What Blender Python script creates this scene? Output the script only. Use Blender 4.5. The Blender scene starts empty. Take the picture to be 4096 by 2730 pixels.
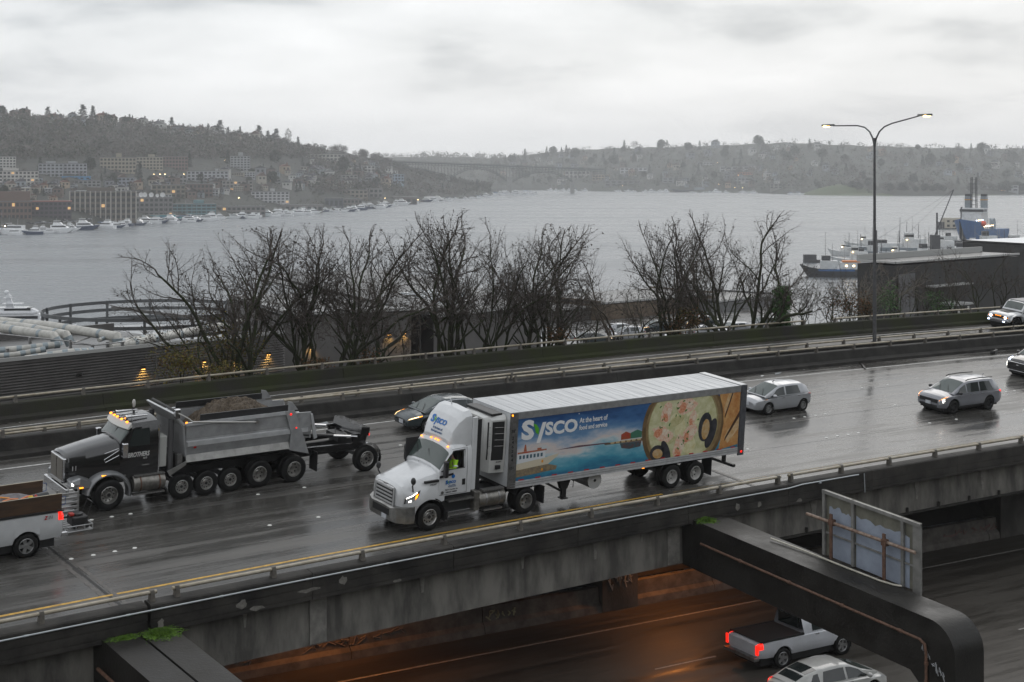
import bpy, math, random
import numpy as np
from mathutils import Matrix, Vector
R = math.radians
scn = bpy.context.scene
col = scn.collection
random.seed(7)
# ------------------------------------------------------------------ camera, sky, sun, exposure
F, YH, H, CX = 5700., 685., 13.5, 2048.          # focal length and horizon row in 4096-px photo pixels, camera height above the deck
cd = bpy.data.cameras.new('camera'); cam = bpy.data.objects.new('camera', cd); col.objects.link(cam)
cam.location = (0, 0, H); cam.rotation_euler = (R(90), 0, 0)
cd.sensor_width = 36; cd.lens = F/4096*36; cd.shift_y = -(1365-YH)/4096; cd.clip_start = .5; cd.clip_end = 20000
scn.camera = cam
SUN_EL, SUN_AZ = 38, 20                          # high diffuse sun behind the cloud, ahead of the camera
w = bpy.data.worlds.new('World'); scn.world = w; w.use_nodes = True
nt = w.node_tree; nt.nodes.clear(); N = nt.nodes.new; LK = nt.links.new
def nd(tree, typ, **kw):
    n = tree.nodes.new(typ)
    for k, v in kw.items():
        if k.startswith('i_'): n.inputs[k[2:].replace('_', ' ')].default_value = v
        else: setattr(n, k, v)
    return n
sky = nd(nt, 'ShaderNodeTexSky', sky_type='NISHITA', sun_disc=False, sun_elevation=R(SUN_EL), sun_rotation=R(SUN_AZ), air_density=1.5, dust_density=3)
geo = N('ShaderNodeTexCoord'); sep = N('ShaderNodeSeparateXYZ'); LK(geo.outputs['Generated'], sep.inputs[0])
zz = nd(nt, 'ShaderNodeMath', operation='ABSOLUTE'); LK(sep.outputs['Z'], zz.inputs[0])
za = nd(nt, 'ShaderNodeMath', operation='ADD'); LK(zz.outputs[0], za.inputs[0]); za.inputs[1].default_value = .2
dx = nd(nt, 'ShaderNodeMath', operation='DIVIDE'); LK(sep.outputs['X'], dx.inputs[0]); LK(za.outputs[0], dx.inputs[1])
dy = nd(nt, 'ShaderNodeMath', operation='DIVIDE'); LK(sep.outputs['Y'], dy.inputs[0]); LK(za.outputs[0], dy.inputs[1])
cmb = N('ShaderNodeCombineXYZ'); LK(dx.outputs[0], cmb.inputs[0]); LK(dy.outputs[0], cmb.inputs[1])
n1 = nd(nt, 'ShaderNodeTexNoise', i_Scale=1.5, i_Detail=7.0, i_Roughness=.52, i_Distortion=.15); LK(cmb.outputs[0], n1.inputs['Vector'])
mp = nd(nt, 'ShaderNodeMapping'); mp.inputs['Location'].default_value = (3.1, 1.7, .4); LK(cmb.outputs[0], mp.inputs['Vector'])
n2 = nd(nt, 'ShaderNodeTexNoise', i_Scale=.42, i_Detail=3.0); LK(mp.outputs[0], n2.inputs['Vector'])
mx = nd(nt, 'ShaderNodeMath', operation='ADD'); LK(n1.outputs[0], mx.inputs[0]); LK(n2.outputs[0], mx.inputs[1])
cr = N('ShaderNodeValToRGB'); LK(mx.outputs[0], cr.inputs[0])
mx2 = nd(nt, 'ShaderNodeMath', operation='MULTIPLY'); mx2.inputs[1].default_value = .5; LK(mx.outputs[0], mx2.inputs[0]); LK(mx2.outputs[0], cr.inputs[0])
e = cr.color_ramp.elements
e[0].position = .42; e[0].color = (.52, .553, .59, 1); e[1].position = .585; e[1].color = (.94, .96, .985, 1)
m_ = e.new(.48); m_.color = (.77, .795, .82, 1)
hz = nd(nt, 'ShaderNodeMapRange'); LK(zz.outputs[0], hz.inputs[0]); hz.inputs[1].default_value = 0; hz.inputs[2].default_value = .10; hz.inputs[3].default_value = .8; hz.inputs[4].default_value = 0
hm = nd(nt, 'ShaderNodeMixRGB'); LK(hz.outputs[0], hm.inputs[0]); LK(cr.outputs[0], hm.inputs[1]); hm.inputs[2].default_value = (.88, .90, .92, 1)
x10 = nd(nt, 'ShaderNodeVectorMath', operation='SCALE'); x10.inputs['Scale'].default_value = 10; LK(hm.outputs[0], x10.inputs[0])
sm = nd(nt, 'ShaderNodeMixRGB'); sm.inputs[0].default_value = .93; LK(sky.outputs[0], sm.inputs[1]); LK(x10.outputs[0], sm.inputs[2])
bg = nd(nt, 'ShaderNodeBackground', i_Strength=.1); LK(sm.outputs[0], bg.inputs[0])
wo = N('ShaderNodeOutputWorld'); LK(bg.outputs[0], wo.inputs[0])
sl = bpy.data.lights.new('sun', 'SUN'); sl.energy = .5; sl.angle = R(40); sl.color = (1, .97, .93)
so = bpy.data.objects.new('sun', sl); col.objects.link(so)
so.rotation_euler = (R(90-SUN_EL), 0, R(180-SUN_AZ))
scn.view_settings.view_transform = 'Standard'; scn.view_settings.look = 'None'; scn.view_settings.exposure = .17; scn.view_settings.gamma = 1
scn.cycles.use_denoising = True; scn.cycles.max_bounces = 6; scn.cycles.volume_bounces = 3; scn.cycles.diffuse_bounces = 3; scn.cycles.glossy_bounces = 3
scn.cycles.transmission_bounces = 3; scn.cycles.sample_clamp_indirect = 4; scn.cycles.caustics_reflective = False; scn.cycles.caustics_refractive = False
# ------------------------------------------------------------------ materials
MATS = {}
def M(name, c=(.5, .5, .5), r=.5, m=0., var=.0, sc=4., det=4., c2=None, bump=0., bsc=None, coat=0., em=None, es=1., st=None, sp=.5, uv=False, rv=0.):
    """principled material; colour mottled towards c2 (or darker) by noise; st stretches the noise"""
    if name in MATS: return MATS[name]
    mt = bpy.data.materials.new(name); mt.use_nodes = True; MATS[name] = mt
    t = mt.node_tree; b = t.nodes['Principled BSDF']; k = t.links.new
    b.inputs['Base Color'].default_value = (*c, 1); b.inputs['Roughness'].default_value = r; b.inputs['Metallic'].default_value = m
    b.inputs['Specular IOR Level'].default_value = sp
    if coat: b.inputs['Coat Weight'].default_value = coat; b.inputs['Coat Roughness'].default_value = .08
    if em: b.inputs['Emission Color'].default_value = (*em, 1); b.inputs['Emission Strength'].default_value = es
    if var or bump or c2:
        tc = t.nodes.new('ShaderNodeTexCoord'); mpp = t.nodes.new('ShaderNodeMapping'); k(tc.outputs['UV' if uv else 'Object'], mpp.inputs[0])
        if st: mpp.inputs['Scale'].default_value = st
        nz = nd(t, 'ShaderNodeTexNoise', i_Scale=sc, i_Detail=det, i_Roughness=.6); k(mpp.outputs[0], nz.inputs['Vector'])
        if var or c2:
            rp = t.nodes.new('ShaderNodeValToRGB'); k(nz.outputs[0], rp.inputs[0])
            q = c2 or tuple(x*(1-var) for x in c)
            rp.color_ramp.elements[0].position = .36; rp.color_ramp.elements[1].position = .64
            rp.color_ramp.elements[0].color = (*q, 1); rp.color_ramp.elements[1].color = (*c, 1)
            k(rp.outputs[0], b.inputs['Base Color'])
        if rv:
            mr = nd(t, 'ShaderNodeMapRange'); k(nz.outputs[0], mr.inputs[0]); mr.inputs[1].default_value = .3; mr.inputs[2].default_value = .7
            mr.inputs[3].default_value = r-rv; mr.inputs[4].default_value = r+rv; k(mr.outputs[0], b.inputs['Roughness'])
        if bump:
            bn = nd(t, 'ShaderNodeTexNoise', i_Scale=bsc or sc*4, i_Detail=4.0); k(mpp.outputs[0], bn.inputs['Vector'])
            bp = nd(t, 'ShaderNodeBump', i_Strength=bump, i_Distance=.05); k(bn.outputs[0], bp.inputs['Height']); k(bp.outputs[0], b.inputs['Normal'])
    return mt
# ------------------------------------------------------------------ mesh building
class MB:
    def __init__(s): s.v = []; s.f = []; s.mi = []
    def add(s, vs, fs, mi=0):
        o = len(s.v); s.v += [tuple(p) for p in vs]; s.f += [tuple(i+o for i in q) for q in fs]; s.mi += [mi]*len(fs); return s
    def bx(s, x0, x1, y0, y1, z0, z1, mi=0):
        return s.add([(x0, y0, z0), (x1, y0, z0), (x1, y1, z0), (x0, y1, z0), (x0, y0, z1), (x1, y0, z1), (x1, y1, z1), (x0, y1, z1)],
                     [(0, 3, 2, 1), (4, 5, 6, 7), (0, 1, 5, 4), (1, 2, 6, 5), (2, 3, 7, 6), (3, 0, 4, 7)], mi)
    def cyl(s, a, b, r0, r1=None, n=10, mi=0, cap=True):
        a = np.array(a, float); b = np.array(b, float); d = b-a; L = np.linalg.norm(d); d = d/(L or 1)
        x = np.cross(d, (0, 0, 1) if abs(d[2]) < .9 else (1, 0, 0)); x /= np.linalg.norm(x); y = np.cross(d, x)
        r1 = r0 if r1 is None else r1; vs = []
        for c, r in ((a, r0), (b, r1)):
            for i in range(n):
                t = 2*math.pi*i/n; vs.append(c+(x*math.cos(t)+y*math.sin(t))*r)
        fs = [(i, (i+1) % n, n+(i+1) % n, n+i) for i in range(n)]
        if cap: fs += [tuple(range(n-1, -1, -1)), tuple(range(n, 2*n))]
        return s.add(vs, fs, mi)
    def tube(s, pts, r, n=6, mi=0):
        pts = [np.array(p, float) for p in pts]; rr = r if hasattr(r, '__len__') else [r]*len(pts); vs = []
        for i, p in enumerate(pts):
            d = pts[min(i+1, len(pts)-1)]-pts[max(i-1, 0)]; d /= np.linalg.norm(d)
            x = np.cross(d, (0, 0, 1) if abs(d[2]) < .95 else (1, 0, 0)); x /= np.linalg.norm(x); y = np.cross(d, x)
            vs += [p+(x*math.cos(2*math.pi*j/n)+y*math.sin(2*math.pi*j/n))*rr[i] for j in range(n)]
        fs = [(i*n+j, i*n+(j+1) % n, (i+1)*n+(j+1) % n, (i+1)*n+j) for i in range(len(pts)-1) for j in range(n)]
        fs += [tuple(range(n-1, -1, -1)), tuple(range((len(pts)-1)*n, len(pts)*n))]
        return s.add(vs, fs, mi)
    def prism(s, poly, a, b, ax='y', mi=0):
        n = len(poly); f = {'y': lambda p, q: (p[0], q, p[1]), 'x': lambda p, q: (q, p[0], p[1]), 'z': lambda p, q: (p[0], p[1], q)}[ax]
        return s.add([f(p, a) for p in poly]+[f(p, b) for p in poly],
                     [tuple(range(n)), tuple(range(2*n-1, n-1, -1))]+[(i, (i+1) % n, n+(i+1) % n, n+i) for i in range(n)], mi)
    def loft(s, rings, closed=True, cap=True, mi=0):
        n = len(rings[0]); vs = [p for r in rings for p in r]; m = n if closed else n-1
        fs = [(i*n+j, i*n+(j+1) % n, (i+1)*n+(j+1) % n, (i+1)*n+j) for i in range(len(rings)-1) for j in range(m)]
        if cap and closed: fs += [tuple(range(n-1, -1, -1)), tuple(range((len(rings)-1)*n, len(rings)*n))]
        return s.add(vs, fs, mi)
    def ell(s, c, r, n=10, k=6, mi=0):
        rings = [[(c[0]+r[0]*math.sin(math.pi*i/k)*math.cos(2*math.pi*j/n), c[1]+r[1]*math.sin(math.pi*i/k)*math.sin(2*math.pi*j/n), c[2]+r[2]*math.cos(math.pi*i/k)) for j in range(n)] for i in range(1, k)]
        o = len(s.v); s.loft(rings, cap=True, mi=mi); return s
    def build(s, name, mat, par=None, sm=False, bev=0, kind=None):
        me = bpy.data.meshes.new(name); me.from_pydata(s.v, [], s.f)
        for x in (mat if isinstance(mat, (list, tuple)) else [mat]): me.materials.append(x)
        if any(s.mi): me.polygons.foreach_set('material_index', s.mi)
        fixn(me)
        if sm: me.shade_smooth(); me.set_sharp_from_angle(angle=R(sm if sm > 1 else 38))
        o = bpy.data.objects.new(name, me); col.objects.link(o)
        if par: o.parent = par
        if bev: md = o.modifiers.new('bevel', 'BEVEL'); md.width = bev; md.segments = 2; md.limit_method = 'ANGLE'
        if kind: o['kind'] = kind
        return o
import bmesh
def fixn(me):
    b = bmesh.new(); b.from_mesh(me); bmesh.ops.recalc_face_normals(b, faces=b.faces); b.to_mesh(me); b.free()
def npmesh(name, V, Fa, mat, par=None, kind=None, mi=None, sm=False):
    """mesh from numpy arrays, faces all of one size"""
    me = bpy.data.meshes.new(name); me.from_pydata(V.tolist() if hasattr(V, 'tolist') else V, [], Fa.tolist() if hasattr(Fa, 'tolist') else Fa)
    for x in (mat if isinstance(mat, (list, tuple)) else [mat]): me.materials.append(x)
    if mi is not None: me.polygons.foreach_set('material_index', np.asarray(mi, dtype=np.int32))
    if sm: me.shade_smooth()
    o = bpy.data.objects.new(name, me); col.objects.link(o)
    if par: o.parent = par
    if kind: o['kind'] = kind
    return o
def tag(o, label=None, cat=None, group=None, kind=None):
    for k, v in (('label', label), ('category', cat), ('group', group), ('kind', kind)):
        if v: o[k] = v
    return o
def thing(name, label, cat, loc=(0, 0, 0), rz=0, group=None, mat=None):
    o = bpy.data.objects.new(name, None); col.objects.link(o); o.empty_display_size = .2
    if mat is not None: o.matrix_world = mat
    else: o.location = loc; o.rotation_euler = (0, 0, rz)
    return tag(o, label, cat, group)
def inst(src, name=None, par=None, loc=None, rz=None, sc=None):
    o = src.copy(); col.objects.link(o)
    if name: o.name = name
    o.parent = par
    if loc is not None: o.location = loc
    if rz is not None: o.rotation_euler = (0, 0, rz)
    if sc is not None: o.scale = sc if hasattr(sc, '__len__') else (sc,)*3
    return o
def copy_tree(o, par=None, **kw):
    c = inst(o, par=par, **kw)
    for ch in o.children: copy_tree(ch, c)
    return c
def shared(name, me, mat=None, par=None, loc=(0, 0, 0), rot=(0, 0, 0), sc=(1, 1, 1)):
    o = bpy.data.objects.new(name, me); col.objects.link(o); o.parent = par; o.location = loc; o.rotation_euler = rot; o.scale = sc; return o
def text_mesh(txt, size, bold=0., ext=.003, shear=0., sp=1.):
    cu = bpy.data.curves.new('t', 'FONT'); cu.body = txt; cu.size = size; cu.offset = bold; cu.extrude = ext; cu.shear = shear; cu.resolution_u = 3; cu.space_character = sp
    cu.align_x = 'LEFT'
    o = bpy.data.objects.new('t', cu); col.objects.link(o); bpy.context.view_layer.update()
    me = bpy.data.meshes.new_from_object(o); bpy.data.objects.remove(o); bpy.data.curves.remove(cu); return me
def lettering(name, txt, size, mat, par, M4, **kw):
    me = text_mesh(txt, size, **kw); me.materials.clear(); me.materials.append(mat)
    o = bpy.data.objects.new(name, me); col.objects.link(o); o.parent = par; o.matrix_local = M4; return o
def basis(o, x, y, z):
    return Matrix(((x[0], y[0], z[0], o[0]), (x[1], y[1], z[1], o[1]), (x[2], y[2], z[2], o[2]), (0, 0, 0, 1)))
# ------------------------------------------------------------------ road geometry: banked curve, s along it (growing to the right), t across it (growing away)
CA = R(35.5); UX = np.array([math.cos(CA), math.sin(CA)]); UN = np.array([-math.sin(CA), math.cos(CA)]); O0 = np.array([0, 50.])
PC = (-0.00110295, 0.01671427, 0.79004993); BANK = .085
def curve(s):
    v = PC[0]*s*s+PC[1]*s+PC[2]; p = O0+UX*s+UN*v; d = UX+UN*(2*PC[0]*s+PC[1]); d = d/np.linalg.norm(d)
    return p, d, np.array([-d[1], d[0]])
def ramp_dz(s): return float(np.interp(s, [-60, -11, 4, 22, 32, 45, 140], [-1., -.40, -.18, -.01, .06, .09, .12]))
def pt(s, t, z=0., ramp=False):
    p, d, n = curve(s); q = p+n*t; return np.array([q[0], q[1], BANK*t+z+(ramp_dz(s) if ramp else 0)])
def frame(s, t, rev=False, ramp=False, yaw=0.):
    """matrix on the banked deck, x forward along the traffic (towards smaller s)"""
    p, d, n = curve(s); f = Vector((-d[0], -d[1], 0)); l = Vector((-n[0], -n[1], -BANK)).normalized()
    if yaw: f, l = f*math.cos(yaw)+l*math.sin(yaw), l*math.cos(yaw)-f*math.sin(yaw)
    if rev: f, l = -f, -l
    u = f.cross(l); o = pt(s, t, 0, ramp)
    return basis(o, f, l, u)
def ray(px, py, d): return np.array([(px-CX)/F*d, d, H-(py-YH)*d/F])
def atz(px, py, z):
    d = F*(H-z)/(py-YH); return np.array([(px-CX)/F*d, d, z])
def sheet(name, s0, s1, ts, mat, zf=None, step=1., par=None, kind='structure', ramp=False, uv=True):
    """surface over the road coordinates; ts = list of (t, z)"""
    S = np.arange(s0, s1+1e-6, step); V = [pt(s, t, z, ramp) for s in S for t, z in ts]; m = len(ts)
    Fa = [(i*m+j, (i+1)*m+j, (i+1)*m+j+1, i*m+j+1) for i in range(len(S)-1) for j in range(m-1)]
    o = npmesh(name, [tuple(map(float, v)) for v in V], Fa, mat, par, kind)
    if uv:
        ul = o.data.uv_layers.new(name='UVMap'); co = [(float(s), float(t)) for s in S for t, z in ts]
        for lp in o.data.loops: ul.data[lp.index].uv = co[lp.vertex_index]
    return o
def sweep(s0, s1, prof, step=1.5, ramp=False, mb=None):
    """closed cross-section (t, z) swept along the road"""
    n = max(2, int((s1-s0)/step)+1); mb = mb or MB()
    return mb.loft([[pt(s, t, z, ramp) for t, z in prof] for s in np.linspace(s0, s1, n)])
HAZE = 1.4e-4
# ------------------------------------------------------------------ large structure: lake, hills, decks
WZ = -31.5
def lake_mat():
    mt = bpy.data.materials.new('lake_water'); mt.use_nodes = True; t = mt.node_tree; b = t.nodes['Principled BSDF']; k = t.links.new
    b.inputs['Base Color'].default_value = (.15, .165, .178, 1); b.inputs['Roughness'].default_value = .22; b.inputs['IOR'].default_value = 1.33
    tc = t.nodes.new('ShaderNodeTexCoord'); hs = []
    for sc, st, rot in ((.35, (1, .55, 1), 20), (.06, (.5, 1.4, 1), 8), (.012, (.35, 1.6, 1), 4)):
        mpp = t.nodes.new('ShaderNodeMapping'); mpp.inputs['Scale'].default_value = st; mpp.inputs['Rotation'].default_value = (0, 0, R(rot)); k(tc.outputs['Object'], mpp.inputs[0])
        nz = nd(t, 'ShaderNodeTexNoise', i_Scale=sc, i_Detail=5.0, i_Roughness=.62); k(mpp.outputs[0], nz.inputs['Vector']); hs.append(nz)
    a = nd(t, 'ShaderNodeMath', operation='MULTIPLY_ADD'); a.inputs[1].default_value = 3.; k(hs[1].outputs[0], a.inputs[0]); k(hs[0].outputs[0], a.inputs[2])
    bp = nd(t, 'ShaderNodeBump', i_Strength=.6, i_Distance=1.3); k(a.outputs[0], bp.inputs['Height']); k(bp.outputs[0], b.inputs['Normal'])
    mr = nd(t, 'ShaderNodeMapRange'); k(hs[2].outputs[0], mr.inputs[0]); mr.inputs[1].default_value = .35; mr.inputs[2].default_value = .65; mr.inputs[3].default_value = .16; mr.inputs[4].default_value = .34
    k(mr.outputs[0], b.inputs['Roughness']); return mt
tag(MB().add([(-4800, -250, WZ), (4800, -250, WZ), (4800, 4700, WZ), (-4800, 4700, WZ)], [(0, 1, 2, 3)]).build('lake_water', lake_mat()), kind='structure')
# far hills: columns of (photo x, shore row, skyline row, shore distance, depth)
def shore_d(y): return F*(H-WZ)/(y-YH)
LEFT = np.array([(-2600, 960, 500, 1000, 900), (-800, 952, 455, 1000, 900), (0, 938, 462, 0, 800), (300, 922, 478, 0, 800), (600, 892, 500, 0, 800), (1000, 868, 548, 0, 780), (1250, 850, 590, 0, 760), (1420, 838, 622, 0, 720), (1540, 826, 652, 0, 640), (1640, 812, 690, 0, 560), (1760, 802, 722, 0, 430), (1900, 790, 748, 0, 300), (2040, 778, 762, 0, 150)])
RIGHT = np.array([(1560, 760, 650, 0, 800), (1800, 761, 648, 0, 800), (2000, 761, 634, 0, 800), (2200, 762, 612, 0, 850), (2400, 766, 598, 0, 900), (2700, 770, 590, 0, 950), (3000, 772, 580, 0, 1000), (3150, 778, 573, 0, 1000), (3400, 782, 584, 0, 1000), (3700, 785, 594, 0, 1000), (4100, 779, 597, 0, 1000), (5200, 775, 590, 0, 1000), (7000, 775, 590, 0, 1000)])
for T_ in (LEFT, RIGHT):
    for r_ in T_: r_[3] = shore_d(r_[1])
def prof(T_, px, k):
    y0, y1, d0, dd = (np.interp(px, T_[:, 0], T_[:, j]) for j in (1, 2, 3, 4))
    return d0+dd*k, y0+(y1-y0)*k**.8
def hit(T_, px, py):
    y0, y1 = np.interp(px, T_[:, 0], T_[:, 1]), np.interp(px, T_[:, 0], T_[:, 2]); k = min(max((y0-py)/(y0-y1), 0), 1)**1.25
    d, y = prof(T_, px, k); return d
def hill(name, T_, mat, dx_=36):
    ks = [0, .02, .06, .12, .2, .3, .4, .5, .6, .7, .8, .9, 1.]; V = []; xs = np.arange(T_[0, 0], T_[-1, 0]+1, dx_); m = len(ks)+2
    for i, px in enumerate(xs):
        d, y = prof(T_, px, 0); p = ray(px, y, d); V.append((p[0]*.999, p[1]*.999, WZ-.8))
        for k in ks:
            d, y = prof(T_, px, k); p = ray(px, y, d); V.append((p[0], p[1], p[2]+(1.2 if k else .6)+(math.sin(i*1.7+k*9)*1.5 if .1 < k else 0)))
        V.append((p[0]*1.04, p[1]*1.04, p[2]-40))
    Fa = [(i*m+j, (i+1)*m+j, (i+1)*m+j+1, i*m+j+1) for i in range(len(xs)-1) for j in range(m-1)]
    return npmesh(name, V, Fa, mat, kind='structure', sm=True)
hill('hill_left', LEFT, M('hill_soil', (.055, .058, .048), .95, var=.5, sc=.02))
hill('hill_right', RIGHT, M('hill_soil_far', (.06, .065, .052), .95, var=.5, sc=.015))
FARR = np.array([(300, 740, 640, 3950, 450), (1500, 740, 634, 3950, 450), (1750, 740, 628, 3950, 450), (2000, 740, 636, 3950, 450), (2500, 740, 640, 3950, 450)])
hill('hill_far', FARR, MATS['hill_soil_far'])
# ---- wet road surface
def road_mat(name, c1, c2, r0, r1, grain=.35):
    mt = bpy.data.materials.new(name); mt.use_nodes = True; t = mt.node_tree; b = t.nodes['Principled BSDF']; k = t.links.new
    tc = t.nodes.new('ShaderNodeTexCoord')
    def nz(sc, st, det=5., loc=(0, 0, 0)):
        mpp = t.nodes.new('ShaderNodeMapping'); mpp.inputs['Scale'].default_value = st; mpp.inputs['Location'].default_value = loc; k(tc.outputs['UV'], mpp.inputs[0])
        n = nd(t, 'ShaderNodeTexNoise', i_Scale=sc, i_Detail=det, i_Roughness=.6); k(mpp.outputs[0], n.inputs['Vector']); return n
    a = nz(1.5, (.035, 1.1, 1)); f = nz(3.2, (.22, 1.6, 1)); g = nz(.16, (.5, 1, 1), 3., (7, 3, 0)); h_ = nz(30, (1, 1, 1), 2.)
    ad = nd(t, 'ShaderNodeMath', operation='ADD'); k(a.outputs[0], ad.inputs[0]); k(g.outputs[0], ad.inputs[1])
    hf = nd(t, 'ShaderNodeMath', operation='MULTIPLY_ADD'); k(f.outputs[0], hf.inputs[0]); hf.inputs[1].default_value = .35; k(ad.outputs[0], hf.inputs[2])
    rp = nd(t, 'ShaderNodeMapRange'); k(hf.outputs[0], rp.inputs[0]); rp.inputs[1].default_value = 1.03; rp.inputs[2].default_value = 1.34
    mxr = nd(t, 'ShaderNodeMixRGB'); k(rp.outputs[0], mxr.inputs[0]); mxr.inputs[1].default_value = (*c1, 1); mxr.inputs[2].default_value = (*c2, 1); k(mxr.outputs[0], b.inputs['Base Color'])
    rr = nd(t, 'ShaderNodeMapRange'); k(hf.outputs[0], rr.inputs[0]); rr.inputs[1].default_value = 1.03; rr.inputs[2].default_value = 1.34; rr.inputs[3].default_value = r0; rr.inputs[4].default_value = r1
    k(rr.outputs[0], b.inputs['Roughness'])
    s2 = nd(t, 'ShaderNodeMath', operation='ADD'); k(h_.outputs[0], s2.inputs[0]); k(f.outputs[0], s2.inputs[1])
    bp = nd(t, 'ShaderNodeBump', i_Strength=grain, i_Distance=.006); k(s2.outputs[0], bp.inputs['Height']); k(bp.outputs[0], b.inputs['Normal'])
    b.inputs['IOR'].default_value = 1.4; return mt
WET = road_mat('wet_deck', (.050, .048, .044), (.105, .101, .094), .10, .44)
WETR = road_mat('wet_ramp', (.045, .042, .037), (.075, .07, .062), .22, .5)
WETL = road_mat('wet_lower', (.040, .036, .030), (.085, .077, .066), .28, .6, .6)
S0, S1 = -42, 96
deck = sheet('roadway', S0, S1, [(t, 0) for t in np.linspace(.05, 18.76, 14)], WET)
tag(deck, 'wet grey upper roadway with four lanes and lane dots')
ramp = sheet('ramp_roadway', S0, S1, [(t, 0) for t in np.linspace(21.05, 26.1, 6)], WETR, ramp=True)
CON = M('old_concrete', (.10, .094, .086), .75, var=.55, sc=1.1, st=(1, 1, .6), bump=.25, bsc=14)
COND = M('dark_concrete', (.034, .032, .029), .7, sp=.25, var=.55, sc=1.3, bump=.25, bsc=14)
CONG = M('girder_concrete', (.20, .19, .17), .8, c2=(.07, .066, .06), sc=1.5, st=(.9, .9, .28), det=7., bump=.3, bsc=9)
MOSSC = M('mossy_concrete', (.034, .032, .029), .9, sp=.2, c2=(.034, .040, .016), sc=.35, bump=.3, bsc=14)
WHITEP = M('road_paint_white', (.62, .62, .60), .5, var=.45, sc=6, st=(1, 1, 1)); YELP = M('road_paint_yellow', (.62, .36, .05), .5, var=.4, sc=5)
def stripe(name, t, w_, mat, s0=S0, s1=S1, par=deck, ramp=False): return sheet(name, s0, s1, [(t-w_/2, .006), (t+w_/2, .006)], mat, par=par, kind=None, ramp=ramp, uv=False)
stripe('edge_line', 2.55, .13, YELP, S0, 10.5); stripe('edge_line', 2.55, .09, M('road_paint_faded', (.22, .15, .05), .5, c2=(.07, .065, .05), sc=4), 10.6, 40); stripe('edge_line', 17.5, .11, WHITEP)
stripe('edge_line', 25.2, .1, WHITEP, par=ramp, ramp=True)
# raised lane dots, in rows of four with a single one between
dm = MB().cyl((0, 0, 0), (0, 0, .02), .085, .06, 10); dot0 = dm.build('lane_dot', M('lane_dot', (.78, .78, .74), .35), deck); dme = dot0.data; first = True
for t in (6.25, 9.8, 13.6):
    for g in np.arange(-30, 70, 7.3):
        for k in ((0, .75, 1.5, 2.2) if int(g) % 2 else (0, 2.0)):
            p = pt(g+k+t*.37, t, .004)
            if first: dot0.location = p; first = False
            else: shared('lane_dot', dme, par=deck, loc=p)
# seams between the paving lanes
for t in (5.95, 9.55, 13.3, 17.1): sheet('paving_seam', S0, S1, [(t-.02, .003), (t+.02, .003)], M('seam_tar', (.018, .017, .016), .35), par=deck, kind=None, uv=False)
# expansion joint
DK = M('joint_rubber', (.012, .012, .012), .6); STL = M('joint_steel', (.16, .15, .14), .45, .6, var=.4, sc=8)
def across(name, s, w_, t0, t1, z, mat, par):
    V = []; ts = np.linspace(t0, t1, 12)
    for t in ts: V += [tuple(pt(s-w_/2, t, z)), tuple(pt(s+w_/2, t, z))]
    return npmesh(name, V, [(2*i, 2*i+1, 2*i+3, 2*i+2) for i in range(len(ts)-1)], mat, par)
across('expansion_joint', -13.3, .10, .06, 18.7, .005, DK, deck); across('joint_plate', -13.48, .14, .06, 18.7, .006, STL, deck); across('joint_plate', -13.1, .14, .06, 18.7, .0065, STL, deck)
across('expansion_joint', 14.3, .10, .06, 18.7, .005, DK, deck); across('joint_plate', 14.48, .12, .06, 18.7, .006, STL, deck)
# slab and girders under the deck
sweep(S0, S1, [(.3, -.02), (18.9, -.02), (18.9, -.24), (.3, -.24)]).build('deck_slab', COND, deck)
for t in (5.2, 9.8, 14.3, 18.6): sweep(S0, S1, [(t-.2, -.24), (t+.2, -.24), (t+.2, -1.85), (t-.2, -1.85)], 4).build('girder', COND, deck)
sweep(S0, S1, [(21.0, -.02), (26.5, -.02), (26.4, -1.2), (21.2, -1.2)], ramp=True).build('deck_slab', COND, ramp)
# near parapet: panels with grooves, a big gap at the joint
NEARP = [(.08, 0), (.08, .62), (.02, .66), (-.36, .64), (-.40, .60), (-.40, .215), (-.375, .205), (-.375, .185), (-.40, .175), (-.40, -.055), (-.375, -.065), (-.375, -.085), (-.40, -.095), (-.40, -.215), (-.36, -.235), (.35, -.235), (.35, 0)]
par_n = thing('parapet_wall', 'stained dark concrete parapet along the near edge of the upper roadway', 'parapet')
edges = sorted([-42, -36, -30, -24, -18.6, -13.3]+[-13.22+k*5.5 for k in range(6)]+[19.3+k*5.6 for k in range(14)])
for a, b in zip(edges[:-1], edges[1:]):
    if b-a < .2: continue
    sweep(a+.012, b-.012, NEARP).build('panel', M('parapet_concrete', (.050, .046, .041), .65, sp=.25, c2=(.016, .015, .014), sc=.8, det=7., bump=.3, bsc=12), par_n)
# girder below it, left span and right span with bolted plates
gir = thing('bridge_girder', 'pale streaked concrete girder under the near parapet', 'girder')
sweep(-42, -12.62, [(.25, -.236), (.75, -.236), (.75, -1.95), (.2, -1.95)]).build('web', CONG, gir); sweep(-12.55, 14.2, [(.25, -.236), (.75, -.236), (.75, -1.95), (.2, -1.95)]).build('web', CONG, gir)
sweep(14.3, S1, [(.35, -.236), (.85, -.236), (.85, -1.78), (.3, -1.78)]).build('web', CONG, gir); sweep(14.3, S1, [(.2, -1.78), (.9, -1.78), (.9, -1.86), (.2, -1.86)]).build('flange', COND, gir)
bm = MB().bx(-.05, .05, -.05, .05, -.14, .14).build('bolt_plate', COND, gir); bm.location = pt(16, .25, -1.7)
for k in range(1, 22): shared('bolt_plate', bm.data, par=gir, loc=pt(16+k*2.1, .25, -1.7))
for s in (-7.5, 8.2): sweep(s, s+.62, [(.17, -.236), (.26, -.236), (.22, -1.9), (.17, -1.9)]).build('pilaster', M('pale_patch', (.24, .23, .21), .8, var=.4, sc=3), gir)
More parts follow.
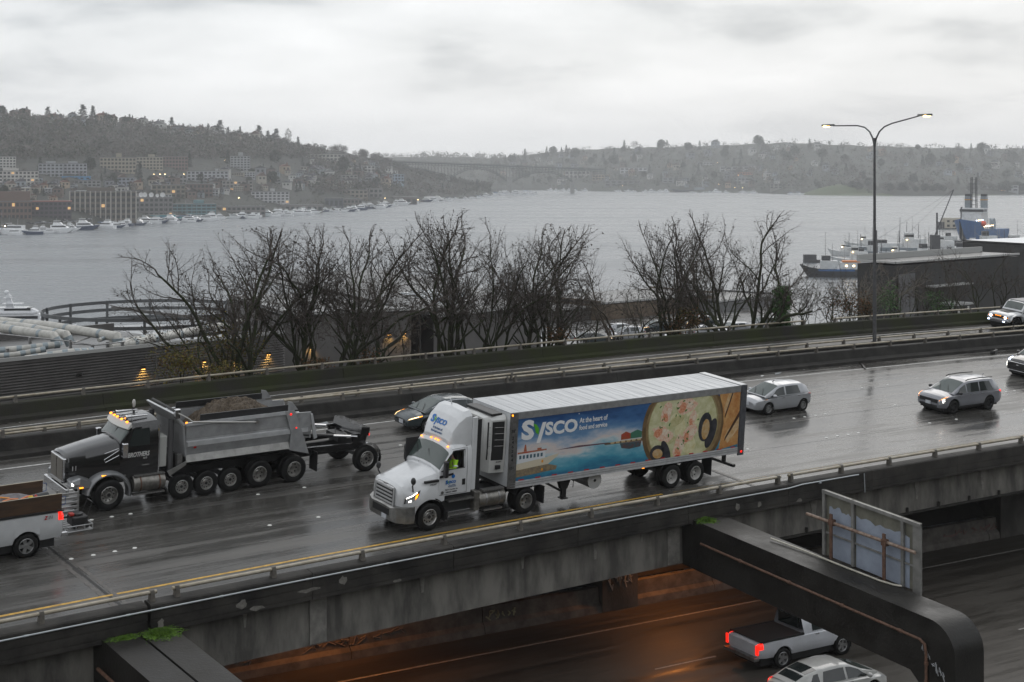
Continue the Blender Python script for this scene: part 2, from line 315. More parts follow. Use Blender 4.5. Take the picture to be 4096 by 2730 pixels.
# far parapet of the main deck, ramp parapets
def walls(name, label, prof_, mat, ramp_=False, n=11):
    o = thing(name, label, 'parapet'); L_ = (S1-S0)/n
    for i in range(n): sweep(S0+i*L_+.008, S0+(i+1)*L_-.008, prof_, ramp=ramp_).build('panel', mat, o)
    return o
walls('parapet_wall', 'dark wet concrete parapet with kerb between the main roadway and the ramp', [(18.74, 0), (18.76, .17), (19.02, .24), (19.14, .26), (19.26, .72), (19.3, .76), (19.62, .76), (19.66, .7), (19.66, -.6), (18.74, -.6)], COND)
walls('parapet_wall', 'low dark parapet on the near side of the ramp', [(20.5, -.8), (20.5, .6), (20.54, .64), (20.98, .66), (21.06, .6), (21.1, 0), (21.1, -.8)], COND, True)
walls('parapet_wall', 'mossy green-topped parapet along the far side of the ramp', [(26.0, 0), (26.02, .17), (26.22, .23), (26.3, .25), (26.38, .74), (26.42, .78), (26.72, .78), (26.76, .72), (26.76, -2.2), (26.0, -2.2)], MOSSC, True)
# pipe rails with posts
RAILM = M('galvanised_rail', (.42, .38, .31), .5, .3, c2=(.30, .26, .19), sc=2.5); POSTM = M('rail_post', (.17, .155, .135), .6, .4, var=.4, sc=6)
pme = MB().loft([[(x*a, y*b, z) for x, y in ((-.075, -.11), (.075, -.11), (.075, .11), (-.075, .11))] for z, a, b in ((0, 1, 1), (.2, .9, .8), (.34, .85, .55))]).build('post', POSTM, sm=False, bev=.012)
POST = pme.data; bpy.data.objects.remove(pme)
def guard(label, t, zb, spans, ramp_=False, pitch=3.0, tilt=0, r_=.058):
    o = thing('guardrail', label, 'guardrail')
    for a, b in spans:
        pts = [pt(s, t, zb+.27, ramp_) for s in np.linspace(a, b, int((b-a)/2)+3)]; MB().tube(pts, r_, 8).build('rail', RAILM, o, sm=60)
        n = int((b-a)/pitch)
        for i in range(n+1):
            s = a+.15+(b-a-.3)*i/n; p, d, nn = curve(s); shared('post', POST, par=o, loc=pt(s, t, zb, ramp_), rot=(0, 0, math.atan2(d[1], d[0])))
    return o
guard('tan pipe guardrail on the near parapet of the upper roadway', -.1, .63, [(-33.25, -12.9), (-12.4, 14.1), (14.55, 75)], r_=.062)
guard('tan pipe guardrail on the parapet behind the trucks', 19.45, .75, [(-33, 14), (14.2, 84)])
guard('thin tan pipe guardrail on the near side of the ramp', 20.8, .65, [(-33, 84)], True)
guard('pale pipe guardrail in front of the bare trees', 26.58, .77, [(-33, 41.0), (43.4, 84)], True)
cm = MB().tube([pt(s, -.45, .50) for s in np.arange(-40, 14, 1.5)]+[pt(14.2, -.45, .5), pt(15, -.45, .56)]+[pt(s, -.45, .56) for s in np.arange(16, 18.7, .8)], .028, 8)
cm.tube([pt(18.75, -.45, .57), pt(18.8, -.45, -.25)], .022, 6)
for s in np.arange(-38, 18, 3.0): cm.cyl(pt(s, -.45, .5), pt(s+.12, -.45, .5), .036, n=8)
tag(cm.build('conduit_pipe', M('grey_conduit', (.45, .48, .5), .35, .5), sm=50), 'thin silver conduit pipe running along the outer face of the near parapet', 'pipe')
# ---- lower roadway
LA = R(30.2); LU = np.array([math.cos(LA), math.sin(LA)]); LN = np.array([-math.sin(LA), math.cos(LA)]); LO = np.array([0, 60.6]); LZ = -6.
def lp(a, b, z=0.): q = LO+LU*a+LN*b; return np.array([q[0], q[1], LZ+z])
def lsheet(name, a0, a1, b0, b1, z, mat, par=None, kind=None, uv=True):
    xs = np.linspace(a0, a1, 30); V = [tuple(lp(a, b, z)) for a in xs for b in (b0, b1)]
    o = npmesh(name, V, [(2*i, 2*i+2, 2*i+3, 2*i+1) for i in range(29)], mat, par, kind)
    if uv:
        ul = o.data.uv_layers.new(name='UVMap'); co = [(a, b) for a in xs for b in (b0, b1)]
        for l_ in o.data.loops: ul.data[l_.index].uv = tuple(map(float, co[l_.vertex_index]))
    return o
low = lsheet('lower_roadway', -60, 110, -60, 3, 0, WETL, kind='structure')
lsheet('edge_line', -50, 100, -2.15, -2.03, .006, M('road_paint_worn', (.42, .40, .37), .6, var=.4, sc=5), low)
for k in range(7): lsheet('lane_dash', -22+k*12.2+12.2*.0, -19+k*12.2, -7.05, -6.95, .006, MATS['road_paint_worn'], low)
for k in range(7): lsheet('lane_dash', -18+k*12.2, -15+k*12.2, -10.9, -10.8, .006, MATS['road_paint_worn'], low)
bw = thing('barrier_wall', 'graffiti-tagged concrete barrier along the lower roadway under the deck', 'barrier')
BARR = M('barrier_concrete', (.17, .155, .14), .85, var=.5, sc=1.5)
for i in range(24):
    a0 = -44+i*6.1
    MB().loft([[lp(a, b, z) for b, z in ((0, 0), (.05, .3), (.22, .45), (.28, 1.05), (.6, 1.05), (.6, 0))] for a in (a0+.02, a0+6.08)]).build('block', BARR, bw)
for a in (4.6, 30): MB().loft([[lp(a+da, b, z) for b, z in ((-.04, 0), (-.04, 5.2), (1.6, 5.2), (1.6, 0))] for da in (0, 1.9)]).build('pillar', CON, bw)
tag(MB().add([lp(-60, .9, 1.0), lp(110, .9, 1.0), lp(110, 6, 5), lp(-60, 6, 5), lp(-60, 6, 6.5), lp(110, 6, 6.5)], [(0, 1, 2, 3), (3, 2, 5, 4)]).build('embankment', M('dark_soil', (.03, .027, .024), .95, var=.5, sc=.8)), kind='structure')
# ---- portal frames (cross beams leaving the deck towards the camera)
def portal(name, label, s0, s1, mat, tilt=BANK):
    o = thing(name, label, 'bridge beam')
    top = [(-.41, -.08)]+[(-11.7-math.sin(a)*1.0, -1.08+math.cos(a)*1.0) for a in np.linspace(0, math.pi/2, 12)]
    body = top+[(-12.7, -5.0), (-11.24, -5.0), (-11.24, -2.3), (-10.9, -2.02), (.6, -1.98), (.6, -.27), (-.41, -.27)]
    mb = MB().loft([[pt(s0, t, z) for t, z in body], [pt(s1, t, z) for t, z in body]]); mb.build('beam', mat, o, sm=30)
    return o
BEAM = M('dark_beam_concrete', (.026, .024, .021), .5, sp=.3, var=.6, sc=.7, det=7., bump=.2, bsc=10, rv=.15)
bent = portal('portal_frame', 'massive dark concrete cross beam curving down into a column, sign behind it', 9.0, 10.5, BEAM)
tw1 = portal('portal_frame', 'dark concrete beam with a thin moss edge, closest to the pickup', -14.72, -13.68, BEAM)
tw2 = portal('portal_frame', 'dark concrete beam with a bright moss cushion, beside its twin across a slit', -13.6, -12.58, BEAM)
RUST = M('rusty_pipe', (.16, .085, .055), .7, var=.5, sc=9); PVC = M('pale_pvc', (.48, .45, .38), .5, var=.25, sc=4)
mb = MB().tube([pt(8.93, t, -.85) for t in np.linspace(-.9, -11.35, 12)]+[pt(8.93, -11.55, -.95), pt(8.93, -11.6, -1.2), pt(8.93, -11.62, -3), pt(8.93, -11.64, -5)], .05, 8)
for t in (-3, -5.5, -8, -10.5): mb.cyl(pt(8.93, t, -.85), pt(8.93, t-.12, -.85), .07, n=8)
for z in (-1.5, -2.1): mb.cyl(pt(8.93, -11.61, z), pt(8.93, -11.61, z-.1), .075, n=8)
tag(mb.build('drain_pipe', RUST, sm=50), 'rusty drain pipe fixed along the side of the sign beam', 'pipe')
tag(MB().tube([pt(10.0, -3.6, 0.0), pt(10.15, -5, -.02), pt(10.2, -7, -.03), pt(10.25, -8.6, -.03), pt(10.36, -9.1, -.03), pt(10.5, -9.35, -.02)], .035, 7).build('loose_pipe', PVC, sm=50), 'loose cream pipe lying on top of the sign beam', 'pipe')
tag(MB().tube([pt(-14.8, t, -.95) for t in np.linspace(-.3, -6, 6)], .06, 7).build('drain_pipe', RUST, sm=50), 'rusty drain pipe under the left twin beam', 'pipe')
def moss(name, label, s0, s1, t0, t1, n, h_):
    rs = np.random.RandomState(n); V = []; Fa = []
    for i in range(n):
        a, b = rs.normal(0, .34), rs.normal(0, .34)
        s_, t_ = (s0+s1)/2+a*(s1-s0)*.8, (t0+t1)/2+b*(t1-t0)*.8; hh = h_*max(.15, 1-a*a*4-b*b*4)
        for q in range(5):
            p = pt(s_+rs.normal(0, .03), t_+rs.normal(0, .03), -.08); an = rs.rand()*6.28; r_ = .02+rs.rand()*.025; k = len(V)
            V += [(p[0]+r_*math.cos(an), p[1]+r_*math.sin(an), p[2]), (p[0]-r_*math.cos(an), p[1]-r_*math.sin(an), p[2]), (p[0]+rs.normal(0, .03), p[1]+rs.normal(0, .03), p[2]+hh*(.5+rs.rand()))]; Fa.append((k, k+1, k+2))
    tag(npmesh(name, V, Fa, M('bright_moss', (.10, .19, .015), .9, c2=(.05, .11, .01), sc=5)), label, 'moss')
moss('moss_clump', 'bright green moss cushion on the right twin beam', -13.5, -12.65, -1.15, -.45, 900, .10)
moss('moss_clump', 'thin green moss edge on the left twin beam', -14.5, -13.75, -.75, -.42, 260, .05)
moss('moss_clump', 'bright green weed tuft where the sign beam meets the parapet', 9.1, 9.75, -.95, -.42, 420, .12)
# big sign seen from behind
sg = thing('road_sign', 'back of a large grey road sign standing behind the dark beam', 'sign')
SGM = M('sign_back_paint', (.30, .34, .41), .6, c2=(.24, .27, .33), sc=1.5); SGF = M('sign_frame', (.27, .265, .25), .55, .3, var=.3, sc=3); OLV = M('sign_bare_panel', (.17, .165, .13), .7, var=.3, sc=2)
def sgq(t0, t1, z0, z1, s0=10.98, s1=11.0): return MB().loft([[pt(s, t, z) for t, z in ((t0, z0), (t1, z0), (t1, z1), (t0, z1))] for s in (s0, s1)])
for i, (a, b) in enumerate(((-5.4, -6.75), (-6.76, -8.1), (-8.11, -9.8))): sgq(a, b, -.2, 2.2, 11.0, 11.03).build('panel', OLV, sg)
rs_ = np.random.RandomState(3)
for a, b in ((-5.62, -6.72), (-6.9, -9.3)):
    ts = np.linspace(a, b, 12); top = [(t, 1.62+rs_.uniform(-.1, .1)) for t in ts]; poly = [(a, -.2)]+top+[(b, -.2)]
    MB().loft([[pt(s, t, z) for t, z in poly] for s in (10.985, 10.995)]).build('grey_overpaint', SGM, sg)
for t in (-5.42, -6.8, -9.05): sgq(t-.06, t+.06, -.2, 2.2, 10.88, 10.985).build('stiffener', SGF, sg)
sgq(-5.36, -9.84, 2.08, 2.2, 10.86, 10.98).build('top_frame', SGF, sg); sgq(-9.5, -9.84, -.6, 2.2, 10.9, 10.98).build('side_frame', SGF, sg); sgq(-5.4, -9.6, .62, .68, 10.93, 10.984).build('rib', SGF, sg)
MB().tube([pt(10.72, -4.75, 1.15), pt(10.72, -9.75, 1.22)], .065, 8).build('cross_pipe', M('weathered_pipe', (.30, .23, .18), .6, c2=(.14, .08, .055), sc=5), sg, sm=50)
for t in (-6.0, -8.45): sgq(t-.06, t+.06, -.2, 1.5, 10.62, 10.68).build('post', RUST, sg); sgq(t-.1, t+.1, 1.08, 1.3, 10.6, 10.8).build('clamp', RUST, sg)
# graffiti ribbons
GRA = M('graffiti_white', (.34, .35, .36), .8); GRY = M('graffiti_cream', (.36, .36, .24), .8)
def scrawl(name, par, P, wd, ht, n, seed, mat, r_=.03):
    rs = np.random.RandomState(seed); mb = MB()
    for i in range(n):
        cx_ = wd*(i+.5)/n; pts = []
        for q in range(6): pts.append(P(cx_+rs.uniform(-.6, .6)*wd/n, ht*(.15+.75*rs.rand())))
        mb.tube(pts, r_, 4)
    return mb.build(name, mat, par)
scrawl('graffiti', bent, lambda a, b: pt(8.995, -11.35-a, -.9-a*.75-b), .95, .45, 7, 2, GRA, .014)
scrawl('graffiti', bent, lambda a, b: pt(8.995, -11.9-a, -2.1-b), .6, 1.3, 6, 5, GRA, .018)
scrawl('graffiti', bent, lambda a, b: pt(8.995, -11.28-a, -2.3-b), .28, 1.0, 5, 9, GRA, .016)
wl = lambda a0, z0: (lambda a, b: lp(a0+a, .18+.03*b-.0, z0+b))
scrawl('graffiti', bw, lambda a, b: lp(-1.2+a, .215, .4+b), 1.5, .55, 6, 4, GRY, .03)
scrawl('graffiti', bw, lambda a, b: lp(4.9+a, -.05, .7+b), 1.3, 1.2, 5, 6, GRA, .03)
scrawl('graffiti', bw, lambda a, b: lp(-9.5+a, .215, .4+b), 4.5, .55, 9, 8, M('graffiti_dull', (.2, .18, .18), .9), .025)
scrawl('graffiti', bw, lambda a, b: lp(-15+a, .215, .35+b), 3.5, .6, 8, 12, MATS['graffiti_dull'], .03)
scrawl('graffiti', bw, lambda a, b: lp(26+a, .215, .35+b), 4.5, .55, 9, 15, M('graffiti_rose', (.2, .12, .11), .9), .025)
# sodium lamps under the deck
AMB = M('sodium_lens', (1, .5, .15), .4, em=(1, .33, .06), es=25)
for a, b, lab in ((7.9, -.5, 'sodium lamp under the deck above the white pickup'), (-8.5, -.5, 'sodium lamp under the deck beside the tagged barrier')):
    p = lp(a, b, 4.2); o = thing('tunnel_lamp', lab, 'lamp', p, LA)
    MB().bx(-.3, .3, -.18, .18, 0, .16).build('housing', COND, o); MB().bx(-.24, .24, -.2, -.181, .0, .13).build('lens', AMB, o)
    li = bpy.data.lights.new('sodium', 'SPOT'); li.energy = 330; li.color = (1, .33, .07); li.spot_size = R(165); li.spot_blend = .7; li.shadow_soft_size = .2
    lo_ = bpy.data.objects.new('sodium', li); col.objects.link(lo_); lo_.parent = o; lo_.location = (0, -.3, -.12); lo_.rotation_euler = (R(-16), 0, 0)
# ---- slope from the ramp down to the lake shore
xs = np.arange(-3600, 7600, 60); V = []; ks = (0, .015, .035, .08, .2, .35, .55, .8, 1, 1.05); m = len(ks)
def ramp_edge(px):
    best = None
    for s in np.arange(-150, 260, .5):
        q = pt(s, 26.9) if -60 < s < 140 else pt(s, 26.9)
        if q[1] > 5:
            e_ = abs(q[0]/q[1]-(px-CX)/F)
            if best is None or e_ < best[0]: best = (e_, q[1])
    return best[1]
def shore_near(px): return float(np.interp(px, [-3600, 0, 600, 1600, 2400, 3100, 3500, 4100, 7600], [300, 330, 270, 250, 250, 300, 420, 520, 600]))
_re = {px: ramp_edge(px) for px in range(-3600, 7700, 100)}
def redge(px): return float(np.interp(px, list(_re), list(_re.values())))
SLZ = ([0, .035, .08, .2, .45, .75, 1], [1.3, .2, -6, -12, -19, -27, -31.0])
def slope_z(px, d): return float(np.interp((d-redge(px))/(shore_near(px)-redge(px)), *SLZ))
for px in xs:
    d0, d1 = redge(px), shore_near(px)
    for k in ks: d = d0+(d1-d0)*k; V.append(((px-CX)/F*d, d, slope_z(px, d) if k <= 1 else -33))
npmesh('hillside', V, [(i*m+j, (i+1)*m+j, (i+1)*m+j+1, i*m+j+1) for i in range(len(xs)-1) for j in range(m-1)], M('hillside_ground', (.07, .062, .05), .85, c2=(.028, .03, .017), sc=.25), kind='structure')

# unseen hillside behind the lower roadway, added to block sky and darken camera-facing sides
HB_ = [(-59, 0), (-59.3, 7.5), (-66, 9), (-90, 20), (-140, 38), (-220, 62), (-290, 74)]; xs = np.linspace(-260, 320, 40); m = len(HB_)
npmesh('hill_behind_unseen', [tuple(lp(a, b, z+(math.sin(a*.21+b)*2 if b < -80 else 0))) for a in xs for b, z in HB_], [(i*m+j, (i+1)*m+j, (i+1)*m+j+1, i*m+j+1) for i in range(len(xs)-1) for j in range(m-1)], M('behind_ground', (.05, .055, .032), .95, c2=(.03, .03, .022), sc=.1), kind='structure')

# spalled and repaired spots, lime streaks
SPL = M('spalled_concrete', (.20, .19, .17), .85, var=.4, sc=8); LIM = M('lime_streak', (.24, .23, .21), .85, var=.35, sc=5); rs_ = np.random.RandomState(17)
for s_, z_, w_, h_ in ((-10.2, .1, .35, .28), (-9.7, -.1, .5, .16), (-7.9, .12, .8, .12), (-6.6, .2, .25, .3), (-4.5, -.16, .3, .1), (11.4, .12, .22, .3), (12.6, .05, .2, .22), (14.9, -.1, .3, .14), (-12.9, .05, .2, .3)):
    poly = [(s_+w_*(.5+rs_.uniform(-.2, .2))*math.cos(a), z_+h_*(.5+rs_.uniform(-.2, .2))*math.sin(a)) for a in np.linspace(0, math.tau, 11, endpoint=False)]
    MB().loft([[pt(a, t, b) for a, b in poly] for t in (-.396, -.404)]).build('spalled_spot', SPL, par_n)
for s_, w_, z_ in ((-7.2, .35, -1.7), (-3.1, .14, -1.0), (1.2, .12, -.9), (4.6, .16, -1.1), (6.9, .1, -.8), (16.5, .3, -1.2), (18.0, .16, -1.0), (23, .18, -1.3), (27.5, .2, -1.4), (-9.8, .1, -.9)):
    t_ = .33 if s_ > 14 else .235
    MB().loft([[pt(a, t, b) for a, b in ((s_-w_, -.25), (s_+w_, -.25), (s_+w_*.5, (z_-.25)/2), (s_+w_*.3, z_), (s_-w_*.3, z_), (s_-w_*.6, (z_-.25)/2))] for t in (t_, t_-.03)]).build('lime_streak', LIM, gir)
# ------------------------------------------------------------------ vehicles
GLASS = M('dark_glass', (.022, .028, .028), .04, sp=.7); WSG = M('windshield_glass', (.060, .078, .072), .04, sp=.8)
TYRE = M('tyre_rubber', (.012, .012, .012), .6, sp=.25, var=.3, sc=6, bump=.2, bsc=30); RIMA = M('alloy_rim', (.42, .42, .42), .3, .8, var=.3, sc=9); RIMD = M('dark_rim', (.03, .03, .032), .35, .5)
RIMP = M('polished_rim', (.50, .49, .47), .28, .9, var=.35, sc=8); RIMW = M('white_rim', (.55, .54, .52), .45, .2, var=.25, sc=8)
BLK = M('black_plastic', (.018, .018, .019), .45); CHR = M('chrome', (.62, .62, .63), .12, 1.); STEEL = M('dull_steel', (.34, .335, .33), .38, .85, var=.3, sc=5)
AMBL = M('amber_light', (1, .35, .03), .3, em=(1, .28, .01), es=3); AMBW = M('amber_lens', (.7, .22, .02), .25); REDL = M('red_light_lit', (.6, .01, .01), .3, em=(1, .015, .006), es=1.5); REDW = M('red_lens', (.35, .008, .008), .15, coat=.5)
HEADL = M('headlight_lit', (1, 1, .95), .2, em=(1, .97, .88), es=4); HEADW = M('headlight_warm', (1, .8, .5), .2, em=(1, .66, .30), es=3.5); HEADO = M('headlight_glass', (.45, .46, .47), .1, .3); BLUL = M('blue_white_light', (.7, .8, 1), .2, em=(.62, .75, 1), es=8)
PLATE = M('plate_white', (.6, .62, .66), .5, var=.2, sc=20)
def paint(n, c, r=.28, m=0., v=.12): return M(n, c, r, m, var=v, sc=1.6, coat=.8)
class Body:
    """half-sections (y, z) along x; mirrored. arches = (x, z, r) cut from the lower edge"""
    def __init__(s, rows, arch=()):
        rows = sorted(rows, key=lambda r: r[0]); s.X = np.array([r[0] for r in rows]); s.R = np.array([r[1] for r in rows], float); s.arch = arch; s.m = s.R.shape[1]
    def ring(s, x):
        r = np.array([[np.interp(x, s.X, s.R[:, j, k]) for k in (0, 1)] for j in range(s.m)])
        for ax, az, ar in s.arch:
            q = ar*ar-(x-ax)**2
            if q > 0:
                za = az+math.sqrt(q)
                for j in range(s.m-2):
                    if r[j, 1] < za+.03*j: r[j, 1] = za+.03*j
        return r
    def pos(s, x, v):
        r = s.ring(x); j = min(int(v), s.m-2); f = v-j; p = r[j]*(1-f)+r[j+1]*f; return np.array([x, p[0], p[1]])
    def mesh(s, name, mat, par, n=56, x0=None, x1=None, cap=True, sm=34, hole=None):
        x0 = s.X[0] if x0 is None else x0; x1 = s.X[-1] if x1 is None else x1
        xs = set(np.linspace(x0, x1, n))|{x for x in s.X if x0 <= x <= x1}
        for ax, az, ar in s.arch: xs |= {ax+ar*math.cos(t)*.999 for t in np.linspace(0, math.pi, 17) if x0 <= ax+ar*math.cos(t) <= x1}
        if hole: xs |= {hole[0], hole[1]}
        rings = []; xl = sorted(xs)
        for x in xl:
            r = s.ring(x); rings.append([(x, -y, z) for y, z in r[:-1]]+[(x, y, z) for y, z in r[::-1]])
        mb = MB().loft(rings, closed=False)
        if hole:
            w_ = len(rings[0])-1; keep = [q for q in range(len(mb.f)) if not (hole[0]-1e-6 < (xl[q//w_]+xl[q//w_+1])/2 < hole[1] and q % w_ in hole[2])]
            mb.f = [mb.f[q] for q in keep]; mb.mi = [mb.mi[q] for q in keep]
        return mb.add(rings[0], [tuple(range(len(rings[0])))] if cap else []).add(rings[-1], [tuple(range(len(rings[0])))] if cap else []).build(name, mat, par, sm=sm)
    def patch(s, name, mat, par, c, side=1, off=.006, n=6, k=4):
        """surface patch with corners (x, v) in order, lifted off the body"""
        mb = MB()
        for sd in ((1, -1) if side == 0 else (side,)):
            G = []
            for i in range(n+1):
                for j in range(k+1):
                    a, b = i/n, j/k; x = (c[0][0]*(1-a)+c[1][0]*a)*(1-b)+(c[3][0]*(1-a)+c[2][0]*a)*b; v = (c[0][1]*(1-a)+c[1][1]*a)*(1-b)+(c[3][1]*(1-a)+c[2][1]*a)*b
                    p = s.pos(x, v); e = .01; du = s.pos(x+e, v)-s.pos(x-e, v); dv = s.pos(x, min(v+e, s.m-1))-s.pos(x, max(v-e, 0)); nn = np.cross(du, dv); l = np.linalg.norm(nn); nn = nn/l if l else np.array([0, 1, 0])
                    if nn[1]*p[1]+nn[2]*(p[2]-s.ring(x)[0, 1]+.02) < 0: nn = -nn
                    q = p+nn*off; G.append((q[0], q[1]*sd, q[2]))
            mb.add(G, [(i*(k+1)+j, (i+1)*(k+1)+j, (i+1)*(k+1)+j+1, i*(k+1)+j+1) for i in range(n) for j in range(k)])
        return mb.build(name, mat, par, sm=40)
def wheel(par, x, y, r, w_, rim, side=1, style='spoke', rr=.62, dual=False):
    """tyre with tread shoulders, dished rim with spokes or hand holes"""
    g = bpy.data.objects.new('wheel', None); col.objects.link(g); g.parent = par; g.location = (x, y*side, r)
    def lat(prof, n=28):
        return MB().loft([[(R_*math.cos(2*math.pi*i/n), yy*side, R_*math.sin(2*math.pi*i/n)) for i in range(n)] for yy, R_ in prof], cap=False)
    h_ = w_/2
    for o_ in ((0, -w_-.05) if dual else (0,)):
        lat([(o_+h_*.85, r*rr), (o_+h_, r*(rr+.1)), (o_+h_, r*.9), (o_+h_*.8, r*.985), (o_+h_*.3, r), (o_-h_*.3, r), (o_-h_*.8, r*.985), (o_-h_, r*.9), (o_-h_, r*rr)]).build('tyre', TYRE, g, sm=50)
    a = r*rr
    if style == 'truck':
        rm = lat([(h_*.9, a*1.02), (h_*.95, a*.98), (h_*.72, a*.9), (h_*.25, a*.82), (h_*.12, a*.55), (h_*.3, a*.40), (h_*.55, a*.36), (h_*.6, a*.1), (h_*.6, .001)]).build('rim', rim, g, sm=50)
        hm_ = MB()
        for i in range(10):
            t = i*math.tau/10; c = np.array([math.cos(t), 0, math.sin(t)])*a*.69; hm_.cyl(c+np.array([0, h_*.1*side, 0]), c+np.array([0, h_*.24*side, 0]), a*.1, n=8)
        hm_.build('hand_hole', BLK, rm, kind='stuff')
        nm = MB()
        for i in range(10):
            t = i*math.tau/10+.3; c = np.array([math.cos(t), 0, math.sin(t)])*a*.46; nm.cyl(c+np.array([0, h_*.2*side, 0]), c+np.array([0, h_*.5*side, 0]), a*.035, n=6)
        nm.build('wheel_nut', CHR if rim is not RIMW else BLK, rm, kind='stuff'); lat([(h_*.62, a*.22), (h_*.75, a*.2), (h_*.78, .001)], 12).build('hub', BLK if style == 'truck' and rim is RIMP and not dual else STEEL, rm)
    elif style == 'dually':
        rm = lat([(h_*.9, a*1.02), (h_*.95, a*.97), (h_*.5, a*.9), (-h_*.5, a*.82), (-h_*.7, a*.5), (-h_*.5, a*.3), (h_*.1, a*.26), (h_*.15, .001)]).build('rim', rim, g, sm=50)
        hm_ = MB()
        for i in range(8):
            t = i*math.tau/8; c = np.array([math.cos(t), 0, math.sin(t)])*a*.64; hm_.cyl(c+np.array([0, -h_*.8*side, 0]), c+np.array([0, -h_*.5*side, 0]), a*.1, n=8)
        hm_.build('hand_hole', BLK, rm, kind='stuff')
    else:
        rm = lat([(h_*.88, a*1.03), (h_*.93, a*.98), (h_*.8, a*.93), (h_*.1, a*.9)]).build('rim', rim, g, sm=50)
        lat([(h_*.05, a*.9), (h_*.05, .001)], 20).build('disc', BLK, rm)
        sm_ = MB()
        for i in range(8 if style == 'spoke' else 5):
            t = i*math.tau/(8 if style == 'spoke' else 5); c = math.cos(t); s_ = math.sin(t); wd = a*(.13 if style == 'spoke' else .26)
            P = [(a*.12*c-wd*s_*.8, h_*.62*side, a*.12*s_+wd*c*.8), (a*.12*c+wd*s_*.8, h_*.62*side, a*.12*s_-wd*c*.8), (a*.93*c+wd*s_, h_*.74*side, a*.93*s_-wd*c), (a*.93*c-wd*s_, h_*.74*side, a*.93*s_+wd*c)]
            sm_.add(P+[(p[0], p[1]-.04*side, p[2]) for p in P], [(0, 1, 2, 3), (4, 5, 6, 7), (0, 1, 5, 4), (1, 2, 6, 5), (2, 3, 7, 6), (3, 0, 4, 7)])
        sm_.build('spoke', rim, rm); lat([(h_*.6, a*.2), (h_*.72, a*.16), (h_*.74, .001)], 12).build('hub_cap', rim, rm)
    return g
def lring(w, z0, zs, zt): return [(.93*w, z0), (w, z0+.26*(zs-z0)), (w, z0+.62*(zs-z0)), (.965*w, zs-.05*(zs-z0)), (.90*w, zs), (.55*w, zs+.8*(zt-zs)), (0, zt)]
def cring(wb, zb, wt, zt): h_ = zt-zb; return [(wb, zb), (wb-.01*h_, zb+.06*h_), (wt+.03, zt-.13*h_), (wt-.03, zt-.03*h_), (wt*.55, zt+.035*h_), (0, zt+.05*h_)]
def car(name, label, mtx, rows, cab, wheels, r, tw, pm, rim, style, win, ws, rw, lamps, tail, grille, plate=None, rails=None, mirror=None, handles=(), trim=None, wip=True, group='cars and light trucks on the road', lower=None, archr=1.17, shelf=None):
    """generic car: rows (x, halfwidth, z0, zshoulder, ztop) lower body, cab rows (x, wb, zb, wt, zt)"""
    o = thing(name, label, name.split('_')[-1] if name.split('_')[-1] not in ('suv',) else 'SUV', group=group, mat=mtx)
    B = Body([(x, lring(w, a, b, c)) for x, w, a, b, c in rows], [(x, r, r*archr) for x in wheels]); B.mesh('body', pm, o)
    Cb = Body([(x, cring(*q)) for x, *q in cab]); Cb.mesh('cabin', pm, o, n=30, cap=False)
    xf, xr = rows[-1][0] if rows[-1][0] > rows[0][0] else rows[0][0], min(rows[0][0], rows[-1][0]); wmax = max(q[1] for q in rows)
    MB().bx(xr+.25, xf-.25, -wmax*.78, wmax*.78, .2, .55).build('underbody', BLK, o)
    for x in wheels:
        MB().cyl((x, -wmax*.93, r), (x, wmax*.93, r), r*archr*.99, n=20, cap=False).build('wheel_well', BLK, o)
        for sd in (1, -1): wheel(o, x, wmax-.02-tw/2, r, tw, rim, sd, style)
    Cb.patch('windshield', WSG, o, [(ws[0], 3.15), (ws[0], 5), (ws[1], 5), (ws[1], 3.15)], 0, .008, 6, 8)
    if rw: Cb.patch('rear_window', GLASS, o, [(rw[0], 3.2), (rw[0], 5), (rw[1], 5), (rw[1], 3.2)], 0, .008)
    for sd in (1, -1):
        for c in win: Cb.patch('side_window', GLASS, o, [(c[0], 1.05), (c[1], 1.05), (c[1]+(c[2] if len(c) > 2 else 0), 1.95), (c[0]+(c[3] if len(c) > 3 else 0), 1.95)], sd, .007, 5, 3)
        for c, mt in lamps: B.patch('headlight', mt, o, c, sd, .008, 5, 4)
        for c, mt in tail: B.patch('taillight', mt, o, c, sd, .01, 4, 4)
        for x in handles: p = B.pos(x, 3.0); MB().bx(x-.1, x+.1, p[1]*sd-.02, p[1]*sd+.025, p[2]-.05, p[2]-.015).build('door_handle', CHR, o)
        if mirror: MB().ell((mirror[0], sd*mirror[1], mirror[2]), (.10, .13, .09)).build('wing_mirror', mirror[3] if len(mirror) > 3 else pm, o, sm=60)
        if rails:
            MB().tube([(rails[0], sd*rails[2], rails[3]-.06), (rails[0]-.15, sd*rails[2], rails[3]), ((rails[0]+rails[1])/2, sd*rails[2], rails[3]+.03), (rails[1], sd*rails[2], rails[3])], .028, 6).build('roof_rail', BLK, o, sm=50)
        if lower: B.patch('sill_trim', BLK, o, [(lower[0], 0), (lower[1], 0), (lower[1], .55), (lower[0], .55)], sd, .006)
    for nm, mt, (x0, y1, z0, z1) in grille: MB().bx(x0-.3, x0, -y1, y1, z0, z1).build(nm, mt, o, bev=.02)
    if plate: MB().bx(plate[0], plate[0]+.02, plate[1]-.17, plate[1]+.17, plate[2], plate[2]+.17).build('number_plate', PLATE, o)
    if wip:
        p0, p1 = Cb.pos(ws[1]-.02, 5), Cb.pos((ws[0]+ws[1])/2, 5); n_ = np.array([.02, 0, .025])
        for y0 in (.45, -.1): MB().tube([p0+n_+np.array([0, y0, -.01]), p1+n_+np.array([.05, y0-.38, 0])], .012, 4).build('wiper', BLK, o)
    return o, B, Cb
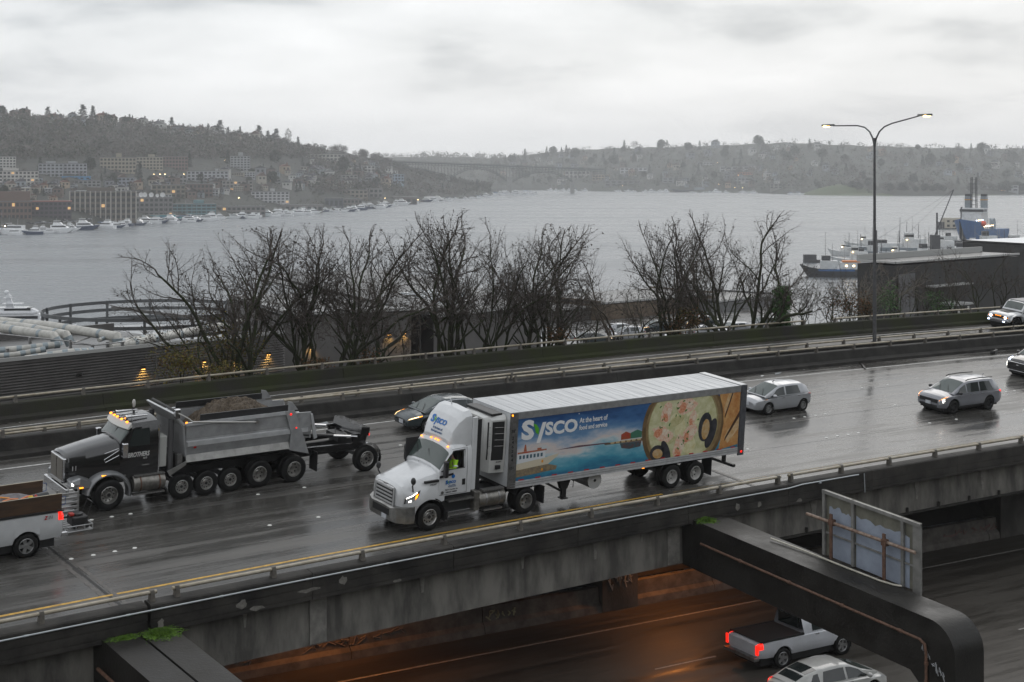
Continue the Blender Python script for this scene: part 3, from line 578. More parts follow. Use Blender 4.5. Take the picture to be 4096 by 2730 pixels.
# compact rows start at the rear (small x); x = 0 at the front axle
# --- grey SUV with roof rails
P_ = paint('grey_suv_paint', (.24, .245, .27), .3, .3)
suv, B, Cb = car('grey_suv', 'grey SUV with black roof rails and amber daytime lamps on the wet roadway', frame(33.45, 8.0), 
    [(-3.90, .70, .55, .98, 1.06), (-3.84, .84, .40, 1.02, 1.10), (-3.6, .92, .34, 1.03, 1.12), (-2.8, .95, .32, 1.03, 1.10), (-1.4, .95, .31, 1.02, 1.10), (-.55, .95, .31, 1.02, 1.12), (0, .95, .32, 1.0, 1.10), (.5, .93, .34, .95, 1.04), (.75, .86, .36, .88, .97), (.88, .78, .36, .80, .90), (.94, .66, .38, .70, .78)],
    [(-3.82, .80, 1.0, .60, 1.08), (-3.6, .84, 1.02, .62, 1.42), (-3.25, .88, 1.02, .66, 1.63), (-2.4, .90, 1.02, .70, 1.68), (-1.3, .90, 1.02, .70, 1.66), (-.95, .90, 1.02, .69, 1.58), (-.55, .89, 1.02, .72, 1.36), (.05, .86, 1.04, .78, 1.07)], (0, -2.81), .375, .24, P_, RIMD, 'five',
    [(-.15, -.98, -.0, -.42), (-1.06, -1.98), (-2.06, -3.15, .25)], (-.98, -.02), (-3.3, -3.75), [([(.9, 3.0), (.45, 3.75), (.35, 4.0), (.9, 3.6)], AMBL), ([(.92, 1.6), (.62, 1.6), (.62, 3.2), (.92, 3.2)], HEADO), ([(.80, 1.9), (.66, 1.9), (.66, 2.9), (.80, 2.9)], HEADL)], [([(-3.86, 2.5), (-3.6, 2.9), (-3.6, 3.6), (-3.86, 3.6)], REDL)],
    [('grille', BLK, (.955, .62, .60, .80)), ('lower_grille', BLK, (.95, .6, .36, .5))], (.955, .0, .48), (-1.1, -3.2, .66, 1.72), (-.35, 1.02, 1.12, BLK), (-1.2, -2.25), lower=(-.45, -2.35))
MB().prism([(-3.3, 1.71), (-3.15, 1.72), (-3.32, 1.8)], -.015, .015).build('roof_fin', P_, suv)
# --- silver hatchback
P_ = paint('silver_hatch_paint', (.40, .41, .43), .3, .35)
hat, B, Cb = car('silver_hatchback', 'small silver hatchback behind the long trailer', frame(23.98, 11.67),
    [(-3.10, .62, .45, .86, .92), (-3.02, .76, .34, .92, .98), (-2.7, .83, .30, .94, 1.0), (-2.0, .845, .24, .92, .98), (-.9, .845, .23, .88, .96), (-.3, .845, .24, .86, .98), (0, .84, .26, .83, .95), (.4, .80, .28, .76, .86), (.62, .74, .28, .72, .81), (.76, .64, .28, .66, .73), (.81, .52, .3, .58, .64)],
    [(-3.05, .70, .90, .52, .98), (-2.85, .74, .93, .53, 1.28), (-2.5, .78, .93, .56, 1.43), (-1.8, .80, .91, .60, 1.47), (-1.1, .80, .90, .61, 1.46), (-.8, .80, .89, .61, 1.40), (-.3, .79, .88, .66, 1.18), (.25, .75, .87, .70, .93)], (0, -2.46), .305, .19, P_, RIMA, 'spoke',
    [(-.1, -1.12, 0, -.5), (-1.22, -2.25, .12)], (-.8, .18), (-2.55, -2.95), [([(.72, 3.1), (.18, 3.2), (.1, 4.0), (.62, 3.9)], HEADO), ([(.3, 3.15), (.12, 3.2), (.06, 3.95), (.22, 3.95)], AMBW)], [([(-3.07, 2.7), (-2.85, 2.9), (-2.82, 3.9), (-3.07, 3.9)], REDW)],
    [('grille', BLK, (.80, .42, .33, .48))], (.81, 0, .46), None, (-.28, .93, .98), (-1.0, -2.1))
MB().cyl((-.95, 0, 1.5), (-1.05, 0, 1.56), .03, .015).build('aerial_base', BLK, hat)
for sd in (1, -1): MB().bx(.62, .72, sd*.5-.12, sd*.5+.12, .34, .46).build('fog_lamp', BLK, hat, bev=.02)
# --- dark green saloon
P_ = paint('dark_green_paint', (.035, .05, .056), .26, .35)
sed, B, Cb = car('dark_green_saloon', 'dark green saloon with warm headlights behind the white cab', frame(6.5, 15.9),
    [(-3.75, .66, .45, .88, .94), (-3.66, .80, .34, .92, .99), (-3.2, .87, .28, .93, 1.01), (-2.3, .885, .25, .90, .98), (-1.0, .885, .24, .86, .94), (-.3, .885, .25, .84, .93), (.1, .88, .27, .80, .90), (.5, .84, .30, .74, .83), (.75, .76, .30, .68, .75), (.9, .66, .30, .62, .68), (.97, .5, .32, .56, .6)],
    [(-3.25, .78, .92, .62, .98), (-2.8, .80, .91, .58, 1.22), (-2.4, .82, .90, .58, 1.36), (-1.7, .83, .88, .60, 1.42), (-1.15, .83, .87, .60, 1.40), (-.85, .82, .86, .61, 1.33), (-.4, .80, .85, .66, 1.14), (.15, .76, .85, .72, .90)], (0, -2.67), .31, .19, P_, RIMA, 'five',
    [(-.2, -1.22, 0, -.45), (-1.3, -2.25, .0), (-2.32, -2.72, .2)], (-.85, .06), (-2.5, -3.15), [([(.92, 3.0), (.45, 3.1), (.42, 4.0), (.86, 3.95)], HEADW), ([(.43, 3.05), (.28, 3.1), (.25, 3.9), (.4, 3.95)], AMBL)], [([(-3.72, 2.5), (-3.5, 2.7), (-3.5, 3.9), (-3.72, 3.9)], REDW)],
    [('grille', BLK, (.975, .36, .48, .60)), ('bumper_strip', BLK, (.985, .5, .36, .42))], (.985, .1, .38), None, (-.3, .95, .95), (-1.1, -2.1), trim=1)
for sd in (1, -1): Cb.patch('window_chrome', CHR, sed, [(-.3, 1.97), (-2.6, 1.97), (-2.6, 2.08), (-.3, 2.08)], sd, .01)
# --- black SUV at the right edge
P_ = paint('black_suv_paint', (.012, .012, .014), .18)
bsv, B, Cb = car('black_suv', 'black luxury SUV with chrome grille frame at the right edge of the roadway', frame(45.55, 12.25),
    [(-4.4, .8, .5, 1.15, 1.2), (-4.3, .96, .4, 1.18, 1.24), (-3.5, 1.02, .36, 1.2, 1.26), (-1.4, 1.03, .35, 1.18, 1.24), (-.5, 1.03, .36, 1.16, 1.28), (0, 1.03, .38, 1.14, 1.26), (.5, 1.0, .4, 1.08, 1.18), (.8, .93, .4, 1.0, 1.10), (.92, .84, .42, .92, 1.0), (.98, .7, .44, .8, .86)],
    [(-4.3, .9, 1.18, .70, 1.5), (-4.1, .95, 1.18, .74, 1.86), (-3.0, .97, 1.18, .78, 1.93), (-1.5, .97, 1.17, .78, 1.92), (-1.0, .97, 1.16, .77, 1.82), (-.6, .95, 1.16, .80, 1.6), (.0, .92, 1.16, .84, 1.24)], (0, -3.07), .41, .27, P_, RIMA, 'five',
    [(-.2, -1.1, 0, -.4), (-1.2, -2.2), (-2.3, -3.9)], (-1.0, -.06), (-4.15, -4.3), [([(.95, 4.0), (.45, 4.0), (.45, 4.4), (.95, 4.4)], BLUL), ([(.93, 1.2), (.86, 1.2), (.86, 2.9), (.93, 2.9)], HEADL)], [([(-4.38, 1.5), (-4.25, 1.5), (-4.25, 3.8), (-4.38, 3.8)], REDW)],
    [('grille_frame', CHR, (.975, .70, .52, .92)), ('grille', BLK, (.985, .64, .56, .89)), ('badge', CHR, (.99, .09, .72, .79)), ('bumper_trim', CHR, (.985, .62, .40, .43))], None, (-1.2, -3.8, .74, 1.98), (-.4, 1.12, 1.3, P_), (-1.2, -2.3), lower=(-.5, -2.5))
# --- white off-roader on the ramp
P_ = paint('white_offroad_paint', (.62, .63, .64), .3)
ofr, B, Cb = car('white_suv', 'boxy white off-road SUV with amber grille lights on the ramp', frame(57.0, 24.3, ramp=True),
    [(-3.9, .9, .62, 1.22, 1.25), (-3.8, .98, .55, 1.24, 1.27), (-1.2, 1.0, .54, 1.22, 1.26), (-.6, 1.0, .54, 1.2, 1.26), (0, 1.0, .56, 1.18, 1.26), (.5, .99, .58, 1.14, 1.22), (.72, .96, .6, 1.08, 1.16), (.80, .92, .62, 1.0, 1.06)],
    [(-3.85, .94, 1.22, .80, 1.8), (-3.7, .95, 1.22, .82, 1.92), (-1.2, .95, 1.22, .84, 1.94), (-.95, .95, 1.22, .84, 1.86), (-.55, .94, 1.22, .87, 1.3)], (0, -2.95), .47, .32, P_, RIMD, 'five',
    [(-.72, -1.4, 0, -.25), (-1.5, -2.4), (-2.5, -3.5)], (-.96, -.62), (-3.7, -3.83), [], [([(-3.88, 2), (-3.8, 2), (-3.8, 3.6), (-3.88, 3.6)], REDW)],
    [('grille', BLK, (.82, .86, .80, 1.02)), ('bumper', M('bumper_grey', (.10, .10, .105), .5), (1.0, .84, .52, .70))], None, None, (-.75, 1.12, 1.34, BLK), (-1.35, -2.35), lower=(-.6, -2.35), archr=1.28)
for y in (.2, 0, -.2): MB().bx(.82, .84, y-.06, y+.06, .965, 1.0).build('marker_lamp', AMBL, ofr)
for sd in (1, -1):
    MB().cyl((.80, sd*.66, .91), (.845, sd*.66, .91), .10, n=14).build('headlight', BLUL, ofr); MB().bx(.822, .85, sd*.66-.20, sd*.66+.20, .895, .925).build('running_light', AMBL, ofr); MB().bx(.99, 1.02, sd*.68-.08, sd*.68+.08, .62, .68).build('fog_lamp', BLUL, ofr)
    MB().loft([[(x, sd*y, z) for y, z in ((.96, z0), (1.10, z0-.02), (1.10, z0-.09), (.96, z0-.09))] for x, z0 in ((.68, .80), (.52, 1.06), (.2, 1.14), (-.3, 1.13), (-.55, 1.0), (-.66, .72))]).build('wheel_flare', P_, ofr)
MB().bx(-3.65, -1.1, -.78, .78, 1.955, 1.985).build('roof_panel', M('grey_roof', (.13, .13, .14), .4), ofr)
MB().bx(-.5, .3, -.42, .42, 1.262, 1.275).build('bonnet_vent', BLK, ofr)
# --- lower road: white pickup and white saloon heading right
def lframe(a, b): q = lp(a, b); return basis(q, Vector((LU[0], LU[1], 0)), Vector((LN[0], LN[1], 0)), Vector((0, 0, 1)))
P_ = paint('white_pickup_paint', (.55, .565, .6), .3)
def pickup_bed(o, x0, x1, w_, z0, z1, pm):
    MB().bx(x0, x1, -w_+.12, w_-.12, z0, z0+.05).build('bed_floor', BLK, o)
    for sd in (1, -1): MB().bx(x0, x1, sd*(w_-.06)-.06, sd*(w_-.06)+.06, z0, z1).build('bed_rail', BLK, o)
wp, B, Cb = car('white_pickup', 'white pickup with dark bed driving right on the lower roadway', lframe(9.9, -8.5),
    [(-4.35, .86, .62, 1.05, 1.08), (-4.28, .94, .55, 1.12, 1.14), (-3.9, .99, .52, 1.14, 1.16), (-1.9, 1.0, .5, 1.16, 1.19), (-.8, 1.0, .5, 1.16, 1.22), (-.3, 1.0, .5, 1.14, 1.26), (.3, .98, .52, 1.1, 1.22), (.7, .94, .55, 1.02, 1.15), (.9, .85, .55, .95, 1.05)],
    [(-1.98, .92, 1.12, .70, 1.80), (-1.7, .92, 1.14, .74, 1.90), (-1.2, .92, 1.14, .75, 1.91), (-.9, .92, 1.15, .74, 1.84), (-.1, .88, 1.17, .80, 1.27)], (0, -3.11), .40, .26, P_, RIMA, 'five',
    [(-.55, -1.55, -.0, -.5)], (-.9, -.2), (-1.74, -1.96), [], [([(-4.34, 2.0), (-4.1, 2.0), (-4.1, 3.9), (-4.34, 3.9)], REDL)], [], None, None, (-.65, 1.1, 1.28), (-1.35,), wip=False)
MB().bx(-4.2, -2.05, -.84, .84, 1.165, 1.2).build('bed_opening', BLK, wp); MB().bx(-4.39, -4.33, -.86, .86, .72, 1.1).build('tailgate', P_, wp, bev=.02)
for sd in (1, -1): MB().bx(-4.22, -2.0, sd*.9-.05, sd*.9+.05, 1.15, 1.22).build('bed_rail', BLK, wp); MB().bx(-4.42, -4.36, sd*.9-.06, sd*.9+.06, .72, 1.08).build('taillight', REDL, wp)
MB().bx(-4.55, -4.3, -.95, .95, .48, .62).build('rear_bumper', STEEL, wp, bev=.02); MB().bx(-2.02, -1.99, -.6, .6, 1.3, 1.72).build('rear_window', GLASS, wp)
MB().bx(-1.95, -1.9, -.12, .12, 1.93, 1.95).build('brake_lamp', REDL, wp)
MB().bx(-4.7, -4.5, .62, .66, .66, .68).build('tie_strap', AMBW, wp)
P_ = paint('pale_saloon_paint', (.55, .55, .53), .3)
lsd, B, Cb = car('pale_saloon', 'pale silver saloon cut off by the bottom edge of the picture', lframe(7.5, -12.75),
    [(-3.75, .66, .45, .92, .98), (-3.6, .8, .34, .96, 1.04), (-3.0, .9, .28, .95, 1.02), (-1.0, .92, .25, .9, .98), (.1, .91, .27, .85, .96), (.5, .87, .3, .78, .88), (.85, .7, .3, .66, .72), (.95, .5, .32, .6, .62)],
    [(-3.6, .76, .98, .55, 1.06), (-3.0, .8, .95, .56, 1.3), (-2.3, .83, .92, .60, 1.43), (-1.5, .84, .9, .62, 1.46), (-1.0, .84, .9, .62, 1.41), (-.4, .8, .88, .68, 1.15), (.3, .76, .88, .74, .95)], (0, -2.75), .33, .21, P_, RIMA, 'five',
    [(-.1, -1.2, 0, -.5), (-1.3, -2.4, .15), (-2.5, -3.0, .3)], (-1.0, .2), (-2.45, -3.4), [([(.9, 3), (.4, 3.1), (.35, 4), (.8, 3.9)], HEADO)], [([(-3.72, 2.4), (-3.4, 2.6), (-3.4, 3.9), (-3.72, 3.9)], REDL)], [], None, None, (-.3, 1.0, 1.0), (-1.1, -2.1), wip=False)
# ------------------------------------------------------------------ trucks
WHT = paint('white_truck_paint', (.66, .67, .68), .3); BLKP = paint('black_truck_paint', (.010, .010, .011), .2); GRYP = paint('grey_fender_paint', (.20, .205, .21), .3, .2)
LOGOB = M('logo_blue', (.005, .14, .45), .4); LOGOW = M('logo_white', (.80, .80, .80), .4); LOGOG = M('logo_green', (.10, .42, .03), .4); INK = M('print_black', (.02, .02, .025), .5); INKB = M('print_slate', (.03, .10, .25), .5)
def glyphs(name, txt, par, M4, x, z, w_, h_, mat, bold=.02, fn=None, shear=0, sp=1.):
    """lettering scaled to a box (x, z, w, h) in the plane of M4"""
    me = text_mesh(txt, 1., bold, .004, shear, sp); co = np.array([v.co for v in me.vertices]); lo, hi = co.min(0), co.max(0)
    for v in me.vertices:
        a = x+(v.co[0]-lo[0])/(hi[0]-lo[0])*w_; b = z+(v.co[1]-lo[1])/(hi[1]-lo[1])*h_
        v.co = fn(a, b, v.co[2]) if fn else (a, b, v.co[2])
    me.materials.clear(); me.materials.append(mat); o = bpy.data.objects.new(name, me); col.objects.link(o); o.parent = par
    if M4 is not None: o.matrix_local = M4
    return o
def flat(name, polys, mat, par, M4, e=.002, fn=None):
    mb = MB()
    for p in polys: mb.prism([q for q in p], -.002, e, 'z')
    if fn: mb.v = [tuple(fn(a, b, c)) for a, b, c in mb.v]
    o = mb.build(name, mat, par)
    if M4 is not None: o.matrix_local = M4
    return o
def company_logo(par, M4, x, z, w_, h_, mat, fn=None):
    """capital S, leaf and slash for the y, then S C O"""
    glyphs('lettering', 'S', par, M4, x, z, w_*.22, h_, mat, .045, fn)
    flat('lettering', [[(x+w_*.27, z-h_*.22), (x+w_*.335, z-h_*.22), (x+w_*.43, z+h_*.80), (x+w_*.365, z+h_*.80)]], mat, par, M4, .004, fn)
    flat('leaf_mark', [[(x+w_*.20, z+h_*.80), (x+w_*.26, z+h_*.72), (x+w_*.305, z+h_*.5), (x+w_*.30, z+h_*.2), (x+w_*.25, z+h_*.32), (x+w_*.23, z+h_*.55)]], LOGOG, par, M4, .006, fn)
    glyphs('lettering', 'SCO', par, M4, x+w_*.42, z+h_*.1, w_*.58, h_*.68, mat, .04, fn)
def side(y, e=.006): return basis((0, y+e, 0), (-1, 0, 0), (0, 0, 1), (0, 1, 0))     # left flank, text runs towards the rear
# ---- white day-cab tractor
tr = thing('semi_tractor', 'white day-cab tractor unit with tall roof fairing pulling the food trailer', 'truck', mat=frame(-1.0, 4.2), group='heavy trucks')
HB = Body([(1.20, [(.80, .98), (.84, 1.15), (.84, 1.35), (.80, 1.50), (.70, 1.60), (.45, 1.66), (0, 1.68)]), (1.08, [(.98, .98), (1.02, 1.15), (1.02, 1.38), (.97, 1.55), (.86, 1.68), (.5, 1.76), (0, 1.78)]),
    (.75, [(1.13, .98), (1.16, 1.15), (1.13, 1.42), (1.02, 1.62), (.88, 1.78), (.55, 1.88), (0, 1.90)]), (.3, [(1.19, .98), (1.21, 1.2), (1.16, 1.5), (1.03, 1.72), (.90, 1.90), (.58, 2.0), (0, 2.02)]),
    (-.3, [(1.19, 1.0), (1.20, 1.3), (1.15, 1.65), (1.08, 1.88), (.97, 2.05), (.6, 2.14), (0, 2.16)]), (-.62, [(1.19, 1.05), (1.2, 1.35), (1.17, 1.7), (1.12, 1.95), (1.03, 2.13), (.62, 2.2), (0, 2.22)])], [(0, .5, .66)])
HB.mesh('hood', WHT, tr)
TC = Body([(-1.78, [(1.19, 1.22), (1.22, 1.6), (1.22, 2.2), (1.17, 2.86), (1.06, 3.08), (.6, 3.18), (0, 3.20)]), (-1.0, [(1.19, 1.22), (1.22, 1.6), (1.22, 2.2), (1.16, 2.84), (1.02, 3.02), (.6, 3.12), (0, 3.14)]),
    (-.84, [(1.19, 1.22), (1.22, 1.6), (1.21, 2.18), (1.14, 2.72), (1.03, 2.88), (.6, 3.0), (0, 3.03)]), (-.36, [(1.19, 1.22), (1.2, 1.6), (1.18, 2.04), (1.13, 2.12), (1.04, 2.16), (.6, 2.24), (0, 2.27)])])
nr = 12
TC.mesh('cab', WHT, tr, n=24, hole=(-1.42, -.66, {9}))
TC.patch('windshield', WSG, tr, [(-.80, 3.5), (-.80, 6), (-.40, 6), (-.40, 3.3)], 0, .012, 6, 8)
TC.patch('side_window', GLASS, tr, [(-.6, 2.05), (-1.42, 2.05), (-1.42, 2.95), (-.9, 2.95)], -1, .008)
MB().bx(-1.74, -.5, -1.1, 1.1, 1.3, 2.1).bx(-1.74, -1.55, -1.1, 1.1, 2.1, 3.0).bx(-1.7, -.3, -1.12, -1.08, 1.3, 2.9).build('cab_interior', M('cab_dark', (.02, .02, .022), .8), tr)
MB().bx(-1.5, -1.3, .35, .9, 1.9, 2.75).build('seat', BLK, tr, bev=.04)
for pts in ([(-.42, 1.215, 2.16), (-.6, 1.215, 2.20), (-1.46, 1.21, 2.20), (-1.46, 1.17, 2.88), (-.95, 1.17, 2.86), (-.64, 1.20, 2.25)],): MB().tube(pts, .022, 6).build('window_seal', BLK, tr)
MB().tube([(-.38, 1.215, 1.28), (-1.57, 1.225, 1.26), (-1.57, 1.225, 2.2), (-1.56, 1.16, 2.95), (-.9, 1.15, 2.92)], .008, 4).build('door_gap', INK, tr)
MB().bx(-1.5, -1.36, 1.22, 1.236, 1.55, 1.78).build('door_handle', BLK, tr, bev=.02)
MB().bx(-.62, .25, 1.08, 1.175, 1.78, 1.86).build('side_trim', BLK, tr)
MB().prism([(-.35, 1.92), (-.95, 1.98), (-.95, 2.06), (-.35, 2.0)], 1.2, 1.235).build('side_trim', BLK, tr)
FB = Body([(-.92, [(.84, 3.0), (.84, 3.1), (.78, 3.15), (.6, 3.19), (0, 3.22)]), (-1.04, [(.95, 3.0), (.95, 3.28), (.88, 3.46), (.66, 3.56), (0, 3.6)]), (-1.28, [(1.03, 3.02), (1.03, 3.5), (.96, 3.82), (.75, 3.98), (0, 4.02)]), (-1.55, [(1.08, 3.02), (1.08, 3.62), (1.02, 4.03), (.82, 4.2), (0, 4.25)]), (-1.82, [(1.10, 3.02), (1.10, 3.68), (1.04, 4.08), (.84, 4.25), (0, 4.31)])])
FB.mesh('roof_fairing', WHT, tr, n=30)
MB().tube([(-1.72, -.2, 4.26), (-1.62, -.2, 4.5)], .025, 6).build('aerial', WHT, tr)
def on_fairing(a, b, c):
    y, z = a, b; lo_, hi_ = -1.82, -.92
    for _ in range(24):
        m_ = (lo_+hi_)/2; r = FB.ring(m_); yy = abs(y); zt = np.interp(yy, r[::-1, 0], r[::-1, 1])
        if zt >= z and yy <= r[0, 0]: lo_ = m_
        else: hi_ = m_
    return (lo_+.018+c, y, z+.012)
company_logo(tr, None, -.62, 3.58, 1.02, .28, LOGOB, on_fairing)
glyphs('lettering', 'At the heart of', tr, None, -.32, 3.40, .62, .09, INKB, .01, on_fairing); glyphs('lettering', 'food and service', tr, None, -.38, 3.28, .72, .09, INKB, .01, on_fairing)
for sd in (1, -1):
    MB().bx(-2.0, -1.79, sd*1.14-.05, sd*1.14+.05, 1.28, 4.05).build('side_fairing', WHT, tr, bev=.03); MB().bx(-2.18, -2.005, sd*1.15-.03, sd*1.15+.03, 1.28, 3.95).build('side_extender', BLK, tr)
    MB().bx(-.60, -.44, sd*1.36-.1, sd*1.36+.1, 1.96, 2.58).build('wing_mirror', BLK, tr, bev=.05); MB().tube([(-.5, sd*1.15, 1.95), (-.62, sd*1.36, 2.05)], .03, 6).build('mirror_arm', BLK, tr)
    MB().tube([(.70, sd*1.08, 1.52), (.82, sd*1.2, 1.78), (.80, sd*1.22, 1.86)], .03, 6).build('mirror_arm', BLK, tr); MB().ell((.80, sd*1.22, 1.96), (.09, .11, .14)).build('hood_mirror', BLK, tr, sm=60)
    HB.patch('headlight_housing', BLK, tr, [(1.05, .7), (.52, 1.5), (.40, 2.35), (1.02, 1.75)], sd, .008, 6, 4); HB.patch('headlight_lens', HEADO, tr, [(1.0, .85), (.66, 1.2), (.62, 1.75), (.98, 1.5)], sd, .012, 4, 3); HB.patch('headlight', HEADL, tr, [(.90, 1.0), (.80, 1.08), (.79, 1.32), (.89, 1.22)], sd, .016, 4, 3); HB.patch('light_strip', HEADL, tr, [(.98, 1.55), (.55, 2.05), (.54, 2.2), (.98, 1.7)], sd, .014, 4, 2); HB.patch('turn_signal', AMBL, tr, [(.66, 1.3), (.56, 1.5), (.50, 1.95), (.62, 1.75)], sd, .014, 3, 3)
for v_, sd in ((5.9, 1), (5.6, 1), (5.6, -1), (4.3, 1), (4.3, -1)): q_ = TC.pos(-.89, v_); MB().ell((q_[0]+.03, q_[1]*sd, q_[2]+.02), (.05, .02, .03), 8, 4).build('marker_lamp', AMBL, tr)
gr = MB().prism([(1.02, 1.70), (1.24, 1.62), (1.26, .95), (1.1, .95)], -.62, .62).build('grille', BLK, tr, bev=.04)
for k in range(5): MB().prism([(1.26, .98+k*.135), (1.285, .99+k*.135), (1.285, 1.04+k*.135), (1.26, 1.05+k*.135)], -.56, .56).build('grille_bar', M('grille_silver', (.55, .55, .55), .3, .3), gr)
MB().tube([(1.25, -.64, 1.6), (1.29, -.66, .95)], .03, 6).tube([(1.25, .64, 1.6), (1.29, .66, .95)], .03, 6).tube([(1.25, -.64, 1.61), (1.25, .64, 1.61)], .035, 6).build('grille_surround', MATS['grille_silver'], tr)
MB().ell((1.24, 0, 1.66), (.03, .12, .04), 10, 5).build('badge', STEEL, tr)
BU = Body([(1.38, [(.66, .42), (.68, .6), (.66, .9), (0, .92)]), (1.30, [(.92, .40), (.96, .6), (.94, .96), (0, .97)]), (1.05, [(1.14, .38), (1.18, .6), (1.16, .98), (0, .99)]), (.68, [(1.2, .38), (1.24, .62), (1.22, .98), (0, .99)])])
BU.mesh('bumper', M('bumper_steel', (.36, .355, .34), .3, .75, var=.35, sc=4), tr, n=16)
MB().bx(1.36, 1.40, -.55, .55, .60, .84).build('bumper_intake', BLK, tr); MB().bx(1.385, 1.41, .10, .42, .44, .60).build('number_plate', PLATE, tr)
for sd in (1, -1):
    wheel(tr, 0, 1.08, .51, .30, RIMP, sd, 'truck', .58); wheel(tr, -4.43, 1.10, .51, .28, RIMP, sd, 'dually', .58, True)
    MB().loft([[(.66*math.cos(a)*k, sd*y, .52+.66*math.sin(a)*k) for y, k in ((1.22, 1.), (1.22, 1.06), (.95, 1.06), (.95, 1.))] for a in np.linspace(1.9, 3.5, 10)]).build('rear_fender', BLK, tr)
    MB().bx(-.78, -.72, sd*1.02-.22, sd*1.02+.22, .32, .62).build('mud_flap', BLK, tr)
    MB().cyl((-2.2, sd*.93, .80), (-3.42, sd*.93, .80), .33, n=22).build('fuel_tank', M('dirty_aluminium', (.30, .285, .26), .4, .7, var=.45, sc=5), tr, sm=50)
    MB().bx(-2.22, -1.98, sd*.93-.3, sd*.93+.3, .46, 1.2).build('battery_box', MATS['dirty_aluminium'], tr, bev=.04)
    for x in (-2.5, -3.1): MB().cyl((x, sd*.93, .8), (x-.06, sd*.93, .8), .345, n=22).build('tank_strap', STEEL, tr)
    TREAD = M('step_tread', (.42, .41, .40), .4, .8, var=.5, sc=30)
    for x0, x1, z in ((-.82, -1.95, .95), (-.82, -2.05, .42), (-2.45, -3.3, .38), (-2.4, -3.35, 1.13)): MB().bx(x1, x0, sd*1.08-.13, sd*1.08+.13, z, z+.06).build('step', TREAD, tr)
    MB().bx(-5.25, -5.2, sd*1.0-.3, sd*1.0+.3, .32, 1.0).build('mud_flap', BLK, tr)
    MB().bx(-5.3, .9, sd*.42-.05, sd*.42+.05, .72, 1.0).build('chassis_rail', BLK, tr)
    MB().loft([[(-4.43+.62*math.cos(a)*k, sd*y, .52+.62*math.sin(a)*k) for y, k in ((1.24, 1.), (1.24, 1.03), (.72, 1.03), (.72, 1.))] for a in np.linspace(.5, 1.2, 5)]).build('wheel_guard', BLK, tr)
MB().bx(-2.2, -.4, -.95, .95, .5, 1.2).bx(-3.6, -2.2, -.55, .55, .55, .95).build('underbody', BLK, tr); MB().bx(-5.0, -3.9, -.5, .5, 1.0, 1.18).build('fifth_wheel', BLK, tr)
for q in range(3): MB().tube([(-1.95, .1*q, 1.9), (-2.3, .1*q+.3, 1.25), (-2.7, .1*q, 1.6)], .018, 5).build('air_line', BLK, tr)
for y0 in (.55, -.25): MB().tube([(-.36, y0, 2.2), (-.62, y0-.55, 2.72)], .014, 4).build('wiper', BLK, tr)
S_ = side(1.222)
company_logo(tr, S_, .62, 1.66, .46, .15, LOGOB); glyphs('lettering', 'At the heart of', tr, S_, .78, 1.59, .28, .04, INKB, .005); glyphs('lettering', 'food and service', tr, S_, .74, 1.54, .34, .04, INKB, .005)
glyphs('lettering', 'Sysco Seattle, Inc', tr, S_, .62, 1.42, .56, .055, INK, .01); glyphs('lettering', 'USDOT 340091', tr, S_, .64, 1.33, .50, .055, INK, .01)
MB().cyl((-.95, 1.22, 1.93), (-.95, 1.232, 1.93), .075, n=14).build('round_decal', LOGOB, tr); MB().cyl((-.5, 1.21, 1.36), (-.5, 1.228, 1.36), .06, n=12).build('step_badge', STEEL, tr)
glyphs('lettering', '145247', tr, side(1.165), -.02, 1.68, .28, .06, INK, .01)
# driver in a high-visibility jacket
dr = thing('person', 'driver in a fluorescent yellow jacket at the open cab window, arms forward', 'person', mat=frame(-1.0, 4.2) @ Matrix.Translation((-1.16, .84, 1.92)))
def skinned(name, V, E_, rad, mat, par, sub=1):
    me = bpy.data.meshes.new(name); me.from_pydata(V, E_, []); o = bpy.data.objects.new(name, me); col.objects.link(o); o.parent = par; me.materials.append(mat)
    md = o.modifiers.new('skin', 'SKIN'); sv = me.skin_vertices[0].data
    for i, r_ in enumerate(rad): sv[i].radius = (r_, r_)
    sv[0].use_root = True; o.modifiers.new('sub', 'SUBSURF').levels = sub; o.modifiers['sub'].render_levels = sub; md.use_smooth_shade = True; return o
SK = M('skin_tone', (.30, .17, .12), .6); HIV = M('hi_vis_yellow', (.42, .78, .02), .6, var=.25, sc=6)
skinned('body', [(0, 0, 0), (.02, 0, .3), (.04, 0, .52), (.06, 0, .62), (.08, 0, .74), (.04, .2, .5), (.1, .3, .28), (.38, .16, .22), (.46, .13, .24), (.04, -.2, .5), (.1, -.26, .28), (.38, -.12, .22), (.46, -.1, .24), (.52, .16, .25), (.52, .1, .27), (.52, -.13, .25), (.52, -.07, .27)],
    [(0, 1), (1, 2), (2, 3), (3, 4), (2, 5), (5, 6), (6, 7), (7, 8), (2, 9), (9, 10), (10, 11), (11, 12), (8, 13), (8, 14), (12, 15), (12, 16)], [.15, .16, .14, .06, .105, .07, .05, .04, .04, .07, .05, .04, .04, .012, .012, .012, .012], SK, dr)
skinned('jacket', [(0, 0, -.02), (.02, 0, .3), (.04, 0, .55), (.04, .23, .5), (.11, .34, .26), (.34, .2, .2), (.04, -.22, .5), (.1, -.28, .28), (.33, -.14, .22)], [(0, 1), (1, 2), (2, 3), (3, 4), (4, 5), (2, 6), (6, 7), (7, 8)], [.19, .2, .13, .1, .085, .06, .1, .075, .06], HIV, dr)
REFL = M('reflective_tape', (.62, .64, .66), .3, .3)
MB().cyl((.075, .29, .36), (.085, .31, .32), .105, n=12, cap=False).cyl((.0, 0, .14), (.0, 0, .2), .225, n=16, cap=False).build('reflective_band', REFL, dr, sm=60)
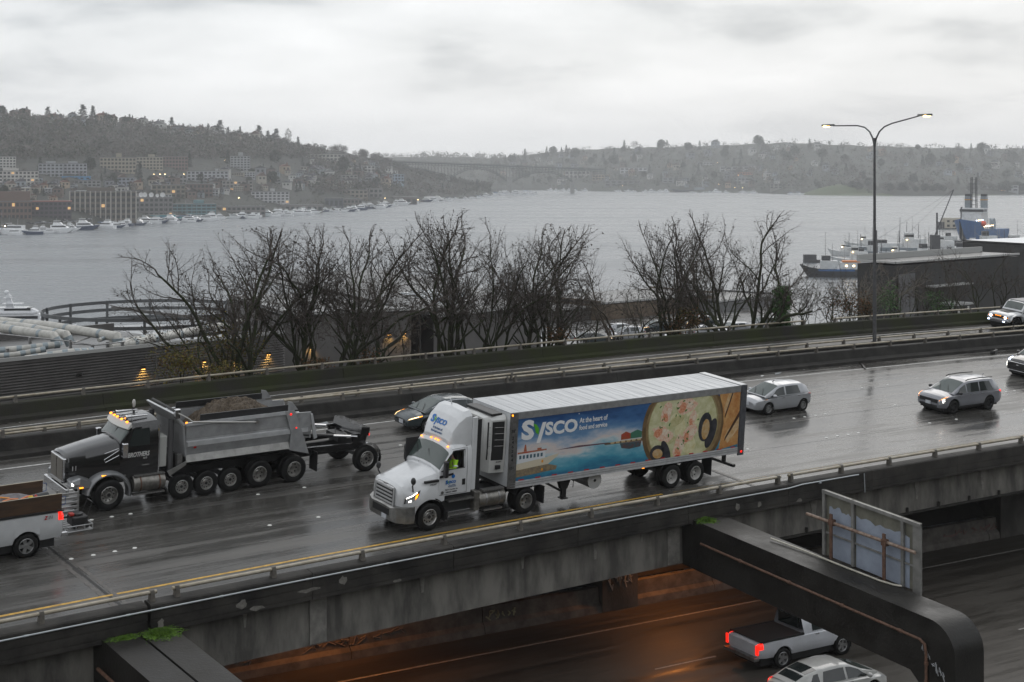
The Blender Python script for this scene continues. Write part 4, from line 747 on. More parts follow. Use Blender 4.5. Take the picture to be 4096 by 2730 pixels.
MB().ell((.07, 0, .83), (.11, .09, .06), 12, 6).build('cap', M('dark_cap', (.03, .03, .04), .8), dr, sm=60); MB().ell((.17, .035, .755), (.012, .014, .01), 6, 4).ell((.17, -.035, .755), (.012, .014, .01), 6, 4).build('eye', INK, dr); MB().ell((.185, 0, .72), (.022, .014, .03), 6, 4).build('nose', SK, dr, sm=60)
MB().tube([(-.62+.15*math.cos(a)*.3, .66+.2*math.cos(a), 2.08+.2*math.sin(a)*.9) for a in np.linspace(0, math.tau, 15)], .016, 5).build('steering_wheel', BLK, tr)
# ---- refrigerated trailer with printed side
tl = thing('refrigerated_trailer', 'long white refrigerated trailer printed with a blue harbour scene and seafood chowder', 'trailer', mat=frame(8.62, 4.22), group='heavy trucks')
L2 = 6.22; WB = 1.29
ROOF = M('trailer_roof', (.50, .51, .52), .22, c2=(.38, .39, .40), sc=1.6, st=(3, .25, 1), rv=.08); ALUB = M('bright_rail', (.60, .605, .61), .4, .15, var=.2, sc=5); ALU = M('trailer_aluminium', (.44, .445, .45), .35, .6, var=.25, sc=4)
MB().bx(-L2, L2, -WB, WB, 1.18, 4.03).build('box', paint('trailer_white', (.62, .63, .64), .35), tl)
mb = MB().bx(-L2+.35, L2, -WB-.01, WB+.01, 4.03, 4.06)
mb.build('roof', ROOF, tl, bev=.01)
for k in range(22): MB().bx(-L2+.6+k*.54, -L2+.63+k*.54, -WB+.06, WB-.06, 4.06, 4.066).build('roof_bow', ROOF, tl)
MB().bx(-L2, -L2+.33, -WB-.02, WB+.02, 4.03, 4.085).build('rear_header', M('header_white', (.6, .6, .6), .4), tl); MB().bx(-L2+.33, -L2+.37, -WB, WB, 4.03, 4.064).build('roof_seam', INK, tl)
for sd in (1, -1):
    MB().bx(-L2+.3, L2-.12, sd*(WB+.012)-.012, sd*(WB+.012)+.012, 3.78, 4.035).build('top_rail', ALU, tl)
    MB().bx(-L2+.3, L2-.12, sd*(WB+.012)-.012, sd*(WB+.012)+.014, 1.10, 1.36).build('bottom_rail', ALUB, tl)
    MB().bx(-L2+.3, L2-.12, sd*(WB+.03)-.01, sd*(WB+.03)+.01, 1.20, 1.225).bx(-L2+.3, L2-.12, sd*(WB+.03)-.01, sd*(WB+.03)+.01, 1.29, 1.31).build('rail_lip', ALU, tl)
    MB().bx(L2-.36, L2+.01, sd*(WB+.015)-.02, sd*(WB+.015)+.02, 1.12, 4.03).build('front_post', STEEL, tl); MB().bx(-L2-.03, -L2+.30, sd*(WB+.02)-.03, sd*(WB+.02)+.03, 1.0, 4.06).build('rear_post', M('rear_post_grey', (.13, .135, .15), .5, .5, var=.3, sc=6), tl)
    for k in range(15): MB().bx(L2-.75-k*.80, L2-.5-k*.80, sd*(WB+.031), sd*(WB+.036), 1.375, 1.42).build('red_reflector', M('red_tape', (.45, .015, .02), .4), tl)
PR = WB+.004
def art(name, polys, mat, e): return flat(name, [[(min(max(a, .38), 12.12), min(max(b, 1.365), 3.775)) for a, b in p] for p in polys], mat, tl, basis((L2-.0, PR, 0), (-1, 0, 0), (0, 0, 1), (0, 1, 0)), e)
def print_sky():
    mt = bpy.data.materials.new('printed_harbour'); mt.use_nodes = True; t = mt.node_tree; b = t.nodes['Principled BSDF']; k = t.links.new; b.inputs['Roughness'].default_value = .35
    tc = t.nodes.new('ShaderNodeTexCoord'); sp = t.nodes.new('ShaderNodeSeparateXYZ'); k(tc.outputs['Object'], sp.inputs[0])
    mpp = t.nodes.new('ShaderNodeMapping'); mpp.inputs['Scale'].default_value = (.45, 1.3, 1); k(tc.outputs['Object'], mpp.inputs[0])
    nz = nd(t, 'ShaderNodeTexNoise', i_Scale=1.1, i_Detail=6.0, i_Roughness=.6); k(mpp.outputs[0], nz.inputs['Vector'])
    a = nd(t, 'ShaderNodeMath', operation='MULTIPLY_ADD'); a.inputs[1].default_value = 1.9; k(nz.outputs[0], a.inputs[0]); k(sp.outputs['Y'], a.inputs[2])
    mr = nd(t, 'ShaderNodeMapRange'); k(a.outputs[0], mr.inputs[0]); mr.inputs[1].default_value = 1.4+.95; mr.inputs[2].default_value = 3.75+.95
    rp = t.nodes.new('ShaderNodeValToRGB'); k(mr.outputs[0], rp.inputs[0]); el = rp.color_ramp.elements
    el[0].position = 0; el[0].color = (.03, .16, .28, 1); el[1].position = 1; el[1].color = (.02, .07, .20, 1)
    for p, c in ((.14, (.06, .30, .42)), (.27, (.20, .44, .54)), (.37, (.56, .62, .64)), (.45, (.66, .58, .55)), (.53, (.45, .50, .58)), (.66, (.16, .29, .46)), (.84, (.05, .15, .34))): q = el.new(p); q.color = (*c, 1)
    k(rp.outputs[0], b.inputs['Base Color']); return mt
ca = lambda cx_, cz, r1, r2, n=28, rot=0., ph=0: [(cx_+r1*math.cos(t)*math.cos(rot)-r2*math.sin(t)*math.sin(rot), cz+r1*math.cos(t)*math.sin(rot)+r2*math.sin(t)*math.cos(rot)) for t in np.linspace(0, math.tau, n, endpoint=False)]
art('printed_backdrop', [[(.38, 1.365), (12.12, 1.365), (12.12, 3.775), (.38, 3.775)]], print_sky(), .001)
C_ = lambda n, c, c2=None, sc=6: M('print_'+n, c, .4, c2=c2, sc=sc)
art('printed_headland', [[(2.2, 2.36), (4.9, 2.33), (4.9, 2.37), (3.4, 2.42)]], C_('headland', (.12, .06, .08)), .002)
art('printed_quay', [[(4.7, 2.28), (6.9, 2.24), (6.9, 2.36), (4.7, 2.36)]], C_('quay', (.22, .10, .05), (.10, .10, .06)), .002)
art('printed_shed', [[(5.55, 2.40), (6.05, 2.40), (6.05, 2.62), (5.8, 2.72), (5.55, 2.62)]], C_('shed_red', (.42, .05, .03), (.30, .10, .03)), .003); art('printed_shed', [[(6.05, 2.40), (6.65, 2.40), (6.65, 2.64), (6.4, 2.74), (6.05, 2.64)]], C_('shed_green', (.05, .17, .11)), .003)
art('printed_shed_reflection', [[(5.5, 2.26), (6.65, 2.24), (6.6, 2.02), (6.0, 1.98), (5.6, 2.06)]], C_('shed_refl', (.12, .06, .06), (.03, .10, .12)), .003)
art('printed_dinghy', [[(5.0+k*.28, 2.36), (5.22+k*.28, 2.36), (5.2+k*.28, 2.29), (5.03+k*.28, 2.29)] for k in range(6)], C_('dinghy', (.55, .42, .22)), .004)
art('printed_hull', [[(.38, 1.78), (1.9, 1.86), (2.35, 2.12), (2.42, 2.22), (1.6, 2.12), (.38, 2.02)]], C_('hull', (.62, .55, .42)), .003); art('printed_hull_reflection', [[(.38, 1.78), (1.9, 1.86), (2.35, 1.74), (2.3, 1.60), (1.4, 1.55), (.38, 1.50)]], C_('hull_refl', (.30, .23, .13), (.16, .13, .10)), .003)
art('printed_cabin', [[(.42, 2.03), (1.75, 2.13), (1.75, 2.42), (.42, 2.40)]], C_('cabin', (.68, .70, .72)), .004); art('printed_porthole', [[(.5+k*.17, 2.2), (.6+k*.17, 2.2), (.6+k*.17, 2.34), (.5+k*.17, 2.34)] for k in range(7)], C_('porthole', (.06, .12, .16)), .006)
art('printed_cabin_roof', [[(.42, 2.40), (1.8, 2.42), (1.8, 2.48), (.42, 2.47)], [(.7, 2.48), (.85, 2.48), (.8, 2.75), (.75, 2.75)], [(1.35, 2.48), (1.55, 2.48), (1.55, 2.55), (1.35, 2.55)]], C_('roofred', (.45, .08, .04), (.35, .18, .10)), .004); art('printed_buoy', [ca(1.62, 2.0, .05, .06, 10), ca(1.62, 1.68, .05, .05, 10)], C_('buoy', (.75, .32, .02)), .006)
art('printed_bowl', [ca(8.95, 2.62, 2.3, 2.1, 48)], C_('bowl', (.19, .115, .05), (.11, .07, .03), 2), .004); art('printed_bowl_rim', [ca(8.97, 2.64, 2.12, 1.93, 48)], C_('bowl_rim', (.30, .21, .10), (.20, .13, .06), 3), .005)
art('printed_soup_edge', [ca(8.93, 2.66, 1.97, 1.80, 48)], C_('soup_edge', (.36, .31, .15), (.28, .22, .10), 4), .0055); art('printed_soup', [ca(8.9, 2.68, 1.9, 1.74, 48)], C_('soup', (.66, .64, .42), (.50, .49, .25), 3.2), .006)
rp_ = np.random.RandomState(5)
def blob(cx_, cz, r_, n=11, j=.28): return [(cx_+r_*(1+rp_.uniform(-j, j))*math.cos(t), cz+r_*(1+rp_.uniform(-j, j))*math.sin(t)*1.1) for t in np.linspace(0, math.tau, n, endpoint=False)]
art('printed_potato', [blob(*q) for q in ((8.75, 2.55, .34), (9.15, 3.35, .26), (8.75, 3.5, .2), (9.5, 2.85, .28), (8.4, 3.0, .2), (9.3, 1.75, .4), (8.05, 2.1, .18))], C_('potato', (.74, .70, .47), (.62, .56, .28), 4), .007)
def chunk(cx_, cz, r_, rot, asp=1.7):
    n = 12; return [(cx_+r_*(asp*math.cos(t)*math.cos(rot)-math.sin(t)*math.sin(rot))*(1+rp_.uniform(-.22, .22)), cz+r_*(asp*math.cos(t)*math.sin(rot)+math.sin(t)*math.cos(rot))*(1+rp_.uniform(-.22, .22))) for t in np.linspace(0, math.tau, n, endpoint=False)]
for q in ((7.95, 3.3, .27, 1.2), (9.05, 3.45, .34, .1), (7.75, 2.42, .33, -.4), (9.28, 2.25, .30, .6), (8.72, 1.75, .30, 1.3), (9.4, 2.9, .2, 1.0)):
    art('printed_lobster', [chunk(*q)], C_('lobster', (.72, .40, .26), (.76, .64, .52), 10), .009); art('printed_lobster_shell', [chunk(q[0]-q[2]*.7*math.cos(q[3]), q[1]-q[2]*.7*math.sin(q[3])-.03, q[2]*.5, q[3]+.9, 1.5)], C_('lobster_shell', (.60, .17, .07), (.72, .40, .26), 13), .011)
    art('printed_meat', [chunk(q[0]+q[2]*.5, q[1]+q[2]*.15, q[2]*.42, q[3]+.4, 1.4)], C_('meat', (.80, .72, .58), (.74, .56, .42), 12), .012)
art('printed_gravy_shade', [chunk(8.55, 2.9, .2, .3, 2.2), chunk(9.0, 2.0, .16, 1.0, 2.4), chunk(8.2, 2.1, .14, .2, 2.5)], C_('gravy', (.46, .42, .20), (.58, .54, .30), 6), .0075)
for _ in range(30): art('printed_herb', [chunk(rp_.uniform(7.4, 10.3), rp_.uniform(1.6, 3.7), rp_.uniform(.02, .04), rp_.uniform(0, 3), 2.2)], C_('herb', (.05, .17, .03), (.10, .24, .05)), .012)
for q_ in (ca(10.15, 2.45, .38, .62, 20, -.1), ca(10.5, 2.15, .26, .66, 18, -.35), ca(7.55, 1.62, .42, .34, 18, -.2), ca(8.0, 1.66, .2, .5, 16, .45)): art('printed_mussel', [q_], C_('mussel', (.02, .022, .028), (.05, .05, .06), 3), .013)
art('printed_mussel_flesh', [ca(10.18, 2.35, .22, .44, 16, -.1), ca(7.55, 1.6, .28, .2, 16, -.2)], C_('mussel_flesh', (.50, .28, .08), (.55, .42, .26), 5), .015)
art('printed_bread', [[(11.0, 1.365), (12.12, 1.5), (12.12, 3.775), (10.9, 3.775), (11.15, 3.1), (11.22, 2.5)]], C_('bread', (.46, .18, .05), (.62, .36, .14), 2.4), .008)
art('printed_crumb', [[(11.45, 3.775), (11.75, 3.775), (11.25, 2.9), (11.2, 3.2)], [(11.3, 1.9), (11.5, 2.2), (12.12, 2.7), (12.12, 2.2), (11.5, 1.6)]], C_('crumb', (.68, .50, .30), (.56, .34, .14), 5), .010); art('printed_crust', [[(12.12, 2.7), (12.12, 2.95), (11.35, 1.9), (11.3, 1.7)], [(11.62, 3.775), (11.7, 3.775), (11.28, 2.7), (11.25, 2.8)]], C_('crust', (.07, .03, .015)), .012)
T4 = basis((L2, PR, 0), (-1, 0, 0), (0, 0, 1), (0, 1, 0))
company_logo(tl, Matrix.Translation((0, .008, 0)) @ T4, .55, 2.92, 2.72, .78, LOGOW)
T5 = Matrix.Translation((0, .01, 0)) @ T4
glyphs('lettering', 'At the heart of', tl, T5, 3.36, 3.32, 1.42, .21, LOGOW, .018); glyphs('lettering', 'food and service', tl, T5, 3.36, 3.04, 1.42, .19, LOGOW, .018); glyphs('lettering', 'R', tl, T5, 3.3, 3.68, .05, .05, LOGOW)
T6 = side(WB+.035); glyphs('lettering', "38'", tl, T6, -L2+.05, 3.28, .2, .13, INK, .01)
for i, ch in enumerate('246264'): glyphs('lettering', ch, tl, T6, -L2+.1, 3.02-i*.17, .085, .12, INK, .01)
glyphs('lettering', '131', tl, T6, -L2+.06, 1.86, .16, .11, INK, .01)
MB().bx(L2-.1, L2-.05, WB+.03, WB+.06, 3.93, 3.99).build('marker_lamp', AMBL, tl); MB().bx(-L2+.08, -L2+.16, WB+.05, WB+.07, 1.12, 1.2).build('marker_lamp', REDL, tl)
RFW = paint('reefer_white', (.60, .60, .58), .35)
RB = Body([(L2+.78, [(.62, 1.75), (.70, 2.6), (.70, 3.7), (.6, 3.78), (0, 3.8)]), (L2+.62, [(.88, 1.70), (.94, 2.6), (.94, 3.74), (.8, 3.86), (0, 3.88)]), (L2+.02, [(1.02, 1.70), (1.08, 2.6), (1.08, 3.76), (.96, 3.92), (0, 3.94)])])
RB.mesh('refrigeration_unit', RFW, tl, n=14)
for sd in (1, -1): RB.patch('louvre_panel', BLK, tl, [(L2+.70, .55), (L2+.10, .55), (L2+.10, 1.95), (L2+.70, 1.95)], sd, .014, 4, 5)
for k in range(4): MB().tube([(L2+.68, .90, 2.75+k*.24), (L2+.3, 1.05, 2.75+k*.24), (L2+.12, 1.09, 2.75+k*.24)], .012, 4).build('louvre_slat', STEEL, tl)
MB().bx(L2+.1, L2+.6, -.9, .9, 3.90, 3.99).build('fan_housing', BLK, tl, bev=.02); MB().bx(L2+.2, L2+.4, .98, 1.07, 1.86, 2.0).build('control_panel', BLK, tl)
glyphs('lettering', 'THERMO KING', tl, basis((L2+.795, -.55, 3.62), (0, 1, 0), (0, 0, 1), (1, 0, 0)), 0, 0, 1.1, .11, INK, .015); glyphs('lettering', 'PRECEDENT', tl, side(1.05, .01), -L2-.42, 2.12, .26, .05, INK, .01)
for sd in (1, -1):
    MB().bx(3.05, 3.25, sd*.85-.08, sd*.85+.08, .28, 1.12).build('landing_leg', BLK, tl); MB().bx(3.0, 3.3, sd*.85-.15, sd*.85+.15, .22, .26).build('landing_foot', BLK, tl)
    MB().tube([(3.2, sd*.85, .5), (4.3, sd*.85, 1.1)], .05, 5).build('landing_brace', BLK, tl); MB().prism([(2.8, 1.12), (3.5, 1.12), (3.3, .62), (3.02, .62)], sd*.85-.1, sd*.85+.1).build('landing_bracket', BLK, tl)
    MB().bx(-4.6, -.9, sd*.5-.07, sd*.5+.07, .78, 1.1).build('slider_rail', BLK, tl)
    for x in (-2.27, -3.6): wheel(tl, x, 1.12, .50, .27, RIMW, sd, 'dually', .58, True)
    MB().bx(-4.45, -4.42, sd*1.0-.3, sd*1.0+.3, .3, .98).build('mud_flap', BLK, tl)
    MB().bx(-5.95, -5.8, sd*.55-.06, sd*.55+.06, .5, 1.12).build('underride_post', BLK, tl)
    MB().prism([(-4.6, 1.02), (-5.9, .55), (-5.9, .47), (-4.6, .95)], sd*.98-.04, sd*.98+.04).build('underride_strut', BLK, tl)
MB().bx(-6.0, -5.85, -1.15, 1.15, .44, .56).build('underride_bar', BLK, tl); MB().bx(-6.1, 6.1, -1.0, 1.0, 1.0, 1.18).build('floor_frame', BLK, tl)
MB().cyl((1.75, -.2, .82), (1.75, 1.05, .82), .34, n=20).build('fuel_tank', STEEL, tl, sm=50); MB().cyl((1.75, 1.05, .82), (1.75, 1.09, .82), .345, n=20).build('tank_disc', M('tank_grey', (.40, .40, .39), .5), tl); MB().cyl((1.75, 1.09, .82), (1.75, 1.1, .82), .06, n=10).build('tank_bolt', BLK, tl)
MB().tube([(2.9, .95, 1.0), (2.75, .98, .9), (2.78, 1.0, .65)], .02, 5).build('crank', BLK, tl); MB().bx(-.95, -.85, .9, .98, .95, 1.05).build('marker_lamp', AMBL, tl)
for x in (-2.27, -3.6): MB().cyl((x, -.9, .5), (x, .9, .5), .08, n=8).build('axle', BLK, tl)
# ---- black dump truck with steel box and trailing axle
dt = thing('dump_truck', 'black dump truck with steel tipper box and trailing booster axle', 'truck', mat=frame(-10.1, 11.75), group='heavy trucks')
DH = Body([(1.50, [(.62, 1.20), (.66, 1.4), (.66, 1.8), (.62, 1.98), (.5, 2.04), (.3, 2.07), (0, 2.09)]), (1.38, [(.74, 1.15), (.78, 1.4), (.78, 1.82), (.72, 2.02), (.6, 2.09), (.35, 2.13), (0, 2.15)]), (.6, [(.86, 1.05), (.88, 1.5), (.86, 1.95), (.78, 2.16), (.66, 2.25), (.38, 2.31), (0, 2.33)]), (-.3, [(1.0, 1.02), (1.0, 1.55), (.96, 2.1), (.86, 2.32), (.74, 2.40), (.42, 2.47), (0, 2.49)]), (-.55, [(1.06, 1.02), (1.06, 1.55), (1.02, 2.15), (.92, 2.36), (.8, 2.43), (.45, 2.5), (0, 2.52)])])
DH.mesh('hood', BLKP, dt)
DC = Body([(-1.95, [(1.04, 1.0), (1.06, 1.5), (1.06, 2.2), (1.0, 2.98), (.88, 3.14), (.5, 3.22), (0, 3.24)]), (-1.05, [(1.04, 1.0), (1.06, 1.5), (1.06, 2.2), (.98, 2.96), (.86, 3.10), (.5, 3.18), (0, 3.2)]), (-.86, [(1.04, 1.0), (1.06, 1.5), (1.05, 2.2), (.97, 2.90), (.86, 3.02), (.5, 3.1), (0, 3.12)]), (-.45, [(1.04, 1.0), (1.06, 1.5), (1.03, 2.18), (.98, 2.40), (.88, 2.45), (.5, 2.52), (0, 2.54)])])
DC.mesh('cab', BLKP, dt, n=20)
DC.patch('windshield', WSG, dt, [(-.84, 3.3), (-.84, 6), (-.48, 6), (-.48, 3.2)], 0, .012, 6, 8)
for sd in (1, -1): DC.patch('side_window', GLASS, dt, [(-.75, 2.1), (-1.6, 2.1), (-1.6, 2.92), (-.98, 2.92)], sd, .008)
VIS = M('visor_cream', (.55, .54, .51), .35)
MB().loft([[(-.74+dx_-abs(y)**2*.16, y, 3.0+dz) for dx_, dz in ((0, .0), (.16, -.10), (.18, -.06), (.02, .16))] for y in np.linspace(-1.0, 1.0, 11)]).build('sun_visor', VIS, dt, sm=50)
gd = MB().bx(1.42, 1.56, -.66, .66, 1.12, 2.0).build('grille_surround', CHR, dt, bev=.03)
for sd in (1, -1): MB().bx(1.55, 1.575, sd*.31-.27, sd*.31+.27, 1.17, 1.95).build('grille_mesh', M('grille_mesh', (.30, .28, .25), .5, .6, var=.5, sc=40), gd)
for sd in (1, -1):
    MB().loft([[(.74*math.cos(a)*k*1.05, sd*y, .58+.74*math.sin(a)*k) for y, k in ((1.22, .98), (1.24, 1.05), (1.14, 1.16), (.86, 1.2), (.86, .98))] for a in np.linspace(.12, 3.35, 20)]).build('fender', GRYP, dt, sm=50)
    MB().loft([[(x, sd*y, z) for y, z in ((.78, z0), (1.2, z0), (1.16, z1), (.78, z1+.06))] for x, z0, z1 in ((.70, .95, 1.18), (1.05, .96, 1.32), (1.38, 1.0, 1.26), (1.46, 1.02, 1.2))]).build('fender_nose', GRYP, dt, sm=50)
    MB().prism([(1.12, 1.1), (1.42, 1.12), (1.38, 1.28), (1.1, 1.36)], sd*1.13-.08, sd*1.13+.08).build('headlight', HEADO, dt, bev=.02); MB().ell((1.38, sd*1.12, 1.15), (.07, .10, .08), 10, 6).build('headlight_bulb', HEADL, dt)
    MB().bx(.15, .3, sd*1.20-.02, sd*1.2+.03, 1.32, 1.36).build('marker_lamp', AMBL, dt); MB().bx(1.0, 1.15, sd*1.19, sd*1.22, .98, 1.02).build('marker_lamp', AMBL, dt)
    wheel(dt, 0, 1.05, .58, .42, RIMP, sd, 'truck', .56)
    for x in (-2.91, -3.94, -4.96): wheel(dt, x, 1.06, .49, .26, RIMP, sd, 'truck', .52)
    for x in (-6.22, -7.77): wheel(dt, x, 1.08, .55, .28, RIMP, sd, 'dually', .56, True)
    wheel(dt, -11.2, 1.06, .55, .36, RIMP, sd, 'truck', .58)
    MB().cyl((-.95, sd*.95, .82), (-2.2, sd*.95, .82), .33, n=20).build('fuel_tank', MATS['dirty_aluminium'], dt, sm=50)
    for x in (-1.2, -1.95): MB().cyl((x, sd*.95, .82), (x-.05, sd*.95, .82), .345, n=20).build('tank_strap', RUST, dt)
    MB().bx(-2.2, -.95, sd*1.1-.12, sd*1.1+.12, .42, .47).build('step', TREAD, dt); MB().bx(-2.2, -1.0, sd*1.08-.1, sd*1.08+.1, 1.12, 1.16).build('step', TREAD, dt)
    MB().bx(-.62, -.42, sd*1.3-.09, sd*1.3+.09, 1.95, 2.5).build('wing_mirror', CHR, dt, bev=.03); MB().tube([(-.6, sd*1.0, 1.95), (-.52, sd*1.3, 2.0)], .02, 5).build('mirror_arm', CHR, dt)
    MB().cyl((-2.5, sd*.92, 1.1), (-2.5, sd*.92, 3.1), .11, n=14).build('exhaust_stack', M('stack_grey', (.14, .14, .145), .4, .6), dt, sm=50)
    MB().bx(-11.4, 1.2, sd*.42-.06, sd*.42+.06, .78, 1.06).build('chassis_rail', BLK, dt)
    # booster axle arms
    MB().prism([(-8.4, 1.3), (-10.9, 1.22), (-10.9, 1.02), (-8.4, .98)], sd*.95-.07, sd*.95+.07).build('booster_arm', BLKP, dt); MB().tube([(-7.95, sd*1.1, 1.95), (-9.6, sd*1.05, 1.68)], .07, 8).build('lift_cylinder', BLK, dt); MB().tube([(-9.6, sd*1.05, 1.68), (-10.8, sd*1.0, 1.50)], .045, 8).build('cylinder_rod', CHR, dt)
    MB().loft([[(-11.2+.66*math.cos(a)*k, sd*y, .55+.66*math.sin(a)*k) for y, k in ((1.26, 1.), (1.26, 1.04), (.86, 1.04), (.86, 1.))] for a in np.linspace(1.3, 3.7, 10)]).build('booster_fender', CHR if sd > 0 else BLK, dt)
    MB().prism([(-10.5, 1.6), (-11.3, 1.62), (-11.2, 1.15), (-10.7, 1.0)], sd*.98-.05, sd*.98+.05).build('booster_bracket', BLKP, dt)
    MB().bx(-8.78, -8.74, sd*1.0-.3, sd*1.0+.3, .35, 1.15).build('mud_flap', BLK, dt)
MB().prism([(-10.85, 1.45), (-11.3, 1.52), (-11.35, 1.85), (-10.95, 1.9)], -1.12, 1.12).build('booster_crossbar', BLKP, dt); MB().bx(-11.35, -11.33, .98, 1.1, 1.5, 1.6).build('tail_lamp', REDL, dt); MB().cyl((-11.2, -.9, .55), (-11.2, .9, .55), .09, n=8).build('axle', BLK, dt)
MB().bx(-10.6, -10.2, -.5, .5, 1.2, 1.5).tube([(-10.5, -.3, 1.55), (-10.3, .1, 1.7), (-10.1, .4, 1.5)], .02, 5).build('valve_box', BLK, dt)
BXS = M('tipper_steel', (.36, .365, .37), .42, .25, var=.25, sc=2.2, rv=.1); BXL = M('tipper_band', (.58, .59, .60), .35, .4, var=.15, sc=3); SKT = M('skirt_steel', (.34, .335, .32), .4, .6, var=.3, sc=3)
secs = [(1.16, 1.70), (1.18, 1.82), (1.24, 2.02), (1.25, 2.22), (1.22, 2.26), (1.21, 2.34), (1.22, 2.36), (1.235, 2.86)]
inn = [(1.12, 2.9), (1.1, 2.2), (.95, 1.8)]
for sd in (1, -1):
    ring = lambda x: [(x, sd*y, z) for y, z in secs+inn]
    MB().loft([ring(-3.0), ring(-7.9)]).build('box_side', BXS, dt)
    MB().loft([[(x, sd*y, z) for y, z in ((1.252, 2.05), (1.262, 2.05), (1.262, 2.22), (1.252, 2.22))] for x in (-3.05, -8.3)]).build('box_band', BXL, dt)
    MB().bx(-7.6, -2.95, sd*1.24-.06, sd*1.24+.05, 2.86, 2.98).build('top_rail', BXL, dt)
    MB().bx(-7.4, -3.6, sd*1.12-.03, sd*1.12+.03, 2.98, 3.22).build('side_board', BLK, dt)
    MB().prism([(-7.4, 2.98), (-7.4, 3.35), (-7.6, 3.30), (-7.85, 2.98)], sd*1.12-.04, sd*1.12+.04).build('gusset', BXS, dt)
    MB().loft([[(x, sd*y, z) for y, z in ((1.2, 1.72), (1.31, 1.46), (1.29, 1.44), (1.1, 1.66))] for x in (-3.0, -7.5)]).build('skirt', SKT, dt)
    MB().prism([(-3.0, 1.5), (-3.0, 1.36), (-2.35, 1.02), (-2.25, 1.2)], sd*1.26-.03, sd*1.26+.03).build('skirt_plate', SKT, dt)
    MB().prism([(-7.2, 3.0), (-7.62, 3.0), (-8.0, 2.1), (-8.35, 1.15), (-7.45, 1.40), (-7.5, 2.1)], sd*1.28-.03, sd*1.28+.03).build('rear_strut', BXS, dt)
    MB().ell((-7.45, sd*1.32, 2.86), (.05, .02, .05), 8, 4).ell((-7.72, sd*1.32, 2.28), (.035, .02, .035), 8, 4).build('marker_lamp', REDL, dt)
    rg2 = lambda x, k: [(x, sd*y, z) for y, z in ((1.1, 1.75), (1.2, 2.05), (1.2, 2.8*k), (1.12, 2.8*k), (1.1, 2.1), (1.0, 1.85))]
    MB().loft([rg2(-7.62, 1.02), rg2(-8.45, 1.01)]).build('tail_side', BXS, dt); MB().prism([(-8.4, 2.75), (-8.5, 2.75), (-8.75, 1.75), (-8.6, 1.7)], sd*1.2-.04, sd*1.2+.04).build('tailgate_edge', BXL, dt)
MB().bx(-8.3, -3.0, -1.05, 1.05, 1.62, 1.72).build('box_floor', BXS, dt); MB().bx(-8.5, -8.42, -1.15, 1.15, 1.75, 2.3).build('tailgate', BXS, dt)
MB().prism([(-2.98, 1.7), (-3.06, 1.7), (-2.9, 2.9), (-2.5, 3.36), (-2.42, 3.36), (-2.82, 2.85)], -1.22, 1.22).build('headboard', BXS, dt); MB().prism([(-2.40, 3.40), (-2.48, 3.42), (-2.95, 2.9), (-2.86, 2.88)], -1.24, 1.24).build('headboard_top', BXL, dt)
MB().tube([(-2.6, -1.1, 3.46), (-2.6, 1.1, 3.44)], .05, 8).build('tarp_roll', M('tarp_dark', (.05, .05, .05), .7), dt); MB().bx(-2.72, -2.5, 1.1, 1.26, 3.18, 3.55).build('tarp_motor', CHR, dt, bev=.03)
MB().tube([(-2.62, 1.28, 3.4), (-3.0, 1.32, 3.18), (-3.2, 1.33, 3.02), (-5.95, 1.34, 2.72)], .028, 6).build('tarp_arm', VIS, dt); MB().cyl((-5.95, 1.24, 2.72), (-5.95, 1.38, 2.72), .08, n=10).build('arm_pivot', STEEL, dt)
MB().ell((-2.98, 1.24, 2.98), (.05, .03, .05), 8, 4).build('marker_lamp', AMBL, dt); MB().ell((-3.35, 1.27, 2.0), (.07, .02, .05), 8, 4).build('side_reflector', REDW, dt)
MB().bx(1.5, 1.62, -1.15, 1.15, .62, 1.0).build('bumper', CHR, dt, bev=.03)
for k in range(5): DH.patch('vent_trim', CHR, dt, [(.1, 2.2+k*.0), (-.42, 2.45), (-.42, 2.5), (.1, 2.25)], 1, .008) if k == 0 else None
MB().tube([(.12, .93, 1.86), (-.4, .99, 2.16), (-.42, 1.0, 1.98), (.08, .95, 1.76), (.12, .93, 1.86)], .012, 4).build('hood_trim', CHR, dt)
for y in (-.78, -.35, 0, .35, .78): MB().ell((-.72-abs(y)*.08, y, 3.2-abs(y)*.05), (.06, .05, .04), 8, 4).build('roof_lamp', AMBL, dt); MB().bx(-.95-abs(y)*.08, -.76-abs(y)*.08, y-.03, y+.03, 3.15, 3.19).build('lamp_base', CHR, dt)
for y in (-.45, .5): MB().cyl((-.9, y, 3.27), (-1.7, y, 3.27), .05, .025, 8).cyl((-.82, y, 3.27), (-.9, y, 3.27), .08, .05, 10).build('air_horn', CHR, dt, sm=50)
MB().ell((-1.6, -.55, 3.5), (.07, .07, .17), 10, 6).build('beacon', VIS, dt, sm=60); MB().cyl((-1.6, -.55, 3.2), (-1.6, -.55, 3.36), .04, n=6).build('beacon_post', BLK, dt)
MB().tube([(-.9, .9, 2.5), (-.9, .95, 3.9)], .008, 4).build('aerial', BLK, dt); MB().bx(-2.35, -2.02, .4, .95, 1.3, 2.5).build('fluid_tank', M('fluid_white', (.42, .42, .40), .5), dt, bev=.04); MB().prism([(-2.3, 2.55), (-2.05, 2.62), (-2.15, 2.8)], .4, .42).build('yellow_flag', M('flag_yellow', (.65, .45, .08), .7), dt)
MB().bx(-2.9, -2.7, .95, 1.15, 1.3, 1.75).build('control_box', STEEL, dt); MB().cyl((-1.98, 1.04, 1.1), (-1.98, 1.05, 3.0), .025, n=6).build('grab_rail', CHR, dt)
MB().tube([(-.48, .2, 2.56), (-.7, .25, 2.95)], .012, 4).build('wiper', BLK, dt)
